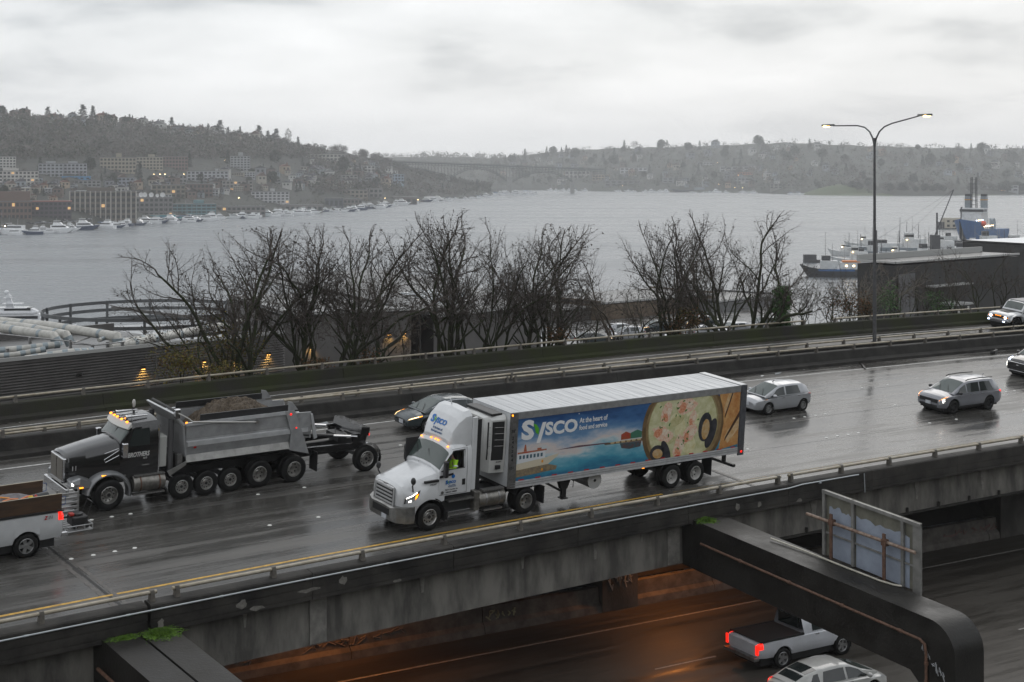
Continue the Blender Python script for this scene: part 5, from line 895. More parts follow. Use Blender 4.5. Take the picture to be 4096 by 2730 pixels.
S7 = side(1.062); glyphs('lettering', 'BROTHERS', dt, S7, .74, 1.86, .86, .18, M('letter_silver', (.62, .62, .60), .4), .02, shear=.25); glyphs('lettering', 'LLC', dt, S7, 1.36, 1.76, .14, .06, MATS['letter_silver'], .01); glyphs('lettering', '11', dt, side(.80), -1.28, 1.55, .15, .18, M('letter_grey', (.4, .4, .4), .4), .02)
MB().bx(-1.6, -1.3, 1.06, 1.075, 1.50, 1.54).build('door_handle', CHR, dt); MB().ell((-.62, 1.065, 1.2), (.08, .01, .05), 10, 4).build('fender_badge', STEEL, dt)
MB().bx(-8.5, -2.5, -.4, .4, 1.06, 1.62).build('hoist_frame', BLK, dt)
for x in (0, -2.91, -3.94, -4.96, -6.22, -7.77): MB().cyl((x, -.9, .52), (x, .9, .52), .1, n=8).build('axle', BLK, dt)
# soil heaped in the box
rs = np.random.RandomState(11); gx = np.linspace(-7.55, -3.6, 46); gy = np.linspace(-1.05, 1.05, 26); V = []
nzv = rs.normal(0, 1, (46, 26)); nz2 = nzv.copy()
for _ in range(2): nz2 = (nz2+np.roll(nz2, 1, 0)+np.roll(nz2, 1, 1)+np.roll(nz2, -1, 0)+np.roll(nz2, -1, 1))/5
for i, x in enumerate(gx):
    for j, y in enumerate(gy):
        a = (x+5.7)/1.9; hgt = 2.35+1.02*max(0, 1-abs(a)**2.2)*(1-.28*(y/1.05)**2)+nz2[i, j]*.10+nzv[i, j]*.025; V.append((x, y, max(hgt, 2.3)))
ld = npmesh('soil_load', V, [(i*26+j, (i+1)*26+j, (i+1)*26+j+1, i*26+j+1) for i in range(45) for j in range(25)], M('loose_soil', (.115, .088, .062), .95, c2=(.06, .046, .033), sc=9, bump=.5, bsc=40))
ld.matrix_world = frame(-10.1, 11.75); tag(ld, 'heap of brown soil loaded in the tipper box', 'soil')
# ---- white pickup with plank sides and rear carrier at the left edge
P_ = paint('white_work_paint', (.55, .56, .57), .3)
PF = frame(-17.9, 8.0)
wk, B, Cb = car('work_pickup', 'white pickup with dark plywood sides and rear carrier at the left edge', PF,
    [(-4.92, .9, .60, 1.30, 1.34), (-4.86, .98, .55, 1.40, 1.43), (-4.4, 1.0, .52, 1.42, 1.45), (-2.2, 1.01, .5, 1.42, 1.45), (-.8, 1.01, .5, 1.36, 1.42), (0, 1.0, .52, 1.3, 1.42), (.7, .97, .55, 1.2, 1.32), (.95, .88, .55, 1.1, 1.2)],
    [(-2.15, .94, 1.36, .72, 1.9), (-1.9, .94, 1.38, .76, 1.98), (-1.1, .94, 1.38, .76, 1.98), (-.8, .93, 1.38, .76, 1.9), (-.05, .9, 1.38, .82, 1.46)], (0, -3.66), .405, .27, P_, RIMA, 'five',
    [(-.5, -1.3, 0, -.4), (-1.4, -1.9)], (-.8, -.15), None, [], [([(-4.92, 2.2), (-4.72, 2.2), (-4.72, 4.0), (-4.92, 4.0)], REDL)], [], None, None, (-.6, 1.1, 1.5), (-1.1, -1.8), wip=False)
PLY = M('dark_plywood', (.075, .040, .020), .75, c2=(.035, .02, .012), sc=2.5, st=(.4, 1, 3)); PLYE = M('ply_edge', (.4, .36, .28), .7)
for sd in (1, -1):
    MB().bx(-4.85, -2.3, sd*.88-.02, sd*.88+.02, 1.42, 2.0).build('side_board', PLY, wk); MB().bx(-4.86, -2.3, sd*.88-.022, sd*.88+.022, 2.0, 2.012).build('board_edge', PLYE, wk)
    MB().bx(-4.9, -2.2, sd*.93-.06, sd*.93+.06, 1.42, 1.47).build('bed_rail', BLK, wk); MB().tube([(-4.86, sd*.88, 1.9), (-4.98, sd*.88, 1.88), (-4.98, sd*.88, 1.62), (-4.86, sd*.88, 1.6)], .015, 5).build('grab_handle', M('blue_handle', (.02, .06, .2), .5), wk)
MB().bx(-4.8, -2.3, -.86, .86, 1.0, 1.3).build('bed_floor', BLK, wk); MB().bx(-5.08, -4.85, -.95, .95, .52, .68).build('rear_bumper', CHR, wk, bev=.03)
T8 = side(1.0, .012); glyphs('lettering', 'Z', wk, T8, 4.22, 1.22, .13, .12, M('badge_red', (.45, .01, .02), .4), .04, shear=.3); glyphs('lettering', '71', wk, T8, 4.37, 1.22, .15, .12, M('badge_grey', (.25, .25, .26), .4), .03, shear=.2)
for k in range(8): MB().bx(-5.95, -5.1, -.75+k*.21, -.62+k*.21, .60, .63).build('carrier_slat', ALU, wk)
mb = MB()
for z in (.60, .78): mb.tube([(-5.08, .86, z), (-5.98, .86, z), (-5.98, -.86, z), (-5.08, -.86, z)], .022, 5)
for x in (-5.1, -5.4, -5.7, -5.98): mb.tube([(x, .86, .6), (x, .86, .78)], .018, 4)
mb.build('carrier_frame', ALU, wk)
for k in range(6): MB().bx(-5.75, -4.98, .10, .14, .86+k*.16, .94+k*.16).build('ramp_slat', M('ramp_aluminium', (.48, .48, .48), .35, .7, var=.3, sc=6), wk)
for x in (-5.74, -5.0): MB().bx(x-.03, x+.03, .08, .12, .62, 1.86).build('ramp_post', MATS['ramp_aluminium'], wk)
PM = lambda x, y, z: PF @ Matrix.Translation((x, y, z))
pw = thing('pressure_washer', 'small black engine machine with a red cap on the pickup carrier', 'machine', mat=PM(-5.6, .45, .64))
MB().bx(-.28, .28, -.28, .28, .08, .40).build('engine', BLK, pw, bev=.05); MB().cyl((0, 0, .40), (0, 0, .46), .18, n=12).build('starter_cover', BLK, pw); MB().bx(.15, .32, -.1, .12, .40, .50).build('fuel_cap', M('machine_red', (.40, .04, .03), .4), pw, bev=.03)
MB().tube([(-.25, .22, .35), (-.42, .22, .85), (-.42, -.22, .85), (-.25, -.22, .35)], .02, 5).build('handle', BLK, pw); MB().cyl((.2, .3, .1), (.2, .34, .1), .1, n=12).cyl((-.2, .3, .1), (-.2, .34, .1), .1, n=12).build('roller', BLK, pw)
bk = thing('bucket', 'black plastic bucket lying on its side in the pickup bed', 'bucket', mat=PM(-4.35, .1, 1.66)); MB().loft([[(x, r_*math.cos(t), r_*math.sin(t)) for t in np.linspace(0, math.tau, 18, endpoint=False)] for x, r_ in ((.3, .18), (-.25, .24), (-.3, .24), (-.3, .22), (.27, .16))], cap=True).build('shell', M('bucket_black', (.025, .026, .03), .35), bk, sm=50); MB().tube([(-.27, .25, 0), (-.35, .1, .2), (-.35, -.1, .2), (-.27, -.25, 0)], .01, 4).build('bail', STEEL, bk)
def lump(name, label, cat, x, y, z, r, mat, seed):
    rs = np.random.RandomState(seed); mb = MB().ell((0, 0, 0), r, 14, 8); mb.v = [(a*(1+rs.normal(0, .07)), b*(1+rs.normal(0, .07)), c*(1+rs.normal(0, .12))) for a, b, c in mb.v]
    o = mb.build(name, mat, sm=70); o.matrix_world = PM(x, y, z); return tag(o, label, cat)
lump('tarpaulin', 'crumpled grey tarpaulin heaped in the pickup bed', 'tarpaulin', -3.35, .15, 1.62, (.85, .62, .34), M('grey_tarp', (.16, .15, .16), .7, var=.4, sc=5), 3)
lump('fuel_can', 'small red can beside the black bucket', 'can', -4.12, .45, 1.85, (.06, .06, .1), M('can_red', (.45, .03, .02), .4), 5)
for x, y, a, c, lab in ((-3.75, .6, .5, (.7, .17, .04), 'orange tool handle lying over the tarpaulin edge'), (-3.2, .62, .2, (.7, .22, .08), 'orange strap across the tarpaulin'), (-3.0, .3, -.3, (.75, .3, .05), 'pale orange stick poking from the tarpaulin')):
    o = MB().tube([(-.28, 0, 0), (0, .02, .05), (.28, 0, .02)], .028, 6).build('tool_handle', M('tool%s' % lab[:8], c, .5)); o.matrix_world = PM(x, y, 1.93) @ Matrix.Rotation(a, 4, 'Z'); tag(o, lab, 'tool')
lump('sponge', 'round yellow brush head on the tarpaulin', 'brush', -3.85, .72, 1.95, (.09, .09, .07), M('brush_yellow', (.55, .42, .03), .8), 8)
# ---- litter on the shoulder
def debris(name, label, px, py, t, poly, h_, mat, cat='debris', rz=0):
    best = min(((abs((pt(s, t)[0]/pt(s, t)[1])-(px-CX)/F), s) for s in np.arange(-30, 60, .1)))[1]
    o = MB().prism(poly, .01, h_, 'z').build(name, mat, bev=.01); o.matrix_world = frame(best, t) @ Matrix.Rotation(rz, 4, 'Z'); return tag(o, label, cat)
debris('bumper_piece', 'torn black bumper strip lying on the shoulder beyond the hatchback', 3455, 1455, 18.0, [(-.9, 0), (-.5, .08), (.6, .02), (.9, -.1), (.5, -.12), (-.4, -.02)], .07, BLK, rz=1.0)
debris('bumper_piece', 'curved dark car part lying near the black SUV', 3975, 1405, 18.2, [(-.6, -.1), (-.4, .15), (.3, .2), (.65, .0), (.3, .05), (-.3, .02)], .22, BLK, rz=.4)
debris('car_scrap', 'small pale flat scrap on the shoulder above the hatchback', 3112, 1482, 18.3, [(-.45, -.1), (.0, .1), (.5, .12), (.2, -.12)], .05, M('scrap_grey', (.3, .32, .33), .3), rz=.2)
debris('scrap_sheet', 'white scrap beside the pale panel on the shoulder', 3052, 1490, 18.15, [(-.2, -.12), (.1, .1), (.25, .05), (0, -.15)], .02, M('scrap_white', (.6, .6, .6), .5))
debris('car_scrap', 'silver curved scrap on the shoulder behind the tipper tail', 1290, 1682, 18.1, [(-.4, -.15), (-.2, .15), (.3, .12), (.45, -.05), (.2, -.1)], .12, MATS['scrap_grey'], rz=.3)
rs = np.random.RandomState(21); mb = MB()
for i in range(420):
    rp = i % 2; t = rs.uniform(25.4, 26.0) if rp else rs.uniform(17.9, 18.7)
    p = pt(rs.uniform(-25, 60), t, .008, bool(rp)); a = rs.rand()*6.28; r_ = rs.uniform(.02, .07); mb.add([(p[0]+r_*math.cos(a+k*1.57), p[1]+r_*math.sin(a+k*1.57)*.7, p[2]+rs.uniform(0, .02)) for k in range(4)], [(0, 1, 2, 3)], int(rs.rand() < .25))
tag(mb.build('leaf_litter', [M('wet_leaves', (.07, .03, .016), .7), M('litter_scraps', (.4, .4, .38), .7)]), 'scattered wet leaves and paper scraps along the kerbs', 'litter', kind='stuff')
# ---- double street lamp
lb = pt(40.9, 20.12, .6); lamp = thing('street_lamp', 'tall twin-armed street lamp with two lit amber heads', 'lamp', lb)
pd, nn_ = curve(40.9)[1], curve(40.9)[2]; LM = M('lamp_pole_grey', (.13, .13, .135), .5, .6, var=.3, sc=3); zt = 15.45-lb[2]
MB().cyl((0, 0, -1.2), (0, 0, .35), .2, n=12).build('base', COND, lamp); MB().cyl((0, 0, .2), (0, 0, zt-.3), .125, .07, 14).build('pole', LM, lamp, sm=50); MB().cyl((0, 0, zt-.4), (0, 0, zt+.15), .08, .13, 12).build('fork', LM, lamp, sm=50)
for sd, ztip in ((1, 16.5), (-1, 16.9)):
    e_ = lambda r_, z: (nn_[0]*r_*sd, nn_[1]*r_*sd, z-lb[2]); z1 = zt+lb[2]
    MB().tube([e_(0.04, z1-.25), e_(.16, z1+.15), e_(.42, z1+.55), e_(.85, z1+.85), e_(1.5, z1+.98+(.06 if sd < 0 else .0)), e_(3.7, ztip-.02)], [.06, .055, .05, .048, .045, .04], 8).build('arm', LM, lamp, sm=50)
    hd = MB().loft([[np.array(e_(r_, ztip+dz))+np.array([pd[0], pd[1], 0])*q*w_ for q, dz in ((-1, -.03), (-.6, .09), (.6, .09), (1, -.03))] for r_, w_ in ((3.6, .05), (3.95, .13), (4.5, .16), (4.72, .08))]).build('lamp_head', M('lamp_head_grey', (.10, .10, .09), .5), lamp, sm=50)
    c = np.array(e_(4.33, ztip-.05)); MB().ell(c, (.24, .24, .075), 12, 6).build('lamp_bowl', M('lamp_amber', (1, .7, .3), .3, em=(1, .62, .18), es=7), hd, sm=60)
# ------------------------------------------------------------------ bare trees behind the ramp
BARK = M('mossy_bark', (.032, .028, .022), .95, c2=(.028, .040, .010), sc=2.2); TWIG = M('twig_bark', (.075, .062, .053), .95); TWIGP = M('pale_bark', (.20, .18, .15), .9)
def unit(v): return v/(np.linalg.norm(v)+1e-9)
def grow(rs, p, d, L_, r, lev, out, maxlev, up, kids, curl=.16):
    n = 5 if lev < 2 else (4 if lev == 2 else 2); q = p.copy(); dd = d.copy(); pts = [q.copy()]; ds = [dd.copy()]
    for i in range(n):
        dd = unit(dd+rs.normal(0, curl, 3)+np.array([0, 0, up])); q = q+dd*L_/n; pts.append(q.copy()); ds.append(dd.copy())
    taper = .55 if lev < maxlev else .3
    for i in range(n): out.append((pts[i], pts[i+1], r*(1-(1-taper)*i/n), r*(1-(1-taper)*(i+1)/n), lev))
    if lev >= maxlev: return
    for k in range(kids[lev]):
        f = .28+.72*(k+rs.rand()*.8)/kids[lev]; i = min(int(f*n), n-1); a = rs.rand()*math.tau; b = rs.uniform(.45, .9)*(1 if lev else .85)
        x = unit(np.cross(ds[i], (0, 0, 1))+1e-3); y = np.cross(ds[i], x); nd_ = unit(ds[i]*math.cos(b)+(x*math.cos(a)+y*math.sin(a))*math.sin(b)); fr = f*n-i
        grow(rs, pts[i]*(1-fr)+pts[i+1]*fr, nd_, L_*rs.uniform(.48, .68)*(1.05-.35*f), r*(.62-.25*f)*rs.uniform(.8, 1), lev+1, out, maxlev, up, kids, curl)
    grow(rs, pts[-1], ds[-1], L_*.55, r*taper, lev+1, out, maxlev, up, kids, curl)
def seg_mesh(name, segs, n, mat, par, tips=None):
    A = np.array([s[0] for s in segs]); B_ = np.array([s[1] for s in segs]); r0 = np.array([s[2] for s in segs])[:, None]; r1 = np.array([s[3] for s in segs])[:, None]
    D = B_-A; D /= np.linalg.norm(D, axis=1)[:, None]+1e-9; X = np.cross(D, np.where(np.abs(D[:, 2:]) < .9, [[0, 0, 1.]], [[1., 0, 0]])); X /= np.linalg.norm(X, axis=1)[:, None]; Y = np.cross(D, X)
    V = np.concatenate([np.stack([C_+(X*math.cos(math.tau*j/n)+Y*math.sin(math.tau*j/n))*r_ for j in range(n)], 1) for C_, r_ in ((A, r0), (B_, r1))], 1).reshape(-1, 3)
    base = (np.arange(len(segs))*2*n)[:, None, None]; q = np.array([[j, (j+1) % n, n+(j+1) % n, n+j] for j in range(n)])[None]; Fa = (base+q).reshape(-1, 4)
    return npmesh(name, V, Fa, mat, par, sm=True)
PROTO = {}
def bare_tree(label, px, t, top_y, seed, stems=3, spread=.5, lean=(0, 0), trunk_r=.17, dens=1., name='bare_tree', tw=TWIG, curl=.16, group='bare trees behind the ramp', base=None, up=.05, tips=.4, lev=4, reuse=None, wide=1.):
    rs = np.random.RandomState(seed); s = min(((abs(pt(s_, t)[0]/pt(s_, t)[1]-(px-CX)/F), s_) for s_ in np.arange(-40, 90, .3)))[1]; q = pt(s, t)
    z0 = max(slope_z(px, q[1]), -1.5)-.5 if base is None else base; top = H-(top_y-YH)*q[1]/F; h_ = top-z0
    o = thing(name, label, 'tree', (q[0], q[1], z0), group=group)
    if reuse in PROTO:
        src, hs = PROTO[reuse]; k = h_/hs; o.scale = (k*wide*(-1 if seed % 2 else 1), k*wide, k); o.rotation_euler = (0, 0, rs.uniform(-.5, .5))
        for ch in src.children: inst(ch, par=o)
        return o
    out = []; kids = [max(3, int(5*dens)), max(3, int(6*dens)), max(3, int(5*dens)), 3]
    for k in range(stems):
        a = math.tau*k/stems+rs.rand(); sp = spread*(.5+.5*rs.rand()) if stems > 1 else .05
        d = unit(np.array([math.cos(a)*sp+lean[0], math.sin(a)*sp*.7+lean[1], 1.])); grow(rs, np.array([rs.normal(0, .15), rs.normal(0, .15), 0]), d, h_*rs.uniform(.40, .48), trunk_r*rs.uniform(.75, 1), 0, out, lev, up, kids, curl)
    E1 = np.array([x[1] for x in out]); zq = np.percentile(E1[:, 2], 96); sc = h_*.94/zq
    rr = np.hypot(E1[:, 0], E1[:, 1]); keep = (E1[:, 2]*sc < h_*1.05) & (E1[:, 2] > .25*h_*(rr/(rr.max()+.1))**1.5)
    out = [(a*sc, b*sc, max(c, .0075), max(d_, .0055), l) for (a, b, c, d_, l), kp in zip(out, keep) if kp or l < 2]
    out = [x for x in out if x[4] == 0 or (x[4] == 1 and x[1][2] > .22*h_) or (x[4] > 1 and x[1][2] > h_*(.36+.2*rs.rand()))]
    seg_mesh('trunk', [x for x in out if x[4] < 2], 6, BARK if tw is TWIG else tw, o); seg_mesh('crown', [x for x in out if x[4] >= 2], 3, tw, o)
    if tips:
        T_ = [x[1] for x in out if x[4] == lev and rs.rand() < tips]
        if T_:
            T_ = np.array(T_); n = len(T_); V = (T_[:, None, :]+rs.normal(0, .05, (n, 3, 3))).reshape(-1, 3); npmesh('seed_tufts', V, np.arange(3*n).reshape(-1, 3), TWIG, o, kind='stuff')
    if reuse: PROTO[reuse] = (o, h_)
    return o
TR = [('wide bare tree at the left end of the row, over the yellow shrubs', 1000, 29.6, 940, 1, 5, .75, (-.32, 0), .19, 1.05), ('bare tree with mossy stems just right of the widest one', 1225, 30.2, 925, 2, 3, .42, (-.02, 0), .17, 1.0),
      ('upright bare tree in front of the corrugated wall lamps', 1330, 29.2, 935, 3, 3, .40, (.05, 0), .16, 1.), ('bare tree leaning right before the wall corner', 1440, 30.5, 930, 4, 3, .42, (.12, 0), .17, 1.),
      ('small thin bare tree by the end of the corrugated wall', 1565, 29, 1190, 5, 2, .4, (.1, 0), .07, .8), ('tall bare tree with fan crown above the yard entrance', 1795, 30, 872, 6, 4, .5, (-.06, 0), .18, 1.05),
      ('bare tree with straight stems beside the yard entrance', 1905, 29.5, 900, 7, 3, .36, (-.02, 0), .15, 1.), ('slim bare tree before the dark shed wall', 2040, 30, 955, 8, 2, .38, (-.02, 0), .13, .95), ('bare spreading tree right of the slim one', 2130, 29.4, 925, 9, 3, .42, (.05, 0), .15, 1.),
      ('bare tree with long right-reaching boughs at the shed end', 2185, 30.4, 930, 10, 3, .5, (.22, 0), .16, 1.), ('bare mossy tree in front of the parking lot', 2690, 29.8, 905, 11, 4, .5, (-.08, 0), .16, .9), ('slender bare stem between two spreading trees', 2830, 29.2, 960, 12, 2, .3, (0, 0), .10, .8),
      ('broad bare tree with thick trunk at the right end of the row', 2950, 30, 868, 13, 5, .75, (.18, 0), .22, 1.05)]
for lab, px, t, ty, sd, st_, sp, ln, tr_, dn in TR: bare_tree(lab, px, t, ty, sd*7+1, st_+1, sp*1.05, ln, tr_, dn*.86, reuse={3: 'a', 7: 'a', 4: 'b', 9: 'b', 6: 'c', 11: 'c', 8: 'd', 12: 'd', 15: 'a', 16: 'b', 17: 'c'}.get(sd), wide=.72 if sd in (12, 7) else .92)
bare_tree('broken dead trunk with a few thin shoots', 2468, 29, 1000, 71, 2, .12, (0, 0), .12, .45, name='dead_tree', tw=M('grey_bark', (.09, .075, .06), .9), tips=0)
for i, (px, ty, lab, pale) in enumerate(((3225, 1080, 'thin scrub tree right of the ivy column', 0), (3330, 1095, 'twiggy scrub tree before the black building', 0), (3462, 1060, 'pale birch stem by the lamp post', 1), (3420, 1120, 'dense brown scrub beside the birch', 0), (3600, 1080, 'sparse scrub tree just right of the lamp post', 0), (3700, 1040, 'tall sparse tree in front of the black wall', 0), (3810, 1060, 'sparse bare tree before the wall ladder', 0), (3905, 1010, 'thin bare tree left of the off-roader', 0), (4010, 1000, 'thin bare tree above the off-roader', 0), (2560, 1120, 'low bare bush tree left of the parking lot', 0), (3070, 1130, 'wispy scrub left of the ivy column', 0), (2330, 1080, 'thin sapling by the lot wall', 0))):
    bare_tree(lab, px, 30+(i % 3)*1.5, ty, 200+i*3, 3, .45, (.06*(i % 3-1), 0), .07, .8, name='scrub_tree', tw=TWIGP if pale else TWIG, group='scrub trees behind the ramp', curl=.22, lev=3 if not pale else 4, reuse=None if pale else 's%d' % (i % 3))
def leaf_cloud(name, label, cat, c, rad, n, size, mats, seed, group=None, par=None, flat_=0):
    rs = np.random.RandomState(seed); u = rs.normal(0, 1, (n, 3)); u /= np.linalg.norm(u, axis=1)[:, None]; u *= (rs.rand(n, 1)**.4); k = max(6, n//90); cl = rs.normal(0, .55, (k, 3)); u = u*.55+cl[rs.randint(0, k, n)]*.62; u *= np.minimum(1, 1.15/(np.linalg.norm(u, axis=1)[:, None]+1e-6)); P = u*np.array(rad)
    a = rs.normal(0, 1, (n, 3)); a /= np.linalg.norm(a, axis=1)[:, None]; b = np.cross(a, rs.normal(0, 1, (n, 3))); b /= np.linalg.norm(b, axis=1)[:, None]; s_ = size*rs.uniform(.5, 1.2, (n, 1))
    V = np.stack([P-a*s_*.5, P+b*s_*.32, P+a*s_*.5, P-b*s_*.32], 1).reshape(-1, 3)
    o = npmesh(name, V, np.arange(4*n).reshape(-1, 4), mats, par, mi=rs.randint(0, len(mats), n)); o.location = c
    return tag(o, label, cat, group) if label else o
YL = [M('leaf_yellow', (.16, .125, .02), .8), M('leaf_olive', (.075, .078, .018), .8), M('leaf_brown', (.09, .05, .018), .8)]; BR = [M('leaf_rust', (.14, .058, .016), .8), MATS['leaf_brown'], M('leaf_dark', (.03, .035, .012), .8)]; GN = [M('leaf_ivy', (.06, .15, .03), .6), M('leaf_ivy_dark', (.028, .075, .018), .6)]
def shrub(label, px, py, t, rad, n, mats, seed, name='shrub'):
    s = min(((abs(pt(s_, t)[0]/pt(s_, t)[1]-(px-CX)/F), s_) for s_ in np.arange(-40, 90, .15)))[1]; q = pt(s, t); z = H-(py-YH)*q[1]/F
    o = thing(name, label, 'shrub', (q[0], q[1], z-rad[2]), group='shrubs behind the ramp'); leaf_cloud('foliage', None, None, (0, 0, rad[2]), rad, n, .14, mats, seed, par=o); MB().tube([(0, 0, -2), (.05, .05, rad[2])], [.06, .03], 5).tube([(0, 0, -1), (.3, .1, rad[2]*1.4)], [.04, .02], 5).build('stem', BARK, o)
for i, a in enumerate((('yellow-green shrub below the wide bare tree', 720, 1460, 28.4, (1.7, 1.1, 1.1), 1500, YL), ('tall yellow shrub against the corrugated wall', 900, 1400, 30, (2.4, 1.2, 2.2), 2000, YL), ('low yellow shrub touching the pale guardrail', 880, 1500, 28.2, (1.6, .8, .7), 900, YL), ('rust-brown shrub under the upright bare tree', 1470, 1440, 28.4, (.9, .6, .8), 600, BR), ('small rust shrub at the foot of mossy stems', 1260, 1455, 28.2, (1.1, .6, .5), 500, BR), ('orange-leaved shrub at the dark shed end', 2230, 1345, 28.6, (.9, .6, .9), 650, BR),
        ('big dark brown shrub under the mossy tree', 2720, 1290, 28.8, (1.7, 1.0, 1.0), 1500, BR), ('green-leaved shrub in the brown thicket', 2760, 1270, 28.4, (.8, .6, .9), 500, YL), ('brown thicket between ivy column and lamp post', 3400, 1210, 30, (1.9, 1.2, 1.4), 1500, BR), ('orange scrub clump just left of the lamp post', 3470, 1245, 28.8, (.8, .6, .7), 500, BR), ('dark ivy bush right of the lamp post', 3560, 1200, 29.5, (1.2, .8, 1.3), 700, GN), ('dark green bush before the black wall ladder', 3750, 1215, 30, (1.3, .9, 1.1), 600, GN))): shrub(a[0], a[1], a[2], a[3], a[4], a[5], a[6], 40+i)
def ivy_tree(px, t, y0, y1, r):
    s = min(((abs(pt(s_, t)[0]/pt(s_, t)[1]-(px-CX)/F), s_) for s_ in np.arange(-40, 90, .15)))[1]; q = pt(s, t); zt, zb = H-(y0-YH)*q[1]/F, H-(y1-YH)*q[1]/F
    o = thing('ivy_tree', 'ivy-clad green column of a trunk behind the ramp rail', 'tree', (q[0], q[1], zb-1)); MB().cyl((0, 0, -2), (0, 0, zt-zb+.6), .2, .12, 8).build('trunk', BARK, o)
    for k in range(6): leaf_cloud('ivy', None, None, (rs.normal(0, .06), -.15, (zt-zb+1)*(.10+.16*k)), (r*(1-.05*k), r*.9, (zt-zb+1)*.15), 1100, .17, GN, 90+k, par=o)
ivy_tree(3132, 27.9, 1150, 1300, .8)
# ------------------------------------------------------------------ buildings and yards between ramp and lake
def plan(px, d): return np.array([(px-CX)/F*d, d])
def bframe(P0, P1):
    u = (P1-P0); L_ = np.linalg.norm(u); u = u/L_; n = np.array([-u[1], u[0]])
    if n[1] < 0: n = -n
    return L_, math.atan2(u[1], u[0])
def corrugated(name, L_, z0, z1, mat, par, pitch=.2, y=0., dep=.11):
    mb = MB(); n = int((z1-z0)/pitch); V = []
    for k in range(n):
        z = z0+k*pitch; V += [(0, y, z), (L_, y, z), (0, y-dep, z+pitch*.3), (L_, y-dep, z+pitch*.3), (0, y-dep, z+pitch*.55), (L_, y-dep, z+pitch*.55)]
    mb.add(V, [(2*i, 2*i+1, 2*i+3, 2*i+2) for i in range(3*n-1)]); return mb.build(name, mat, par)
CLAD = M('dark_cladding', (.15, .143, .138), .5, .3, var=.25, sc=.4); CLADB = M('black_cladding', (.035, .034, .034), .55, var=.4, sc=.3); ROOFG = M('wet_grey_roof', (.30, .30, .29), .25, c2=(.16, .16, .155), sc=.35, rv=.1); ROOFD = M('dark_roof', (.09, .088, .085), .35, c2=(.04, .04, .04), sc=.3, rv=.15); TRIMW = M('roof_trim', (.40, .40, .39), .4); WARM = M('wall_lamp_glow', (1, .55, .2), .4, em=(1, .47, .10), es=5)
def wall_lamp(par, x, z, y=-.1, lit=True):
    MB().bx(x-.16, x+.16, y-.12, y, z, z+.18).build('lamp_housing', COND, par)
    if lit:
        MB().bx(x-.12, x+.12, y-.1, y-.02, z-.04, z-.002).build('lamp_lens', WARM, par); li = bpy.data.lights.new('wall_lamp', 'SPOT'); li.energy = 70; li.color = (1, .55, .12); li.spot_size = R(110); li.spot_blend = .8; li.shadow_soft_size = .08
        q = bpy.data.objects.new('wall_lamp', li); col.objects.link(q); q.parent = par; q.location = (x, y-.22, z-.02); q.rotation_euler = (R(14), 0, 0)
def shed(name, label, P0, P1, dep, z0, z1, clad, roof, lamps=(), rise=0., over=.0, parapet=.25, pitch=.2, drop=0.):
    L_, a = bframe(P0, P1); o = thing(name, label, 'building', (P0[0], P0[1], 0), a)
    MB().bx(0, L_, .02, dep, z0, z1-drop-.2).build('wall', clad, o)
    if drop: MB().bx(0, L_, .02, .3, z1-drop-.2, z1).bx(0, L_, dep-.3, dep, z1-drop-.2, z1-drop*.6).build('parapet_wall', clad, o); corrugated('cladding', L_, z0+.3, z1-.02, clad, o, pitch)
    MB().loft([[(x, (.31 if drop else -over), z1-drop), (x, dep+over, z1+rise-drop), (x, dep+over, z1+rise+.12-drop), (x, (.31 if drop else -over), z1+.12-drop)] for x in (-over, L_+over)]).build('roof', roof, o)
    MB().bx(-over-.02, L_+over+.02, -over-.1, -over, z1-.08, z1+.16).build('roof_trim', TRIMW if parapet else clad, o)
    if parapet: MB().bx(-.02, .1, 0, dep, z1+.12, z1+.13+parapet).bx(L_-.1, L_+.02, 0, dep, z1+.12, z1+.13+parapet).build('parapet', clad, o)
    for x, z in lamps: wall_lamp(o, x, z)
    return o, L_
YARD = M('yard_asphalt', (.13, .128, .125), .3, c2=(.06, .06, .06), sc=.35, rv=.15)
def yard(name, pts, z): return tag(MB().prism([tuple(p) for p in pts], z-8, z, 'z').build(name, YARD), kind='structure')
yard('yard_pavement', [plan(1500, 96), plan(2330, 108), plan(2330, 150), plan(1500, 150)], -4.2); yard('parking_pavement', [plan(2180, 108), plan(3230, 128), plan(3180, 205), plan(2180, 205)], -5.0); yard('dock_pavement', [plan(3235, 128), plan(5200, 150), plan(5200, 235), plan(3480, 200)], -5.5)
yard('plant_pavement', [plan(-1200, 70), plan(1490, 98), plan(1480, 190), plan(-1200, 190)], -9)
ba, L_ = shed('corrugated_hall', 'dark corrugated hall with wall lamps left of the bare trees', plan(-500, 84), plan(1135, 105.6), 24, -9, 1.55, CLAD, ROOFD, pitch=.18, drop=1.8)
for f, lit in ((.44, False), (.60, True), (.765, True), (.86, True), (.95, True)): wall_lamp(ba, L_*f, .05-.2*f*0, lit=lit)
for f in (.635,): MB().bx(L_*f-.06, L_*f+.06, -.1, 0, -8.7, 1.5).build('wall_joint', CLAD, ba)
bb, L_ = shed('corrugated_shed', 'dark corrugated shed with pale flat roof in the middle of the trees', plan(1131, 113.8), plan(1645, 118.5), 18, -5, 2.0, CLAD, ROOFG, lamps=((2.3, -.6), (9.0, .0), (10.3, .05)), parapet=.15)
bc, L_ = shed('corrugated_warehouse', 'large dark corrugated warehouse with canopy roof behind the bare trees', plan(1735, 124), plan(2165, 136), 22, -4.4, .9, CLAD, ROOFD, lamps=((2.5, 1.2), ), rise=2.2, over=.8)
for k in range(6): MB().bx(1.5+k*1.3, 2.3+k*1.3, 3+k*.2, 9, 1.45+.0, 1.9+k*.06).build('skylight', M('skylight_glass', (.5, .53, .55), .15), bc)
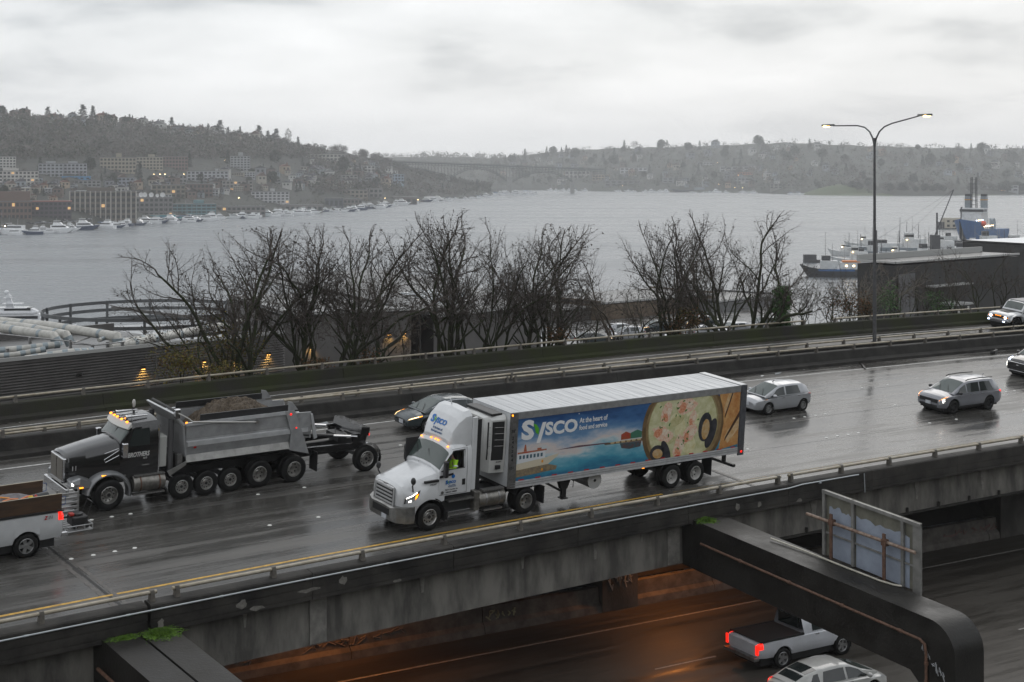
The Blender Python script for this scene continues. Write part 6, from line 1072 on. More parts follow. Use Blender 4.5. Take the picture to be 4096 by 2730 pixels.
MB().loft([[(x, -3.2, 1.55), (x, 16, 3.9), (x, 16, 4.1), (x, -3.2, 1.85)] for x in (-5.2, -.3)]).build('canopy', ROOFD, bc); MB().bx(-4.9, -4.7, -2.8, -2.6, -4.2, 1.6).build('canopy_post', COND, bc); MB().bx(-5, -.2, 5, 5.3, -4.2, 1.5).build('canopy_wall', CLAD, bc)
wall_lamp(bc, -3.6, 1.1, 4.9)
for i, (p0, d0, p1, d1, dep, z1, lab) in enumerate(((2400, 176, 2860, 190, 12, -2.9, 'long low brown-walled building behind the parking lot'), (2870, 186, 3090, 196, 10, -3.6, 'low grey building right of the parking lot'), (2190, 172, 2390, 178, 12, -3.4, 'low flat-roofed building left of the parking lot'))):
    shed('low_building', lab, plan(p0, d0), plan(p1, d1), dep, -5, z1, M('brown_wall%d' % i, ((.16, .12, .085), (.2, .2, .2), (.12, .115, .11))[i], .7, var=.3, sc=.5), ROOFD, parapet=.2)
for i, (px, d, rz) in enumerate(((2420, 152, .3), (2470, 156, .3), (2530, 160, .3), (2590, 163, .4), (2850, 158, .5), (2905, 160, .5), (2960, 163, .5), (3020, 166, .5), (3060, 152, 1.2), (2760, 168, .4), (2680, 150, 1.5))):
    c = copy_tree(hat if i % 3 else sed); p = plan(px, d); c.matrix_world = Matrix.Translation((p[0], p[1], -5.0)) @ Matrix.Rotation(rz+math.pi*(i % 2), 4, 'Z')
    tag(c, 'parked %s car, number %s of the cars on the lot from its left end' % ('silver' if i % 3 else 'dark', ('one', 'two', 'three', 'four', 'seven', 'eight', 'nine', 'ten', 'eleven', 'six', 'five')[i]), 'car', 'cars parked on the lot')
be, L_ = shed('black_building', 'black flat-roofed building with pale roof edge right of the lamp post', plan(3582, 150), plan(4075, 166), 4.8, -5.5, 3.75, CLADB, ROOFD, parapet=0)
MB().bx(-.02, L_, -.12, .1, 3.75, 3.95).bx(-.1, .1, 0, 4.8, 3.75, 3.95).bx(0, L_, 4.7, 4.9, 3.75, 4.5).build('roof_edge', TRIMW, be)
MB().bx(.4, 3.4, -.12, -.06, -5, 2.6).build('grey_panel', M('grey_wall_panel', (.13, .13, .135), .6), be); MB().bx(5.5, 13, -1.2, 0, 1.0, 1.15).build('ledge', TRIMW, be); MB().bx(7.5, 11, -2.5, 0, -1.0, -.8).build('canopy', TRIMW, be)
for x in (8.9, 9.35): MB().cyl((x, -.35, -5), (x, -.35, -.8), .03, n=5).build('ladder_rail', STEEL, be)
for k in range(13): MB().cyl((8.9, -.35, -4.8+k*.3), (9.35, -.35, -4.8+k*.3), .02, n=5).build('ladder_rung', STEEL, be)
for x, z in ((10.3, -1.9), (11.6, -2.3), (13.5, -2.0)): MB().bx(x, x+.35, -.16, -.1, z, z+.45).build('notice', M('notice_white', (.6, .6, .56), .6), be)
bf, L_ = shed('white_roofed_warehouse', 'dark warehouse with bright white roof at the right edge above the docks', plan(3850, 262), plan(4500, 232), 30, -12, .7, CLADB, M('white_roof', (.72, .73, .74), .4), rise=.2, parapet=0)
for i, (px, d, z) in enumerate(((3880, 148, -5.4), (3930, 147, -5.4))):
    o = thing('traffic_barrel', '%s orange and white traffic barrel below the black building' % ('left', 'right')[i], 'barrel', (*plan(px, d), z), group='traffic barrels')
    for k in range(4): MB().cyl((0, 0, .25*k), (0, 0, .25*k+.24), .28-.03*k, .26-.03*k, 12).build('band', M('barrel_orange', (.7, .16, .03), .5) if k % 2 == 0 else M('barrel_white', (.7, .7, .68), .5), o)
# pipework, tank ring and motor yacht at the left
PIPE = M('white_pipe_lagging', (.52, .51, .47), .5, c2=(.38, .37, .34), sc=2); PIPG = M('pipe_band', (.25, .29, .31), .4, .4)
def pipe_run(label, pts, r, bands=6):
    o = thing('lagged_pipe', label, 'pipe', group='white pipes on the hall roof'); pts = [ray(*p) for p in pts]; MB().tube(pts, r, 12).build('pipe', PIPE, o, sm=50)
    for k in range(bands):
        f = (k+.5)/bands*(len(pts)-1); i = int(f); a = pts[i]+(pts[i+1]-pts[i])*(f-i); d = unit(pts[i+1]-pts[i]); MB().cyl(a, a+d*.35, r*1.06, n=12).build('band', PIPG, o, sm=50)
for i, (lab, pts, r) in enumerate((('rearmost long white pipe on the hall roof', [(-200, 1268, 118), (200, 1305, 109), (470, 1348, 103), (470, 1372, 103)], .36), ('second long white pipe on the hall roof', [(-200, 1282, 114), (100, 1310, 108), (265, 1340, 104), (280, 1372, 104)], .34), ('front long white pipe bending down at the hall roof', [(-200, 1300, 110), (0, 1312, 106), (215, 1345, 101), (232, 1378, 101)], .34), ('low white pipe just behind the hall parapet', [(100, 1440, 95), (280, 1412, 96), (365, 1408, 97)], .28), ('white pipe with elbow near the parapet corner', [(-100, 1412, 98), (100, 1395, 99), (240, 1378, 100)], .24), ('white pipe running right along the hall roof', [(395, 1362, 103), (440, 1345, 104), (460, 1350, 104)], .16), ('pipe pair running towards the trees along the roof', [(440, 1390, 100), (560, 1368, 103), (760, 1328, 109), (960, 1290, 116)], .3), ('second pipe running towards the trees along the roof', [(440, 1376, 103), (600, 1350, 107), (800, 1316, 113), (960, 1284, 120)], .24), ('low pale pipe at the left picture edge', [(-200, 1442, 96), (60, 1420, 97), (180, 1398, 98)], .2))): pipe_run(lab, pts, r)
pr = thing('pipe_rack', 'steel pipe rack frame carrying the white roof pipes', 'pipe rack')
for px, y0, y1, d in ((282, 1360, 1418, 99), (370, 1380, 1415, 98), (430, 1368, 1412, 100), (120, 1350, 1410, 101), (30, 1395, 1450, 97), (490, 1370, 1405, 100)): MB().cyl(ray(px, y0, d), ray(px, y1, d), .12, n=6).build('post', STEEL, pr)
for a in ([(-60, 1330, 104), (280, 1366, 99), (380, 1382, 98), (500, 1368, 100)], [(-20, 1430, 97), (75, 1445, 96)], [(380, 1382, 98), (280, 1376, 102), (360, 1350, 105)]): MB().tube([ray(*p) for p in a], .05, 5).build('beam', STEEL, pr)
rg = thing('tank_railing', 'large round grey railing around a tank top behind the roof pipes', 'railing', (*plan(590, 137), 0)); GALV = M('tank_band', (.12, .125, .13), .45, .5)
for z, n_ in ((.0, 0), (-.75, 0), (-1.6, 0)): MB().loft([[(r_*math.cos(a), r_*math.sin(a), z+dz) for r_, dz in ((9.8, 0), (9.8, .32), (9.7, .32), (9.7, 0))] for a in np.linspace(0, math.tau, 49)], cap=False).build('band', GALV, rg)
for k in range(14): a = k*math.tau/14; MB().bx(-.12, .12, -.06, .06, -2.6, .35).build('post', GALV, rg).location = (9.65*math.cos(a), 9.65*math.sin(a), 0)
MB().cyl((0, 0, -9), (0, 0, -2.2), 9.3, n=40).build('tank_roof', M('tank_white', (.5, .51, .52), .3, c2=(.34, .35, .36), sc=.3), rg)
yc = thing('motor_yacht', 'large white motor yacht with radar mast at the left picture edge', 'yacht', (*plan(65, 372), WZ), .12); yc.scale = (.76,)*3; YW = paint('yacht_white', (.74, .75, .77), .25); YG = M('yacht_window', (.02, .022, .026), .1)
Body([(20, [(.3, 4), (.5, 5), (.6, 6.2), (0, 6.3)]), (14, [(1.6, 0), (2.8, 3), (3.4, 5.6), (0, 5.7)]), (0, [(2.8, 0), (3.6, 3), (3.8, 5), (0, 5.1)]), (-16, [(2.8, 0), (3.5, 2.6), (3.6, 4.6), (0, 4.7)])]).mesh('hull', YW, yc, n=20)
for x0, x1, w_, z0, z1 in ((-12, 9, 3.2, 5, 7.6), (-9, 7.5, 2.9, 7.9, 10.4), (-5, 5, 2.4, 10.7, 12.2)):
    Body([(x1+2.4, [(w_*.45, z0), (w_*.4, z0+.3), (0, z0+.35)]), (x1+.6, [(w_*.85, z0), (w_*.75, z1-.2), (0, z1)]), (x1-2, [(w_, z0), (w_*.92, z1-.1), (0, z1+.1)]), (x0, [(w_, z0), (w_*.92, z1-.1), (0, z1)])]).mesh('deckhouse', YW, yc, n=12); MB().bx(x0+1.5, x1+.2, -w_-.02, w_+.02, z0+.8, z0+1.7).build('window_band', YG, yc); MB().bx(x0-1.5, x1-1, -w_-.3, w_+.3, z1, z1+.25).build('deck', YW, yc, bev=.08)
MB().prism([(-3.5, 12.2), (-.5, 12.2), (-2.4, 17.2), (-3.2, 17.2)], -.35, .35).build('radar_arch', YW, yc); MB().bx(-4.4, 2.2, -1.6, 1.6, 13.6, 13.85).build('hardtop', YW, yc, bev=.06); MB().bx(-4.2, -1.4, -1.1, 1.1, 15.6, 15.75).build('spreader', YW, yc)
MB().ell((-3.2, 0, 17.6), (.8, .8, .8), 12, 8).build('radar_dome', YW, yc, sm=60); MB().ell((-2.2, .9, 16.2), (.5, .5, .5), 10, 6).build('sat_dome', YW, yc, sm=60); MB().bx(-6, 3, 3.3, 3.5, 4.9, 6.4).build('wood_panel', M('teak', (.16, .07, .035), .6), yc)
# ------------------------------------------------------------------ ships at the right-hand docks
def hull(name, par, L_, B_, fb, bow, mat, sheer=1., stern=1.):
    return Body([(L_*.5+bow, [(.05*B_, fb*1.45*sheer), (.06*B_, fb*1.6*sheer), (0, fb*1.62*sheer)]), (L_*.42, [(.2*B_, -.5), (.36*B_, fb*1.25*sheer), (0, fb*1.26*sheer)]), (L_*.2, [(.42*B_, -.5), (.5*B_, fb), (0, fb)]), (-L_*.35, [(.45*B_, -.5), (.5*B_, fb*.85*stern), (0, fb*.86*stern)]), (-L_*.5, [(.36*B_, -.2), (.44*B_, fb*.95*stern), (0, fb*.96*stern)])]).mesh(name, mat, par, n=22)
def mast(par, x, y, z0, z1, r=.12, yards=((.7, 1.6),), mat=None):
    MB().cyl((x, y, z0), (x, y, z1), r, r*.5, 6).build('mast', mat or STEEL, par)
    for f, w_ in yards: MB().cyl((x, y-w_, z0+(z1-z0)*f), (x, y+w_, z0+(z1-z0)*f), .06, n=5).build('yard_arm', mat or STEEL, par)
VW = M('vessel_white', (.62, .63, .63), .5, var=.2, sc=.6); VB = M('vessel_black', (.02, .022, .028), .5); VBL = M('vessel_blue', (.03, .11, .28), .5, var=.25, sc=.4); VG = M('vessel_grey', (.25, .29, .32), .5, var=.2, sc=.5); LAMPW = M('deck_light', (1, .85, .6), .4, em=(1, .72, .35), es=9); VD = M('vessel_dark', (.05, .05, .055), .6)
v1 = thing('fishing_vessel', 'black-hulled fishing vessel with blue stripe and tall masts left of the black building', 'boat', (*plan(3330, 606), WZ), math.pi-.15); hull('hull', v1, 24, 7, 3.4, 1.6, VB); MB().bx(-9, 6, -3.55, 3.55, 2.6, 3.3).build('blue_stripe', VBL, v1)
MB().bx(-2, 5, -2.6, 2.6, 3.4, 7.0).build('deckhouse', VW, v1, bev=.15); MB().bx(-11, -3, -2.8, 2.8, 3.4, 6.4).build('aft_house', VW, v1, bev=.2); MB().bx(-11.3, -4, -3, 3, 6.4, 7.0).build('orange_rail', M('rail_orange', (.6, .2, .05), .6), v1); MB().bx(1, 4.5, -2, 2, 7.0, 9.0).build('wheelhouse', VD, v1)
mast(v1, 3, 0, 7, 19, .16, ((.55, 1.3), (.75, .9), (.9, .5))); mast(v1, 0, 0, 7, 14.5, .13, ((.6, .9),)); mast(v1, -8, 1, 6.5, 12.5, .1); mast(v1, -5, -1, 6.5, 11.8, .09); MB().tube([(-6, 0, 12), (-13, 0, 7)], .07, 5).build('boom', STEEL, v1)
for x in (-9, -6): MB().bx(x, x+.8, 2.85, 2.9, 4.6, 5.2).build('lit_window', LAMPW, v1)
wl_ = [(3430, 690, 24, 'white workboat behind the lamp post', VW, 7, .2), (3540, 800, 44, 'long grey barge-like vessel behind the black building', VG, 4.5, .05), (3650, 800, 36, 'white trawler with raked bow right of the lamp post', VW, 9, .1), (3490, 760, 18, 'small tug with crossed mast near the lamp post', VG, 6, .4), (3770, 800, 30, 'dark workboat cluttered with gear above the black building', VD, 7, .1), (3850, 740, 26, 'green-decked workboat by the white roof', VG, 6, .3), (4070, 790, 36, 'grey vessel at the right picture edge', VG, 8, .0), (3950, 860, 28, 'dark fishing boat below the blue ship', VD, 7, .15), (3590, 720, 20, 'small white boat with stubby mast over the roof edge', VW, 5, .5), (3700, 730, 22, 'white cabin workboat between trawler and dark boat', VW, 6, -.3), (3900, 790, 24, 'white workboat below the blue bow', VW, 6, .3), (3990, 760, 26, 'grey workboat above the white roof', VG, 6, -.2), (3460, 840, 22, 'distant small seiner left of the trawler', VW, 5, .1), (3800, 880, 22, 'small dark boat under the houseboat', VD, 5, .3), (3380, 760, 16, 'small white boat left of the lamp post', VW, 4, .2), (4040, 700, 24, 'white workboat at the edge above the white roof', VW, 6, .1)]
for i, (px, d, L_, lab, m1, h_, rz) in enumerate(wl_):
    o = thing('workboat', lab, 'boat', (*plan(px, d), WZ), math.pi-rz, group='workboats at the docks'); hull('hull', o, L_, L_*.26, 2.4, 1.2, m1); MB().bx(-L_*.2, L_*.15, -L_*.09, L_*.09, 2.2, 2.4+h_*.5).build('deckhouse', VW, o, bev=.1); MB().bx(-.5, L_*.12, -L_*.07, L_*.07, 2.4+h_*.5, 2.4+h_*.9).build('wheelhouse', VD if i % 2 else VW, o); MB().bx(-.3, L_*.121, -L_*.071, L_*.071, 2.4+h_*.62, 2.4+h_*.78).build('window_band', YG, o)
    mast(o, 0, 0, 3, 6+h_*1.5, .16, ((.6, 1.4), (.8, .9))); mast(o, -L_*.25, 0, 2, 5+h_, .13); MB().tube([(0, 0, 5+h_), (-L_*.35, 0, 3.5)], .07, 5).build('boom', STEEL, o)
    if i % 2 == 0: MB().ell((L_*.1, L_*.1, 3+h_*.4), (.35, .35, .25), 8, 5).build('deck_light', LAMPW, o)
bs = thing('survey_ship', 'big blue-hulled ship with white bridge and twin funnels at the right edge', 'ship', (308.8, 939, WZ), math.pi+.98)
Body([(47, [(.2, 13.4), (.3, 14.2), (.3, 14.6), (0, 14.6)]), (42, [(1.6, 4), (3.4, 11), (4.2, 13.8), (0, 13.8)]), (36, [(2.2, -.5), (5.2, 8), (6.6, 12.9), (0, 12.9)]), (22, [(6, -.5), (7.6, 7), (8, 11.8), (0, 11.8)]), (20, [(6.4, -.5), (7.8, 5), (8, 7.2), (0, 7.2)]), (-40, [(7, -.5), (8, 4), (8, 6), (0, 6)])]).mesh('hull', VBL, bs, n=30)
MB().bx(4, 24, -7, 7, 7.2, 13.5).bx(6, 22, -6.5, 6.5, 13.5, 17.5).build('deckhouse', VW, bs, bev=.3); MB().bx(10, 21, -7.5, 7.5, 17.5, 21).build('bridge', VW, bs, bev=.3); MB().bx(12, 21.1, -7.55, 7.55, 18.6, 20.2).build('bridge_window', YG, bs)
for y in (-5, 5.2): MB().bx(8.5, 12.5, y-1.9, y+1.9, 17.5, 28.5).build('funnel', VG, bs, bev=.3); MB().bx(8.4, 12.6, y-2, y+2, 26, 26.6).build('funnel_band', M('band_orange', (.6, .28, .04), .5), bs); MB().bx(8.7, 12.3, y-1.7, y+1.7, 28.5, 30).build('funnel_top', VD, bs)
for y in (-1.7, 1.7):
    for x in (14, 17): MB().cyl((x, y, 21), (x, y*.8, 41), .28, n=5).build('mast_leg', VD, bs)
for k in range(7): MB().bx(13.9, 17.1, -1.9, 1.9, 23+k*2.7, 23.25+k*2.7).build('mast_stage', VD, bs)
MB().ell((22.5, 8.2, 11.2), (3.6, 1.6, 1.9), 12, 7).build('lifeboat', M('lifeboat_orange', (.62, .09, .04), .5), bs, sm=60)
for k in range(12): MB().ell((38-k*3.4, 8.2-max(0, k-9)*0, 13.6 if k < 5 else 9.4), (.45, .3, .35), 8, 5).build('deck_light', LAMPW if k % 4 else BLUL, bs)
for k in range(5): MB().bx(14+k*2.2, 15+k*2.2, 7.02, 7.06, 9.2, 10.6).build('lit_window', LAMPW, bs)
for x in (-4, -14): MB().cyl((x, -3, 9.5), (x, 5, 9.5), 4.2, n=16).build('net_drum', VG, bs)
MB().tube([(44, 0, 14), (43, 0, 22), (41, 0, 22)], .4, 5).build('bow_frame', VD, bs)
hb = thing('houseboat', 'boxy cream houseboat off the bow of the blue ship', 'houseboat', (*plan(3806, 1105), WZ), .1); MB().bx(-11, 9, -4, 4, -.3, .9).build('float', VD, hb); MB().bx(-7, 7.5, -3.5, 3.5, .9, 8.6).build('cabin', M('houseboat_cream', (.42, .38, .31), .7), hb); MB().bx(-10, -7, -3.2, 3.2, .9, 5.5).build('porch', VD, hb)
for x in (-5, -.5, 3.5): MB().bx(x, x+2, -3.56, -3.52, 1.8, 3.6).bx(x, x+2, -3.56, -3.52, 5.4, 7).build('window', YG, hb)
for px, y0, y1, d, lab in ((3505, 922, 1010, 640, 'tall dark piling left of the white trawler'), (3748, 852, 985, 700, 'tallest dark piling in front of the houseboat'), (3050, 1100, 1250, 230, 'thin dark pole behind the ivy column')):
    a, b = ray(px, y1, d), ray(px, y0, d); tag(MB().cyl((a[0], a[1], max(WZ, a[2]-20)), b, .45 if d > 300 else .12, n=8).build('piling', VD), lab, 'piling')
rs = np.random.RandomState(31)
for k in range(18):
    px, d = rs.uniform(3390, 4120), rs.uniform(650, 880); p = plan(px, d); tag(MB().cyl((p[0], p[1], WZ), (p[0]+rs.uniform(-.4, .4), p[1], WZ+rs.uniform(7, 17)), .22, .14, 6).build('piling', VD), 'thin dark piling among the dock boats', 'piling', 'pilings at the docks')
for k, (px, d, L_) in enumerate(((3500, 700, 70), (3700, 760, 80), (3880, 700, 70), (4000, 820, 60))):
    p = plan(px, d); o = MB().bx(-L_/2, L_/2, -2, 2, -.4, 1.4).bx(-L_/2, -L_/2+6, -1.5, 1.5, 1.4, 4).build('floating_dock', VD); o.location = (p[0], p[1], WZ); o.rotation_euler = (0, 0, .1*k); tag(o, 'dark floating dock with a small shed between the workboats', 'dock', 'floating docks')
cr_ = thing('dock_crane', 'lattice crane boom rising beside the houseboat', 'crane', (*plan(3740, 690), WZ)); a, b = np.array([0, 0, 14.]), np.array([9, 0, 36.])
for dy in (-.5, .5): MB().tube([a+np.array([0, dy, 0]), b+np.array([0, dy*.3, 0])], .18, 5).build('boom_chord', VD, cr_)
MB().bx(-2, 2, -2, 2, 0, 14).build('crane_base', VD, cr_); MB().tube([b, np.array([-16, 0, 12.])], .06, 4).tube([b, np.array([-40, 0, 4.])], .05, 4).build('stay_cable', VD, cr_)
# ------------------------------------------------------------------ far shores: buildings, houses, boats, trees, bridge
rs = np.random.RandomState(77)
WIN = M('far_window', (.035, .04, .045), .2); WINL = M('far_window_lit', (1, .6, .25), .5, em=(1, .58, .22), es=.35); WINW = M('far_window_pale', (.45, .47, .48), .3)
wbox = MB().bx(0, 1, -.12, .02, 0, 1).build('window', WIN); WME = wbox.data; bpy.data.objects.remove(wbox); WMEL = WME.copy(); WMEL.materials[0] = WINL
lx = lambda T_, px: np.interp(px, T_[:, 0], T_[:, 2]); ly = lambda T_, px: np.interp(px, T_[:, 0], T_[:, 1])
def zone(T_, px, py):
    if T_ is LEFT: w_ = next(b for a, b in ((130, 'at the left picture edge'), (290, 'above the dark brick lofts'), (420, 'over the columned block'), (560, 'right behind the columned block'), (700, 'over the dish roof'), (870, 'over the teal office'), (1010, 'over the low warehouses'), (1170, 'over the white modernist block'), (1330, 'over the boat sheds'), (1480, 'over the brown shed'), (1640, 'near the bridge end'), (9999, 'beyond the marquee tents')) if px < a)
    else: w_ = next(b for a, b in ((2050, 'behind the bridge arch'), (2250, 'behind the bridge end'), (2450, 'just right of the bridge'), (2700, 'left of the moored ships'), (2860, 'over the first moored ship'), (3030, 'over the second moored ship'), (3250, 'left of the green mound'), (3420, 'over the green mound'), (3560, 'behind the lamp post'), (3720, 'just right of the lamp post'), (3900, 'over the houseboat'), (9999, 'over the blue ship')) if px < a)
    k = (ly(T_, px)-py)/(ly(T_, px)-lx(T_, px)); return ('low down' if k < .3 else 'midway up' if k < .6 else 'high up' if k < .85 else 'on skyline')+', '+w_
def C3(n, c): return M('far_'+n, c, .8, var=.18, sc=.08)
def far_building(label, x0, x1, y0, y1, c, st=3, bays=6, T_=LEFT, dep=14, name='shore_building', lit=.06, cols=0, pent=None, roofc=(.16, .16, .16), yaw=0., wf=(.62, .55), dd=0, group='buildings on the far left shore'):
    xm = (x0+x1)/2; d = hit(T_, xm, y1)+dd; k = d/F; w_ = (x1-x0)*k; h_ = (y1-y0)*k; p = ray(xm, y1, d)
    o = thing(name, label, 'building', p, math.atan2(-p[0], p[1])+yaw, group=group); mc = C3('wall_%02d%02d%02d' % tuple(int(q*99) for q in c), c)
    MB().bx(-w_/2, w_/2, 0, dep, -8, h_).build('wall', mc, o); MB().bx(-w_/2-.4, w_/2+.4, -.4, dep+.4, h_, h_+.6).build('roof', C3('roof_%02d%02d%02d' % tuple(int(q*99) for q in roofc), roofc), o)
    if pent: MB().bx(w_*pent[0]-w_/2, w_*pent[1]-w_/2, 3, dep-3, h_+.6, h_+.6+pent[2]*k).build('penthouse', mc, o)
    bw, bh = w_/bays, h_/st
    for i in range(st):
        for j in range(bays):
            q = shared('window', WMEL if rs.rand() < lit*.3 else WME, par=o, loc=(-w_/2+bw*(j+.5-wf[0]/2), 0, bh*(i+.5-wf[1]/2)), sc=(bw*wf[0], 1, bh*wf[1]))
    for j in range(cols+1 if cols else 0): MB().bx(-w_/2+w_*j/cols-.45, -w_/2+w_*j/cols+.45, -1.1, 0, -2, h_+.6).build('column', C3('column', (.42, .40, .36)), o)
    return o
fbs = [('tall brown office block with pale vertical columns behind the boats', 285, 540, 768, 880, (.13, .11, .09), 5, 13, dict(cols=13, lit=.16, pent=(.25, .68, 14))), ('long low brick building at the left edge with blue-grey upper floor', 0, 124, 808, 880, (.16, .11, .09), 3, 8, dict(pent=(0, .95, 38))), ('dark brick loft building left of the columned block', 126, 282, 808, 878, (.09, .075, .085), 4, 9, dict(lit=.3, roofc=(.3, .12, .1))), ('grey building with white satellite dishes on the roof', 542, 690, 792, 868, (.17, .165, .16), 4, 8, dict(lit=.12)), ('teal glass office with rooftop box', 692, 862, 818, 868, (.13, .24, .26), 4, 9, dict(pent=(.48, .72, 14), wf=(.8, .5))),
    ('white apartment tower cut by the left edge', 0, 62, 628, 684, (.5, .49, .46), 5, 5, {}), ('wide white apartment terrace at the left edge', 0, 150, 686, 742, (.52, .50, .47), 4, 10, dict(pent=(.1, .5, 10))), ('grey and white apartment pair, left half', 156, 250, 656, 708, (.33, .34, .36), 4, 6, dict(pent=(.3, .7, 8))), ('grey and white apartment pair, right half', 256, 346, 656, 708, (.36, .36, .38), 4, 6, dict(pent=(.2, .6, 8))), ('tan brick apartment block with rooftop boxes', 402, 542, 632, 692, (.33, .29, .22), 4, 10, dict(pent=(.45, .6, 16))), ('second tan brick apartment block right of the first', 546, 650, 630, 680, (.34, .30, .23), 4, 8, dict(pent=(.45, .7, 10))), ('brown brick apartment block by the tan pair', 652, 750, 628, 682, (.19, .13, .11), 4, 8, {}),
    ('blue-grey block below the tan apartments', 440, 535, 712, 752, (.27, .29, .34), 3, 6, dict(lit=.1)), ('long low terrace with a row of roof lights', 602, 745, 702, 732, (.22, .22, .22), 2, 10, dict(lit=.3)), ('striped white and grey apartment slab', 750, 912, 686, 736, (.40, .41, .43), 4, 10, dict(pent=(.68, .75, 8))), ('grey octagonal tower block on the hillside', 922, 1000, 626, 684, (.33, .34, .35), 6, 6, dict(pent=(.4, .65, 14))), ('white modernist block above the marina', 1006, 1156, 768, 814, (.46, .46, .47), 4, 9, dict(pent=(.5, .62, 10))),
    ('pale apartment row near the ridge', 1166, 1380, 618, 644, (.37, .36, .33), 2, 14, {}), ('white block on top of the ridge', 1226, 1302, 590, 616, (.44, .44, .43), 2, 6, dict(roofc=(.1, .1, .1))), ('concrete apartment block with balconies mid slope', 1320, 1430, 702, 742, (.29, .28, .27), 4, 7, {}), ('blue-grey glazed terrace mid slope', 1516, 1616, 698, 734, (.27, .34, .42), 3, 8, {}), ('stacked white condominium left of the blue terrace', 1440, 1500, 664, 700, (.44, .44, .43), 3, 4, {}), ('long dark boat shed by the water', 1300, 1372, 795, 832, (.09, .10, .11), 1, 4, dict(lit=0)), ('brown shed beside the dark boat shed', 1374, 1448, 799, 832, (.19, .17, .15), 2, 5, {}),
    ('big brown waterfront shed with wide roof', 1532, 1668, 790, 826, (.13, .115, .10), 1, 6, dict(lit=.1, roofc=(.3, .3, .3))), ('green-roofed shed at the marina end', 1812, 1950, 796, 812, (.17, .2, .2), 1, 8, dict(roofc=(.2, .27, .27))), ('tan low building above the marina', 1370, 1470, 762, 792, (.27, .235, .19), 2, 6, {}), ('house-like building with yellow foliage beside it', 1460, 1530, 756, 792, (.22, .21, .2), 2, 4, {}), ('low warehouse row behind the boats', 870, 1060, 828, 862, (.18, .17, .16), 2, 10, dict(lit=.12)), ('flat grey warehouse row further right', 1075, 1290, 822, 848, (.20, .19, .18), 1, 10, dict(lit=.1)), ('brown block below the striped slab', 742, 850, 738, 790, (.15, .11, .09), 3, 7, {}), ('olive block left of the brown one', 610, 740, 742, 792, (.20, .18, .14), 3, 7, {}), ('grey house row above the columned block', 300, 400, 724, 748, (.28, .28, .28), 2, 6, {}), ('pale terrace above the teal office', 890, 1010, 725, 765, (.3, .28, .26), 3, 8, {})]
for lab, x0, x1, y0, y1, c, st, ba_, kw in fbs: far_building(lab, x0, x1, y0, y1, c, st, ba_, **kw)
for i, (x0, x1, y0, y1, c, lab) in enumerate(((588, 700, 862, 880, (.05, .36, .40), 'turquoise boathouse nearest the teal office'), (700, 752, 868, 882, (.06, .38, .42), 'smallest turquoise boathouse beside the teal office'), (960, 1060, 850, 876, (.08, .33, .36), 'turquoise boathouse with grey roof'), (1085, 1190, 846, 868, (.07, .30, .34), 'long turquoise boathouse right of the others'), (250, 360, 708, 722, (.09, .25, .45), 'low building with bright blue roof'))): far_building(lab, x0, x1, y0, y1, c, 1, 5, lit=0, name='boathouse', roofc=c if i == 4 else (.28, .29, .29), wf=(.5, .4), group='coloured sheds on the far left shore')
AC = ((.50, .49, .46), (.40, .41, .43), (.34, .31, .26), (.55, .55, .54), (.28, .27, .27), (.44, .40, .34))
AN = ('white', 'pale grey', 'tan', 'bright white', 'dark grey', 'cream')
for k in range(34):
    px = rs.uniform(20, 1540); y1 = np.interp(px, [0, 700, 1100, 1540], [752, 745, 715, 705])+rs.uniform(-18, 62); wd = rs.uniform(30, 62); i = rs.randint(6); st = rs.randint(2, 4)
    far_building('%s %d-storey slope block %s' % (AN[i], st, 'left of the tan apartments' if px < 400 else 'near the tan apartments' if px < 760 else 'near the striped slab' if px < 1020 else 'above the long marina' if px < 1300 else 'towards the bridge end'), px, px+wd, y1-st*rs.uniform(8, 11), y1, AC[i], st, rs.randint(3, 6), name='apartment_block', roofc=AC[rs.randint(6)] if rs.rand() < .5 else (.14, .13, .13), dep=11, lit=.03, yaw=rs.uniform(-.3, .3), group='small blocks on the left slope')
# white tents and dishes
DW = M('dish_white', (.66, .66, .66), .5); bd = hit(LEFT, 615, 868)
for i, px in enumerate((540, 565, 580, 606, 630, 651)):
    y = 780 if i != 4 else 783; p = ray(px, y, bd); r_ = 16*bd/F*(.62 if i != 4 else .45); o = thing('satellite_dish', 'white satellite dish, %s from the left on the grey roof' % ('first', 'second', 'third', 'fourth', 'fifth', 'sixth')[i], 'dish', p, group='satellite dishes')
    MB().loft([[(r_*f*math.cos(t), -.4*f*f-.3, r_*f*math.sin(t)) for t in np.linspace(0, math.tau, 14, endpoint=False)] for f in (.02, .5, 1.)], cap=False).build('bowl', DW, o, sm=60); MB().cyl((0, .3, 0), (0, .6, -r_*1.4), .25, n=6).build('stand', STEEL, o)
for x0, x1, y0, y1, lab in ((1672, 1770, 786, 800, 'white marquee roof by the marina'), (1680, 1810, 800, 814, 'second white marquee roof nearer the water')):
    d = hit(LEFT, (x0+x1)/2, y1); k = d/F; w_ = (x1-x0)*k; o = thing('marquee', lab, 'tent', ray((x0+x1)/2, y1, d)); MB().prism([(-w_/2, 0), (w_/2, 0), (w_/2*.7, (y1-y0)*k), (-w_/2*.6, (y1-y0)*k*.9)], 0, 14).build('canopy', DW, o); MB().bx(-w_/2, w_/2, 1, 13, -4, 0).build('wall', C3('tentwall', (.25, .26, .27)), o)
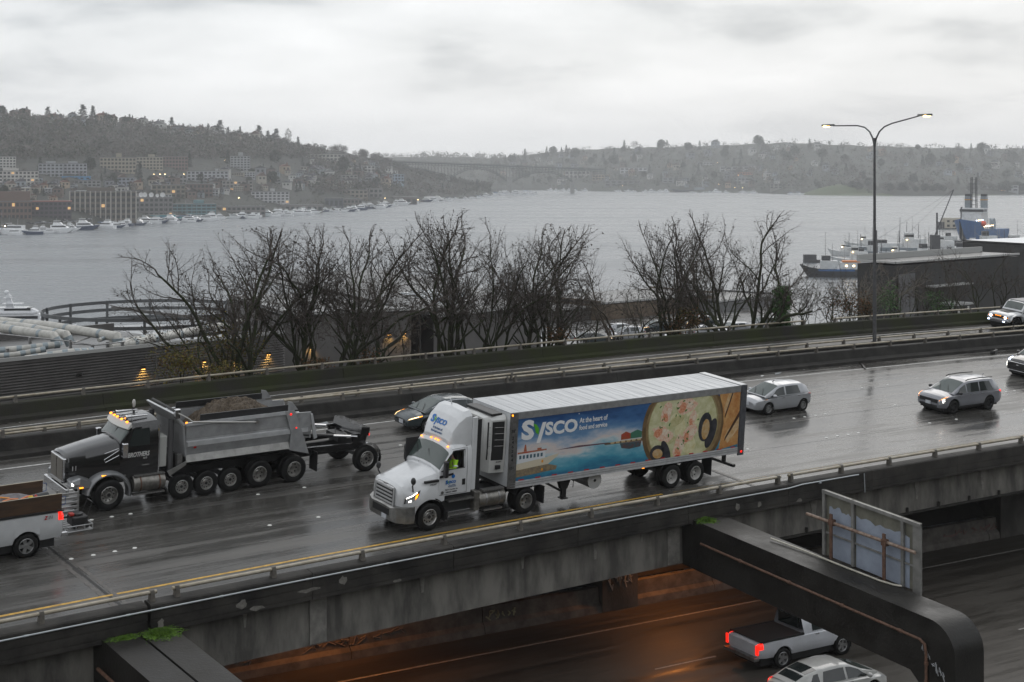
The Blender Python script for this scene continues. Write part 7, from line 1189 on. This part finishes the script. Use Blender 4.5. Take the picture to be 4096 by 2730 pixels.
# houses
hp = []
for i, (wc, rc) in enumerate((((.46, .45, .43), (.10, .10, .11)), ((.36, .33, .28), (.13, .09, .075)), ((.22, .23, .25), (.09, .09, .09)), ((.50, .50, .48), (.2, .2, .2)), ((.17, .13, .11), (.06, .055, .05)), ((.30, .33, .36), (.12, .12, .13)), ((.38, .30, .22), (.16, .07, .05)))):
    mb = MB().bx(-.5, .5, -.4, .4, -.7, .55); mb.prism([(-.56, .52), (.56, .52), (0, .92 if i % 2 else .80)], -.45, .45, 'y', 1); mb.bx(-.32, -.12, -.42, -.39, .1, .35, 2).bx(.1, .3, -.42, -.39, .1, .35, 2).bx(.2, .32, -.05, .1, .6, 1.0, 1)
    q = mb.build('house', [C3('house%d' % i, wc), C3('hroof%d' % i, rc), WIN]); hp.append(q.data); bpy.data.objects.remove(q)
HC = ('pale cream', 'tan', 'slate grey', 'white', 'dark brown', 'blue-grey', 'ochre')
def house(T_, px, py, wpx, where, i=None):
    i = rs.randint(0, 7) if i is None else i; d = hit(T_, px, py); p = ray(px, py, d); w_ = wpx*d/F*1.15; o = shared('house', hp[i], loc=p+np.array([0, 0, w_*.45]), rot=(0, 0, math.atan2(-p[0], p[1])+rs.uniform(-.6, .6)), sc=(w_, w_*.9, w_*rs.uniform(.7, .95)))
    o['category'] = 'house'; o['group'] = 'houses '+where; o['label'] = '%s %s house %s' % ('larger' if wpx > 24 else 'small', HC[i], zone(T_, px, py)); return o
for k in range(50): px = rs.uniform(-40, 1180); house(LEFT, px, lx(LEFT, px)+rs.uniform(4, 34), rs.uniform(14, 34), 'along the ridge of the left hill')
for k in range(105): px = rs.uniform(0, 1560); house(LEFT, px, np.interp(px, [0, 700, 1100, 1560], [745, 735, 690, 690])+rs.uniform(0, 75), rs.uniform(18, 36), 'among trees above the left marina')
for k in range(25): px = rs.uniform(1130, 1560); house(LEFT, px, rs.uniform(655, 730), rs.uniform(12, 24), 'on the bridge end of the left hill')
for k in range(80): px = rs.uniform(2000, 4150); y0, y1 = lx(RIGHT, px), ly(RIGHT, px); house(RIGHT, px, y0+(y1-y0)*rs.uniform(.05, .75), rs.uniform(12, 26), 'scattered over the far right hillside')
for k in range(38): px = rs.uniform(2150, 3250); house(RIGHT, px, rs.uniform(700, 755), rs.uniform(9, 24), 'low on the far shore beyond the water')
for i, (x0, x1, y0, y1, c, lab) in enumerate(((2260, 2360, 684, 716, (.36, .35, .33), 'pale apartment row beneath the bridge end'), (2370, 2440, 700, 722, (.40, .33, .24), 'tan building on the far shore'), (2480, 2590, 672, 694, (.42, .43, .44), 'white terrace on the far slope'), (2790, 2860, 650, 668, (.42, .43, .43), 'pale block high on the far slope'), (2880, 3020, 668, 690, (.40, .40, .40), 'long white block on the far slope'), (2950, 3010, 690, 706, (.38, .18, .12), 'red-brick block on the far slope'), (2650, 2780, 712, 732, (.25, .26, .27), 'grey warehouse by the far water'), (2920, 3010, 712, 735, (.3, .3, .31), 'arched-roof hall by the far water'), (3930, 4070, 742, 766, (.36, .37, .38), 'long pale hall on the park shore'), (2420, 2560, 724, 745, (.2, .2, .21), 'dark shed row by the far water'), (3080, 3180, 736, 756, (.28, .27, .25), 'low pavilion left of the green mound'))): far_building(lab, x0, x1, y0, y1, c, 2, 6, RIGHT, dep=18, lit=.05, group='buildings on the far right shore')
# green park mound and lawn
def mound(name, px, y, w_, h_, dep, mat):
    d = hit(RIGHT, px, y)+2; p = ray(px, y, d); V = [(p[0]+w_*(u-.5), p[1]+dep*(v-.15), p[2]-1+h_*max(0, 1-((u-.5)/.5)**2)**1.3*max(0, 1-((v-.5)/.5)**2)) for u in np.linspace(0, 1, 25) for v in np.linspace(0, 1, 9)]
    tag(npmesh(name, V, [(i*9+j, (i+1)*9+j, (i+1)*9+j+1, i*9+j+1) for i in range(24) for j in range(8)], mat, sm=True), kind='structure')
GRS = M('park_grass', (.055, .085, .028), .9, c2=(.07, .08, .035), sc=.03)
mound('park_mound_terrain', 3395, 782, 165, 21, 130, GRS); mound('park_lawn_terrain', 3560, 786, 330, 7, 120, GRS); mound('park_lawn_terrain', 3840, 786, 260, 5, 110, GRS)
# trees
def soup(n_tri, rad, hgt, size, seed, cone=False):
    r = np.random.RandomState(seed); u = r.normal(0, 1, (n_tri, 3)); u /= np.linalg.norm(u, axis=1)[:, None]; u *= r.rand(n_tri, 1)**.35
    if cone: z = r.rand(n_tri)**1.25; lay = 1-.25*((z*7) % 1); a = r.rand(n_tri)*math.tau; q = (1-z)*lay*rad*r.uniform(.5, 1, n_tri); P = np.stack([q*np.cos(a), q*np.sin(a), z*hgt*.95+hgt*.05], 1)
    else: P = u*np.array([rad, rad, hgt*.4])+np.array([0, 0, hgt*.58])
    return (P[:, None, :]+r.normal(0, size, (n_tri, 3, 3))*np.array([1, 1, .6 if cone else 1])).reshape(-1, 3)
def tree_proto(name, mats, V, h_, r_):
    t = np.arange(len(V)).reshape(-1, 3); V2 = np.concatenate([V, [(r_, 0, -2), (-r_*.5, r_*.8, -2), (-r_*.5, -r_*.8, -2), (0, 0, h_*.8)]]); k = len(V); t2 = np.concatenate([t, [(k, k+1, k+3), (k+1, k+2, k+3), (k+2, k, k+3)]])
    q = npmesh(name, V2, t2, mats, mi=[0]*len(t)+[1]*3); me = q.data; bpy.data.objects.remove(q); return me
CONM = M('far_conifer', (.022, .032, .022), .9); BARM = M('far_bare', (.085, .075, .066), .95); EVM = M('far_evergreen', (.03, .038, .022), .9); TRK = M('far_trunk', (.05, .042, .035), .9)
CON = [tree_proto('conifer_tree', [CONM, TRK], soup(520, .27, 1., .040, s_, True), 1, .012) for s_ in (1, 2, 3)]; BAR = [tree_proto('bare_tree', [BARM, TRK], soup(420, .42, 1., .030, s_), 1, .015) for s_ in (4, 5)]; EVG = [tree_proto('evergreen_tree', [EVM, TRK], soup(620, .40, 1., .055, s_), 1, .015) for s_ in (6, 7)]
def far_tree(T_, px, py, hpx, kind, where, wide=1., label=None):
    d = hit(T_, px, py); p = ray(px, py, d); h_ = hpx*d/F; pr_ = {'conifer': CON, 'bare': BAR, 'evergreen': EVG}[kind]; nm = {'conifer': 'conifer_tree', 'bare': 'leafless_tree', 'evergreen': 'evergreen_tree'}[kind]
    o = shared(nm, pr_[rs.randint(len(pr_))], loc=p, rot=(0, 0, rs.rand()*6.28), sc=(h_*wide, h_*wide, h_)); o['category'] = 'tree'; o['label'] = '%s %s tree %s' % ('tall' if hpx > 42 else 'mid-height' if hpx > 30 else 'short', {'conifer': 'dark conifer', 'bare': 'leafless brown', 'evergreen': 'dense evergreen'}[kind], zone(T_, px, py)); o['group'] = '%s trees %s' % (kind, where)
for px, h_, kd, wd in ((5, 42, 'evergreen', 1), (192, 45, 'conifer', 1.6), (330, 62, 'conifer', 1.7), (372, 58, 'conifer', 1.3), (425, 34, 'evergreen', 1), (505, 26, 'evergreen', 1), (518, 36, 'conifer', 1), (633, 26, 'conifer', 1), (686, 40, 'conifer', 1.6), (832, 32, 'conifer', 1.2), (880, 52, 'conifer', 2), (912, 28, 'conifer', 1.3), (960, 36, 'conifer', 1.), (1035, 52, 'conifer', 1.7), (1072, 36, 'conifer', 1.7), (1105, 50, 'conifer', 1.8), (1152, 62, 'bare', .5), (1192, 32, 'conifer', 1.3)): far_tree(LEFT, px, lx(LEFT, px)+14, h_+14, kd, 'on the left hill skyline', wd, '%s %s silhouetted on the left hill skyline' % ('tall' if h_ > 45 else 'small', {'conifer': 'conifer', 'bare': 'leafless poplar', 'evergreen': 'round evergreen'}[kd]))
for k in range(26): px = rs.uniform(-20, 1080); far_tree(LEFT, px, lx(LEFT, px)+10, rs.uniform(16, 30), 'bare', 'on the left hill skyline', 1.3)
for k in range(22): px = rs.uniform(1290, 1560); far_tree(LEFT, px, lx(LEFT, px)+10, rs.uniform(28, 48), 'bare', 'on the ridge above the bridge end')
for px, py, h_, wd, kd in ((560, 740, 92, .8, 'conifer'), (1372, 700, 76, .8, 'evergreen'), (1210, 668, 40, 1, 'conifer'), (1440, 715, 60, .7, 'conifer'), (1908, 760, 42, 1.1, 'conifer'), (1100, 660, 60, .9, 'evergreen'), (450, 758, 60, 1, 'evergreen'), (1090, 745, 60, 1, 'evergreen'), (160, 700, 70, 1, 'conifer'), (360, 690, 60, 1, 'evergreen'), (758, 672, 70, .8, 'conifer'), (910, 660, 60, 1, 'conifer'), (1770, 775, 40, 1, 'conifer'), (1795, 778, 34, 1, 'conifer')): far_tree(LEFT, px, py, h_, kd, 'between the buildings of the left shore', wd)
for k in range(110): px = rs.uniform(0, 1750); y = np.interp(px, [0, 900, 1300, 1750], [740, 730, 690, 760])+rs.uniform(-25, 80); far_tree(LEFT, px, min(y, ly(LEFT, px)-14), rs.uniform(22, 46), rs.choice(['bare', 'bare', 'evergreen', 'conifer']), 'between the buildings of the left shore')
for k in range(170): px = rs.uniform(1960, 4250); y0, y1 = lx(RIGHT, px), ly(RIGHT, px); f = rs.rand()**1.3; far_tree(RIGHT, px, y0+(y1-y0)*f*.86+6, rs.uniform(18, 44)*(1 if px < 3000 else 1.15), rs.choice(['conifer', 'conifer', 'evergreen', 'bare']), 'on the far right hillside', 1.1)
for px in np.arange(3280, 4250, 26): far_tree(RIGHT, px+rs.uniform(-8, 8), 771, rs.uniform(24, 48), rs.choice(['evergreen', 'bare']), 'in the park belt on the far shore', 1.2)
def wood(name, label, T_, n, x0, x1, fy, mats, hm=13., tri=26):
    Vs = []; mi = []
    for i in range(n):
        px = rs.uniform(x0, x1); py = fy(px); d = hit(T_, px, py); p = ray(px, py, d); h_ = hm*rs.uniform(.7, 1.35); Vs.append(soup(tri, h_*.5, h_, h_*.085, i)+p); mi += [rs.choice(len(mats), p=[.5, .3, .2])]*tri
    V = np.concatenate(Vs); tag(npmesh(name, V, np.arange(len(V)).reshape(-1, 3), mats, mi=mi), label, 'woodland', kind='stuff')
WM = [M('wood_brown', (.12, .107, .095), .95), M('wood_olive', (.075, .075, .055), .95), M('wood_green', (.032, .042, .026), .95)]
wood('woodland', 'leafless brown woodland covering the left hillside', LEFT, 2300, -500, 1300, lambda px: lx(LEFT, px)+18+(np.interp(px, [0, 700, 1300], [655, 650, 640])-lx(LEFT, px)-18)*rs.rand(), WM)
wood('woodland', 'brown wooded slope under the bridge end of the left hill', LEFT, 900, 1250, 1960, lambda px: np.clip(rs.uniform(640, 790), lx(LEFT, px)+4, ly(LEFT, px)-8), WM, 12)
wood('undergrowth', 'low leafless trees and gardens between the houses of the left shore', LEFT, 900, -300, 1700, lambda px: np.clip(rs.uniform(660, 870), lx(LEFT, px)+30, ly(LEFT, px)-24), WM, 5, 22)
wood('woodland', 'hazy mixed woodland over the far right hillside', RIGHT, 3400, 1600, 5200, lambda px: lx(RIGHT, px)+(ly(RIGHT, px)-lx(RIGHT, px)-8)*rs.rand()**1.2+4, WM, 15, 18)
wood('woodland', 'faint woodland on the ridge beyond the bridge', FARR, 500, 700, 2300, lambda px: lx(FARR, px)+rs.uniform(2, 14), WM, 18, 16)
# boats
BW = paint('boat_white', (.82, .83, .84), .35); BWC = M('boat_cover', (.08, .14, .25), .7)
def boat_proto(v):
    o = thing('motor_boat', 'x', 'boat'); B_ = [(1.0, [(.03, .30), (.04, .36), (0, .36)]), (.5, [(.22, 0), (.3, .30), (0, .31)]), (-.2, [(.27, 0), (.32, .26), (0, .27)]), (-1.0, [(.27, 0), (.3, .24), (0, .25)])]
    Body(B_).mesh('hull', (BW, BW, M('boat_navy', (.03, .05, .10), .4), BW)[v], o, n=10)
    if v != 3: MB().prism([(.55, .28), (-.7, .25), (-.7, .5), (.2, .52)], -.22, .22).build('cabin', BW, o); MB().prism([(.42, .36), (-.6, .36), (-.6, .45), (.3, .46)], -.225, .225).build('window_band', WIN, o)
    if v in (0, 2): MB().prism([(.1, .52), (-.55, .5), (-.5, .66), (-.05, .66)], -.17, .17).build('flybridge', BW, o); MB().bx(-.5, -.1, -.18, .18, .74, .77).build('bimini', BW, o)
    if v == 3: MB().prism([(.2, .28), (-.4, .26), (-.35, .42), (.1, .44)], -.16, .16).build('cabin', BW, o); MB().cyl((.05, 0, .3), (.05, 0, 2.2), .018, n=5).build('mast', STEEL, o); MB().cyl((.05, 0, .55), (-.8, 0, .55), .045, n=6).build('furled_sail', BWC, o)
    else: MB().cyl((-.3, 0, .5), (-.34, 0, .95), .012, n=4).build('aerial', STEEL, o)
    return o
bps = [boat_proto(v) for v in range(4)]; used = set(); BN = ('white flybridge cruiser', 'white cabin boat', 'navy-hulled cruiser', 'small sailboat')
def boat(px, py, Lpx, v, where, T_=LEFT, rz=None):
    d = F*(H-WZ)/(py-YH); k = Lpx*d/F/2*1.2; src = bps[v]; o = src if v not in used else copy_tree(src); used.add(v); p = ray(px, py, d); rz = rs.uniform(-.35, .35)+(math.pi if rs.rand() < .5 else 0) if rz is None else rz
    o.location = (p[0], p[1], WZ); o.rotation_euler = (0, 0, rz); o.scale = (k, k*1.0, k*1.1); tag(o, '%s %s %s' % ('long' if Lpx > 60 else 'medium' if Lpx > 40 else 'short', BN[v], zone(LEFT if 'left' in where else RIGHT, px, py).split(', ')[1].replace('over', 'moored below').replace('above', 'moored below')), 'boat', 'boats '+where)
for px, L_ in ((50, 110), (130, 70), (245, 95), (345, 90), (420, 75), (470, 55), (500, 60), (560, 50), (590, 65), (640, 60), (690, 70), (760, 40), (790, 45), (835, 75), (885, 50), (960, 60)): boat(px, ly(LEFT, px)+rs.uniform(2, 8), L_, rs.choice([0, 0, 1, 2]), 'moored along the left marina front')
for k in range(64): px = rs.uniform(0, 1000); boat(px, ly(LEFT, px)-rs.uniform(-7, 6), rs.uniform(34, 66), rs.choice([0, 1, 1, 3]), 'in the inner rows of the left marina')
for k in range(64): px = rs.uniform(1000, 1760); boat(px, ly(LEFT, px)+rs.uniform(-2, 9), rs.uniform(28, 56), rs.choice([0, 0, 1, 2]), 'on the middle stretch of the left marina')
for k in range(44): px = rs.uniform(1760, 2170); boat(px, ly(LEFT, px)+rs.uniform(-4, 8), rs.uniform(18, 34), rs.choice([0, 1, 3]), 'at the point where the left marina ends')
for k in range(40): px = rs.uniform(2180, 3250); boat(px, np.interp(px, RIGHT[:, 0], RIGHT[:, 1])+rs.uniform(.5, 3), rs.uniform(12, 34), rs.choice([0, 0, 1, 3]), 'along the far shore')
for x0, x1, y, lab in ((2690, 2850, 770, 'long dark ship with raked bow on the far shore'), (2860, 3005, 769, 'long navy ship beside it on the far shore')):
    d = F*(H-WZ)/(y-YH); o = thing('moored_ship', lab, 'ship', (*plan((x0+x1)/2, d), WZ), math.pi); L_ = (x1-x0)*d/F; hull('hull', o, L_, 12, 5, 5, M('far_navy', (.02, .025, .045), .5)); MB().bx(-L_*.3, -L_*.05, -4, 4, 4, 10).build('deckhouse', VG, o); mast(o, -L_*.1, 0, 10, 18, .4)
for x0, x1, yo, lab in ((-100, 300, 2, 'dark wooden dock at the left end of the marina'), (300, 700, -2, 'dark dock in front of the columned block'), (700, 1100, -4, 'dock below the teal office'), (1100, 1500, -3, 'dock on the middle stretch'), (1500, 1900, -2, 'dock by the marquee tents')):
    a, b = [atz(x, ly(LEFT, x)+yo, WZ) for x in (x0, x1)]; L_, an = bframe(a[:2], b[:2]); o = MB().bx(0, L_, 0, 5, -.5, 1.3).build('wooden_dock', C3('dock', (.08, .07, .06))); o.location = a; o.rotation_euler = (0, 0, an); tag(o, lab, 'dock', 'docks of the left marina')
pcm = MB().bx(-2.2, 2.2, -.9, .9, .3, .95).prism([(-1.6, .95), (1.2, .95), (.7, 1.5), (-1.1, 1.5)], -.8, .8, 'y', 1)
for i, c in enumerate(((.5, .5, .5), (.06, .06, .07), (.25, .26, .28))):
    q = pcm.build('parked_car', [M('farcar%d' % i, c, .3, coat=.5), WIN]); me = q.data; bpy.data.objects.remove(q)
    for k in range(9): px = rs.uniform(-20, 420); p = ray(px, ly(LEFT, px)-rs.uniform(24, 36), hit(LEFT, px, ly(LEFT, px)-30)); o = shared('parked_car', me, loc=p+np.array([0, 0, .6]), rot=(0, 0, rs.rand()*3)); tag(o, '%s car parked behind the left marina, %s' % (('white', 'black', 'grey')[i], zone(LEFT, px, 880).split(', ')[1]), 'car', 'cars parked behind the left marina')
for i, (px, py) in enumerate(((278, 862), (20, 905), (900, 642), (955, 792), (615, 698), (640, 698), (660, 698), (735, 698), (1540, 793), (1672, 800), (510, 738), (2790, 648), (2868, 652), (2985, 690), (1880, 758), (2490, 745), (2875, 738), (2940, 752), (2970, 752))):
    T_ = LEFT if px < 2100 else RIGHT; d = hit(T_, px, py+8); p = ray(px, py, d); o = thing('shore_lamp', 'tiny lit lamp %s' % zone(T_, px, py), 'lamp', p, group='lit lamps on the far shores'); MB().ell((0, 0, 0), (.55, .55, .45), 8, 5).build('lamp_bulb', LAMPW, o); MB().cyl((0, 0, -9), (0, 0, 0), .15, n=5).build('lamp_post', STEEL, o)
# steel arch bridge
br = thing('arch_bridge', 'long hazy steel arch bridge crossing the channel between the hills', 'bridge'); BS = M('bridge_steel', (.045, .055, .052), .7)
def bp(px, y, o=0.): d = 2480+(px-1560)/800*420+o; return ray(px, y, d)
dk_ = lambda px: 645+(px-1560)*.0375
MB().loft([[bp(px, dk_(px), 0), bp(px, dk_(px), 18), bp(px, dk_(px)+5.5, 18), bp(px, dk_(px)+5.5, 0)] for px in np.linspace(1520, 2420, 30)]).build('deck', BS, br)
rail_ = [bp(px, dk_(px)-2.6, 0) for px in np.linspace(1520, 2420, 30)]; MB().tube(rail_, .35, 4).build('railing', BS, br)
def chord(px):
    if 1790 <= px <= 2024: return 724-48*(1-((px-1907)/117)**2)
    if 2052 <= px <= 2290: return 728-38*(1-((px-2171)/119)**2)
    if px < 1790: return np.interp(px, [1520, 1680, 1790], [660, 676, 700])
    return np.interp(px, [2024, 2038, 2052, 2290, 2420], [724, 735, 728, 700, 684])
for o_ in (0, 18):
    for a, b in ((1790, 2024), (2052, 2290)): MB().tube([bp(px, chord(px), o_) for px in np.linspace(a, b, 21)], .9, 5).build('arch_rib', BS, br); MB().tube([bp(px, chord(px)-6, o_) for px in np.linspace(a, b, 21)], .6, 5).build('arch_chord', BS, br)
    MB().tube([bp(px, dk_(px)+10, o_) for px in np.linspace(1520, 2420, 20)], .55, 4).build('stringer', BS, br)
    MB().tube([bp(px, chord(px), o_) for px in np.linspace(1540, 1790, 14)], .7, 4).build('approach_chord', BS, br)
    xs_ = list(np.arange(1545, 2400, 13))
    for i, px in enumerate(xs_):
        MB().tube([bp(px, dk_(px)+4, o_), bp(px, chord(px), o_)], .45, 4).build('vertical', BS, br)
        if i and not 2024 < px < 2052: MB().tube([bp(xs_[i-1], dk_(px)+4, o_), bp(px, min(chord(px), dk_(px)+26), o_)], .32, 4).build('diagonal', BS, br)
for px in (1790, 2038, 2290): MB().bx(-4, 4, 0, 22, -40, (725-716)*.47+0).build('pier', C3('pier', (.26, .26, .25)), br).location = bp(px, 716, 0)
# ------------------------------------------------------------------ labels of look-alikes: count them from the left
bpy.context.view_layer.update(); same = {}
for o in bpy.data.objects:
    if o.parent is None and o.get('label'): same.setdefault(o['label'], []).append(o)
def nth(i): return '%d%s' % (i, 'th' if 10 < i % 100 < 14 else {1: 'st', 2: 'nd', 3: 'rd'}.get(i % 10, 'th'))
for lab, os_ in same.items():
    if len(os_) > 1:
        os_.sort(key=lambda o: o.matrix_world.translation[0]/max(o.matrix_world.translation[1], 1))
        for i, o in enumerate(os_): o['label'] = '%s, %s from left' % (lab, nth(i+1))
# ------------------------------------------------------------------ haze
hzb = MB().bx(-5000, 5000, -360, 4750, -33.2, 132).build('haze', None or bpy.data.materials.new('haze_air')); hzb['kind'] = 'stuff'
hm_ = hzb.data.materials[0]; hm_.use_nodes = True; t_ = hm_.node_tree; t_.nodes.clear()
pv = nd(t_, 'ShaderNodeVolumePrincipled', i_Density=HAZE, i_Anisotropy=.3); pv.inputs['Color'].default_value = (.97, .975, .985, 1)
ou = t_.nodes.new('ShaderNodeOutputMaterial'); t_.links.new(pv.outputs[0], ou.inputs['Volume'])
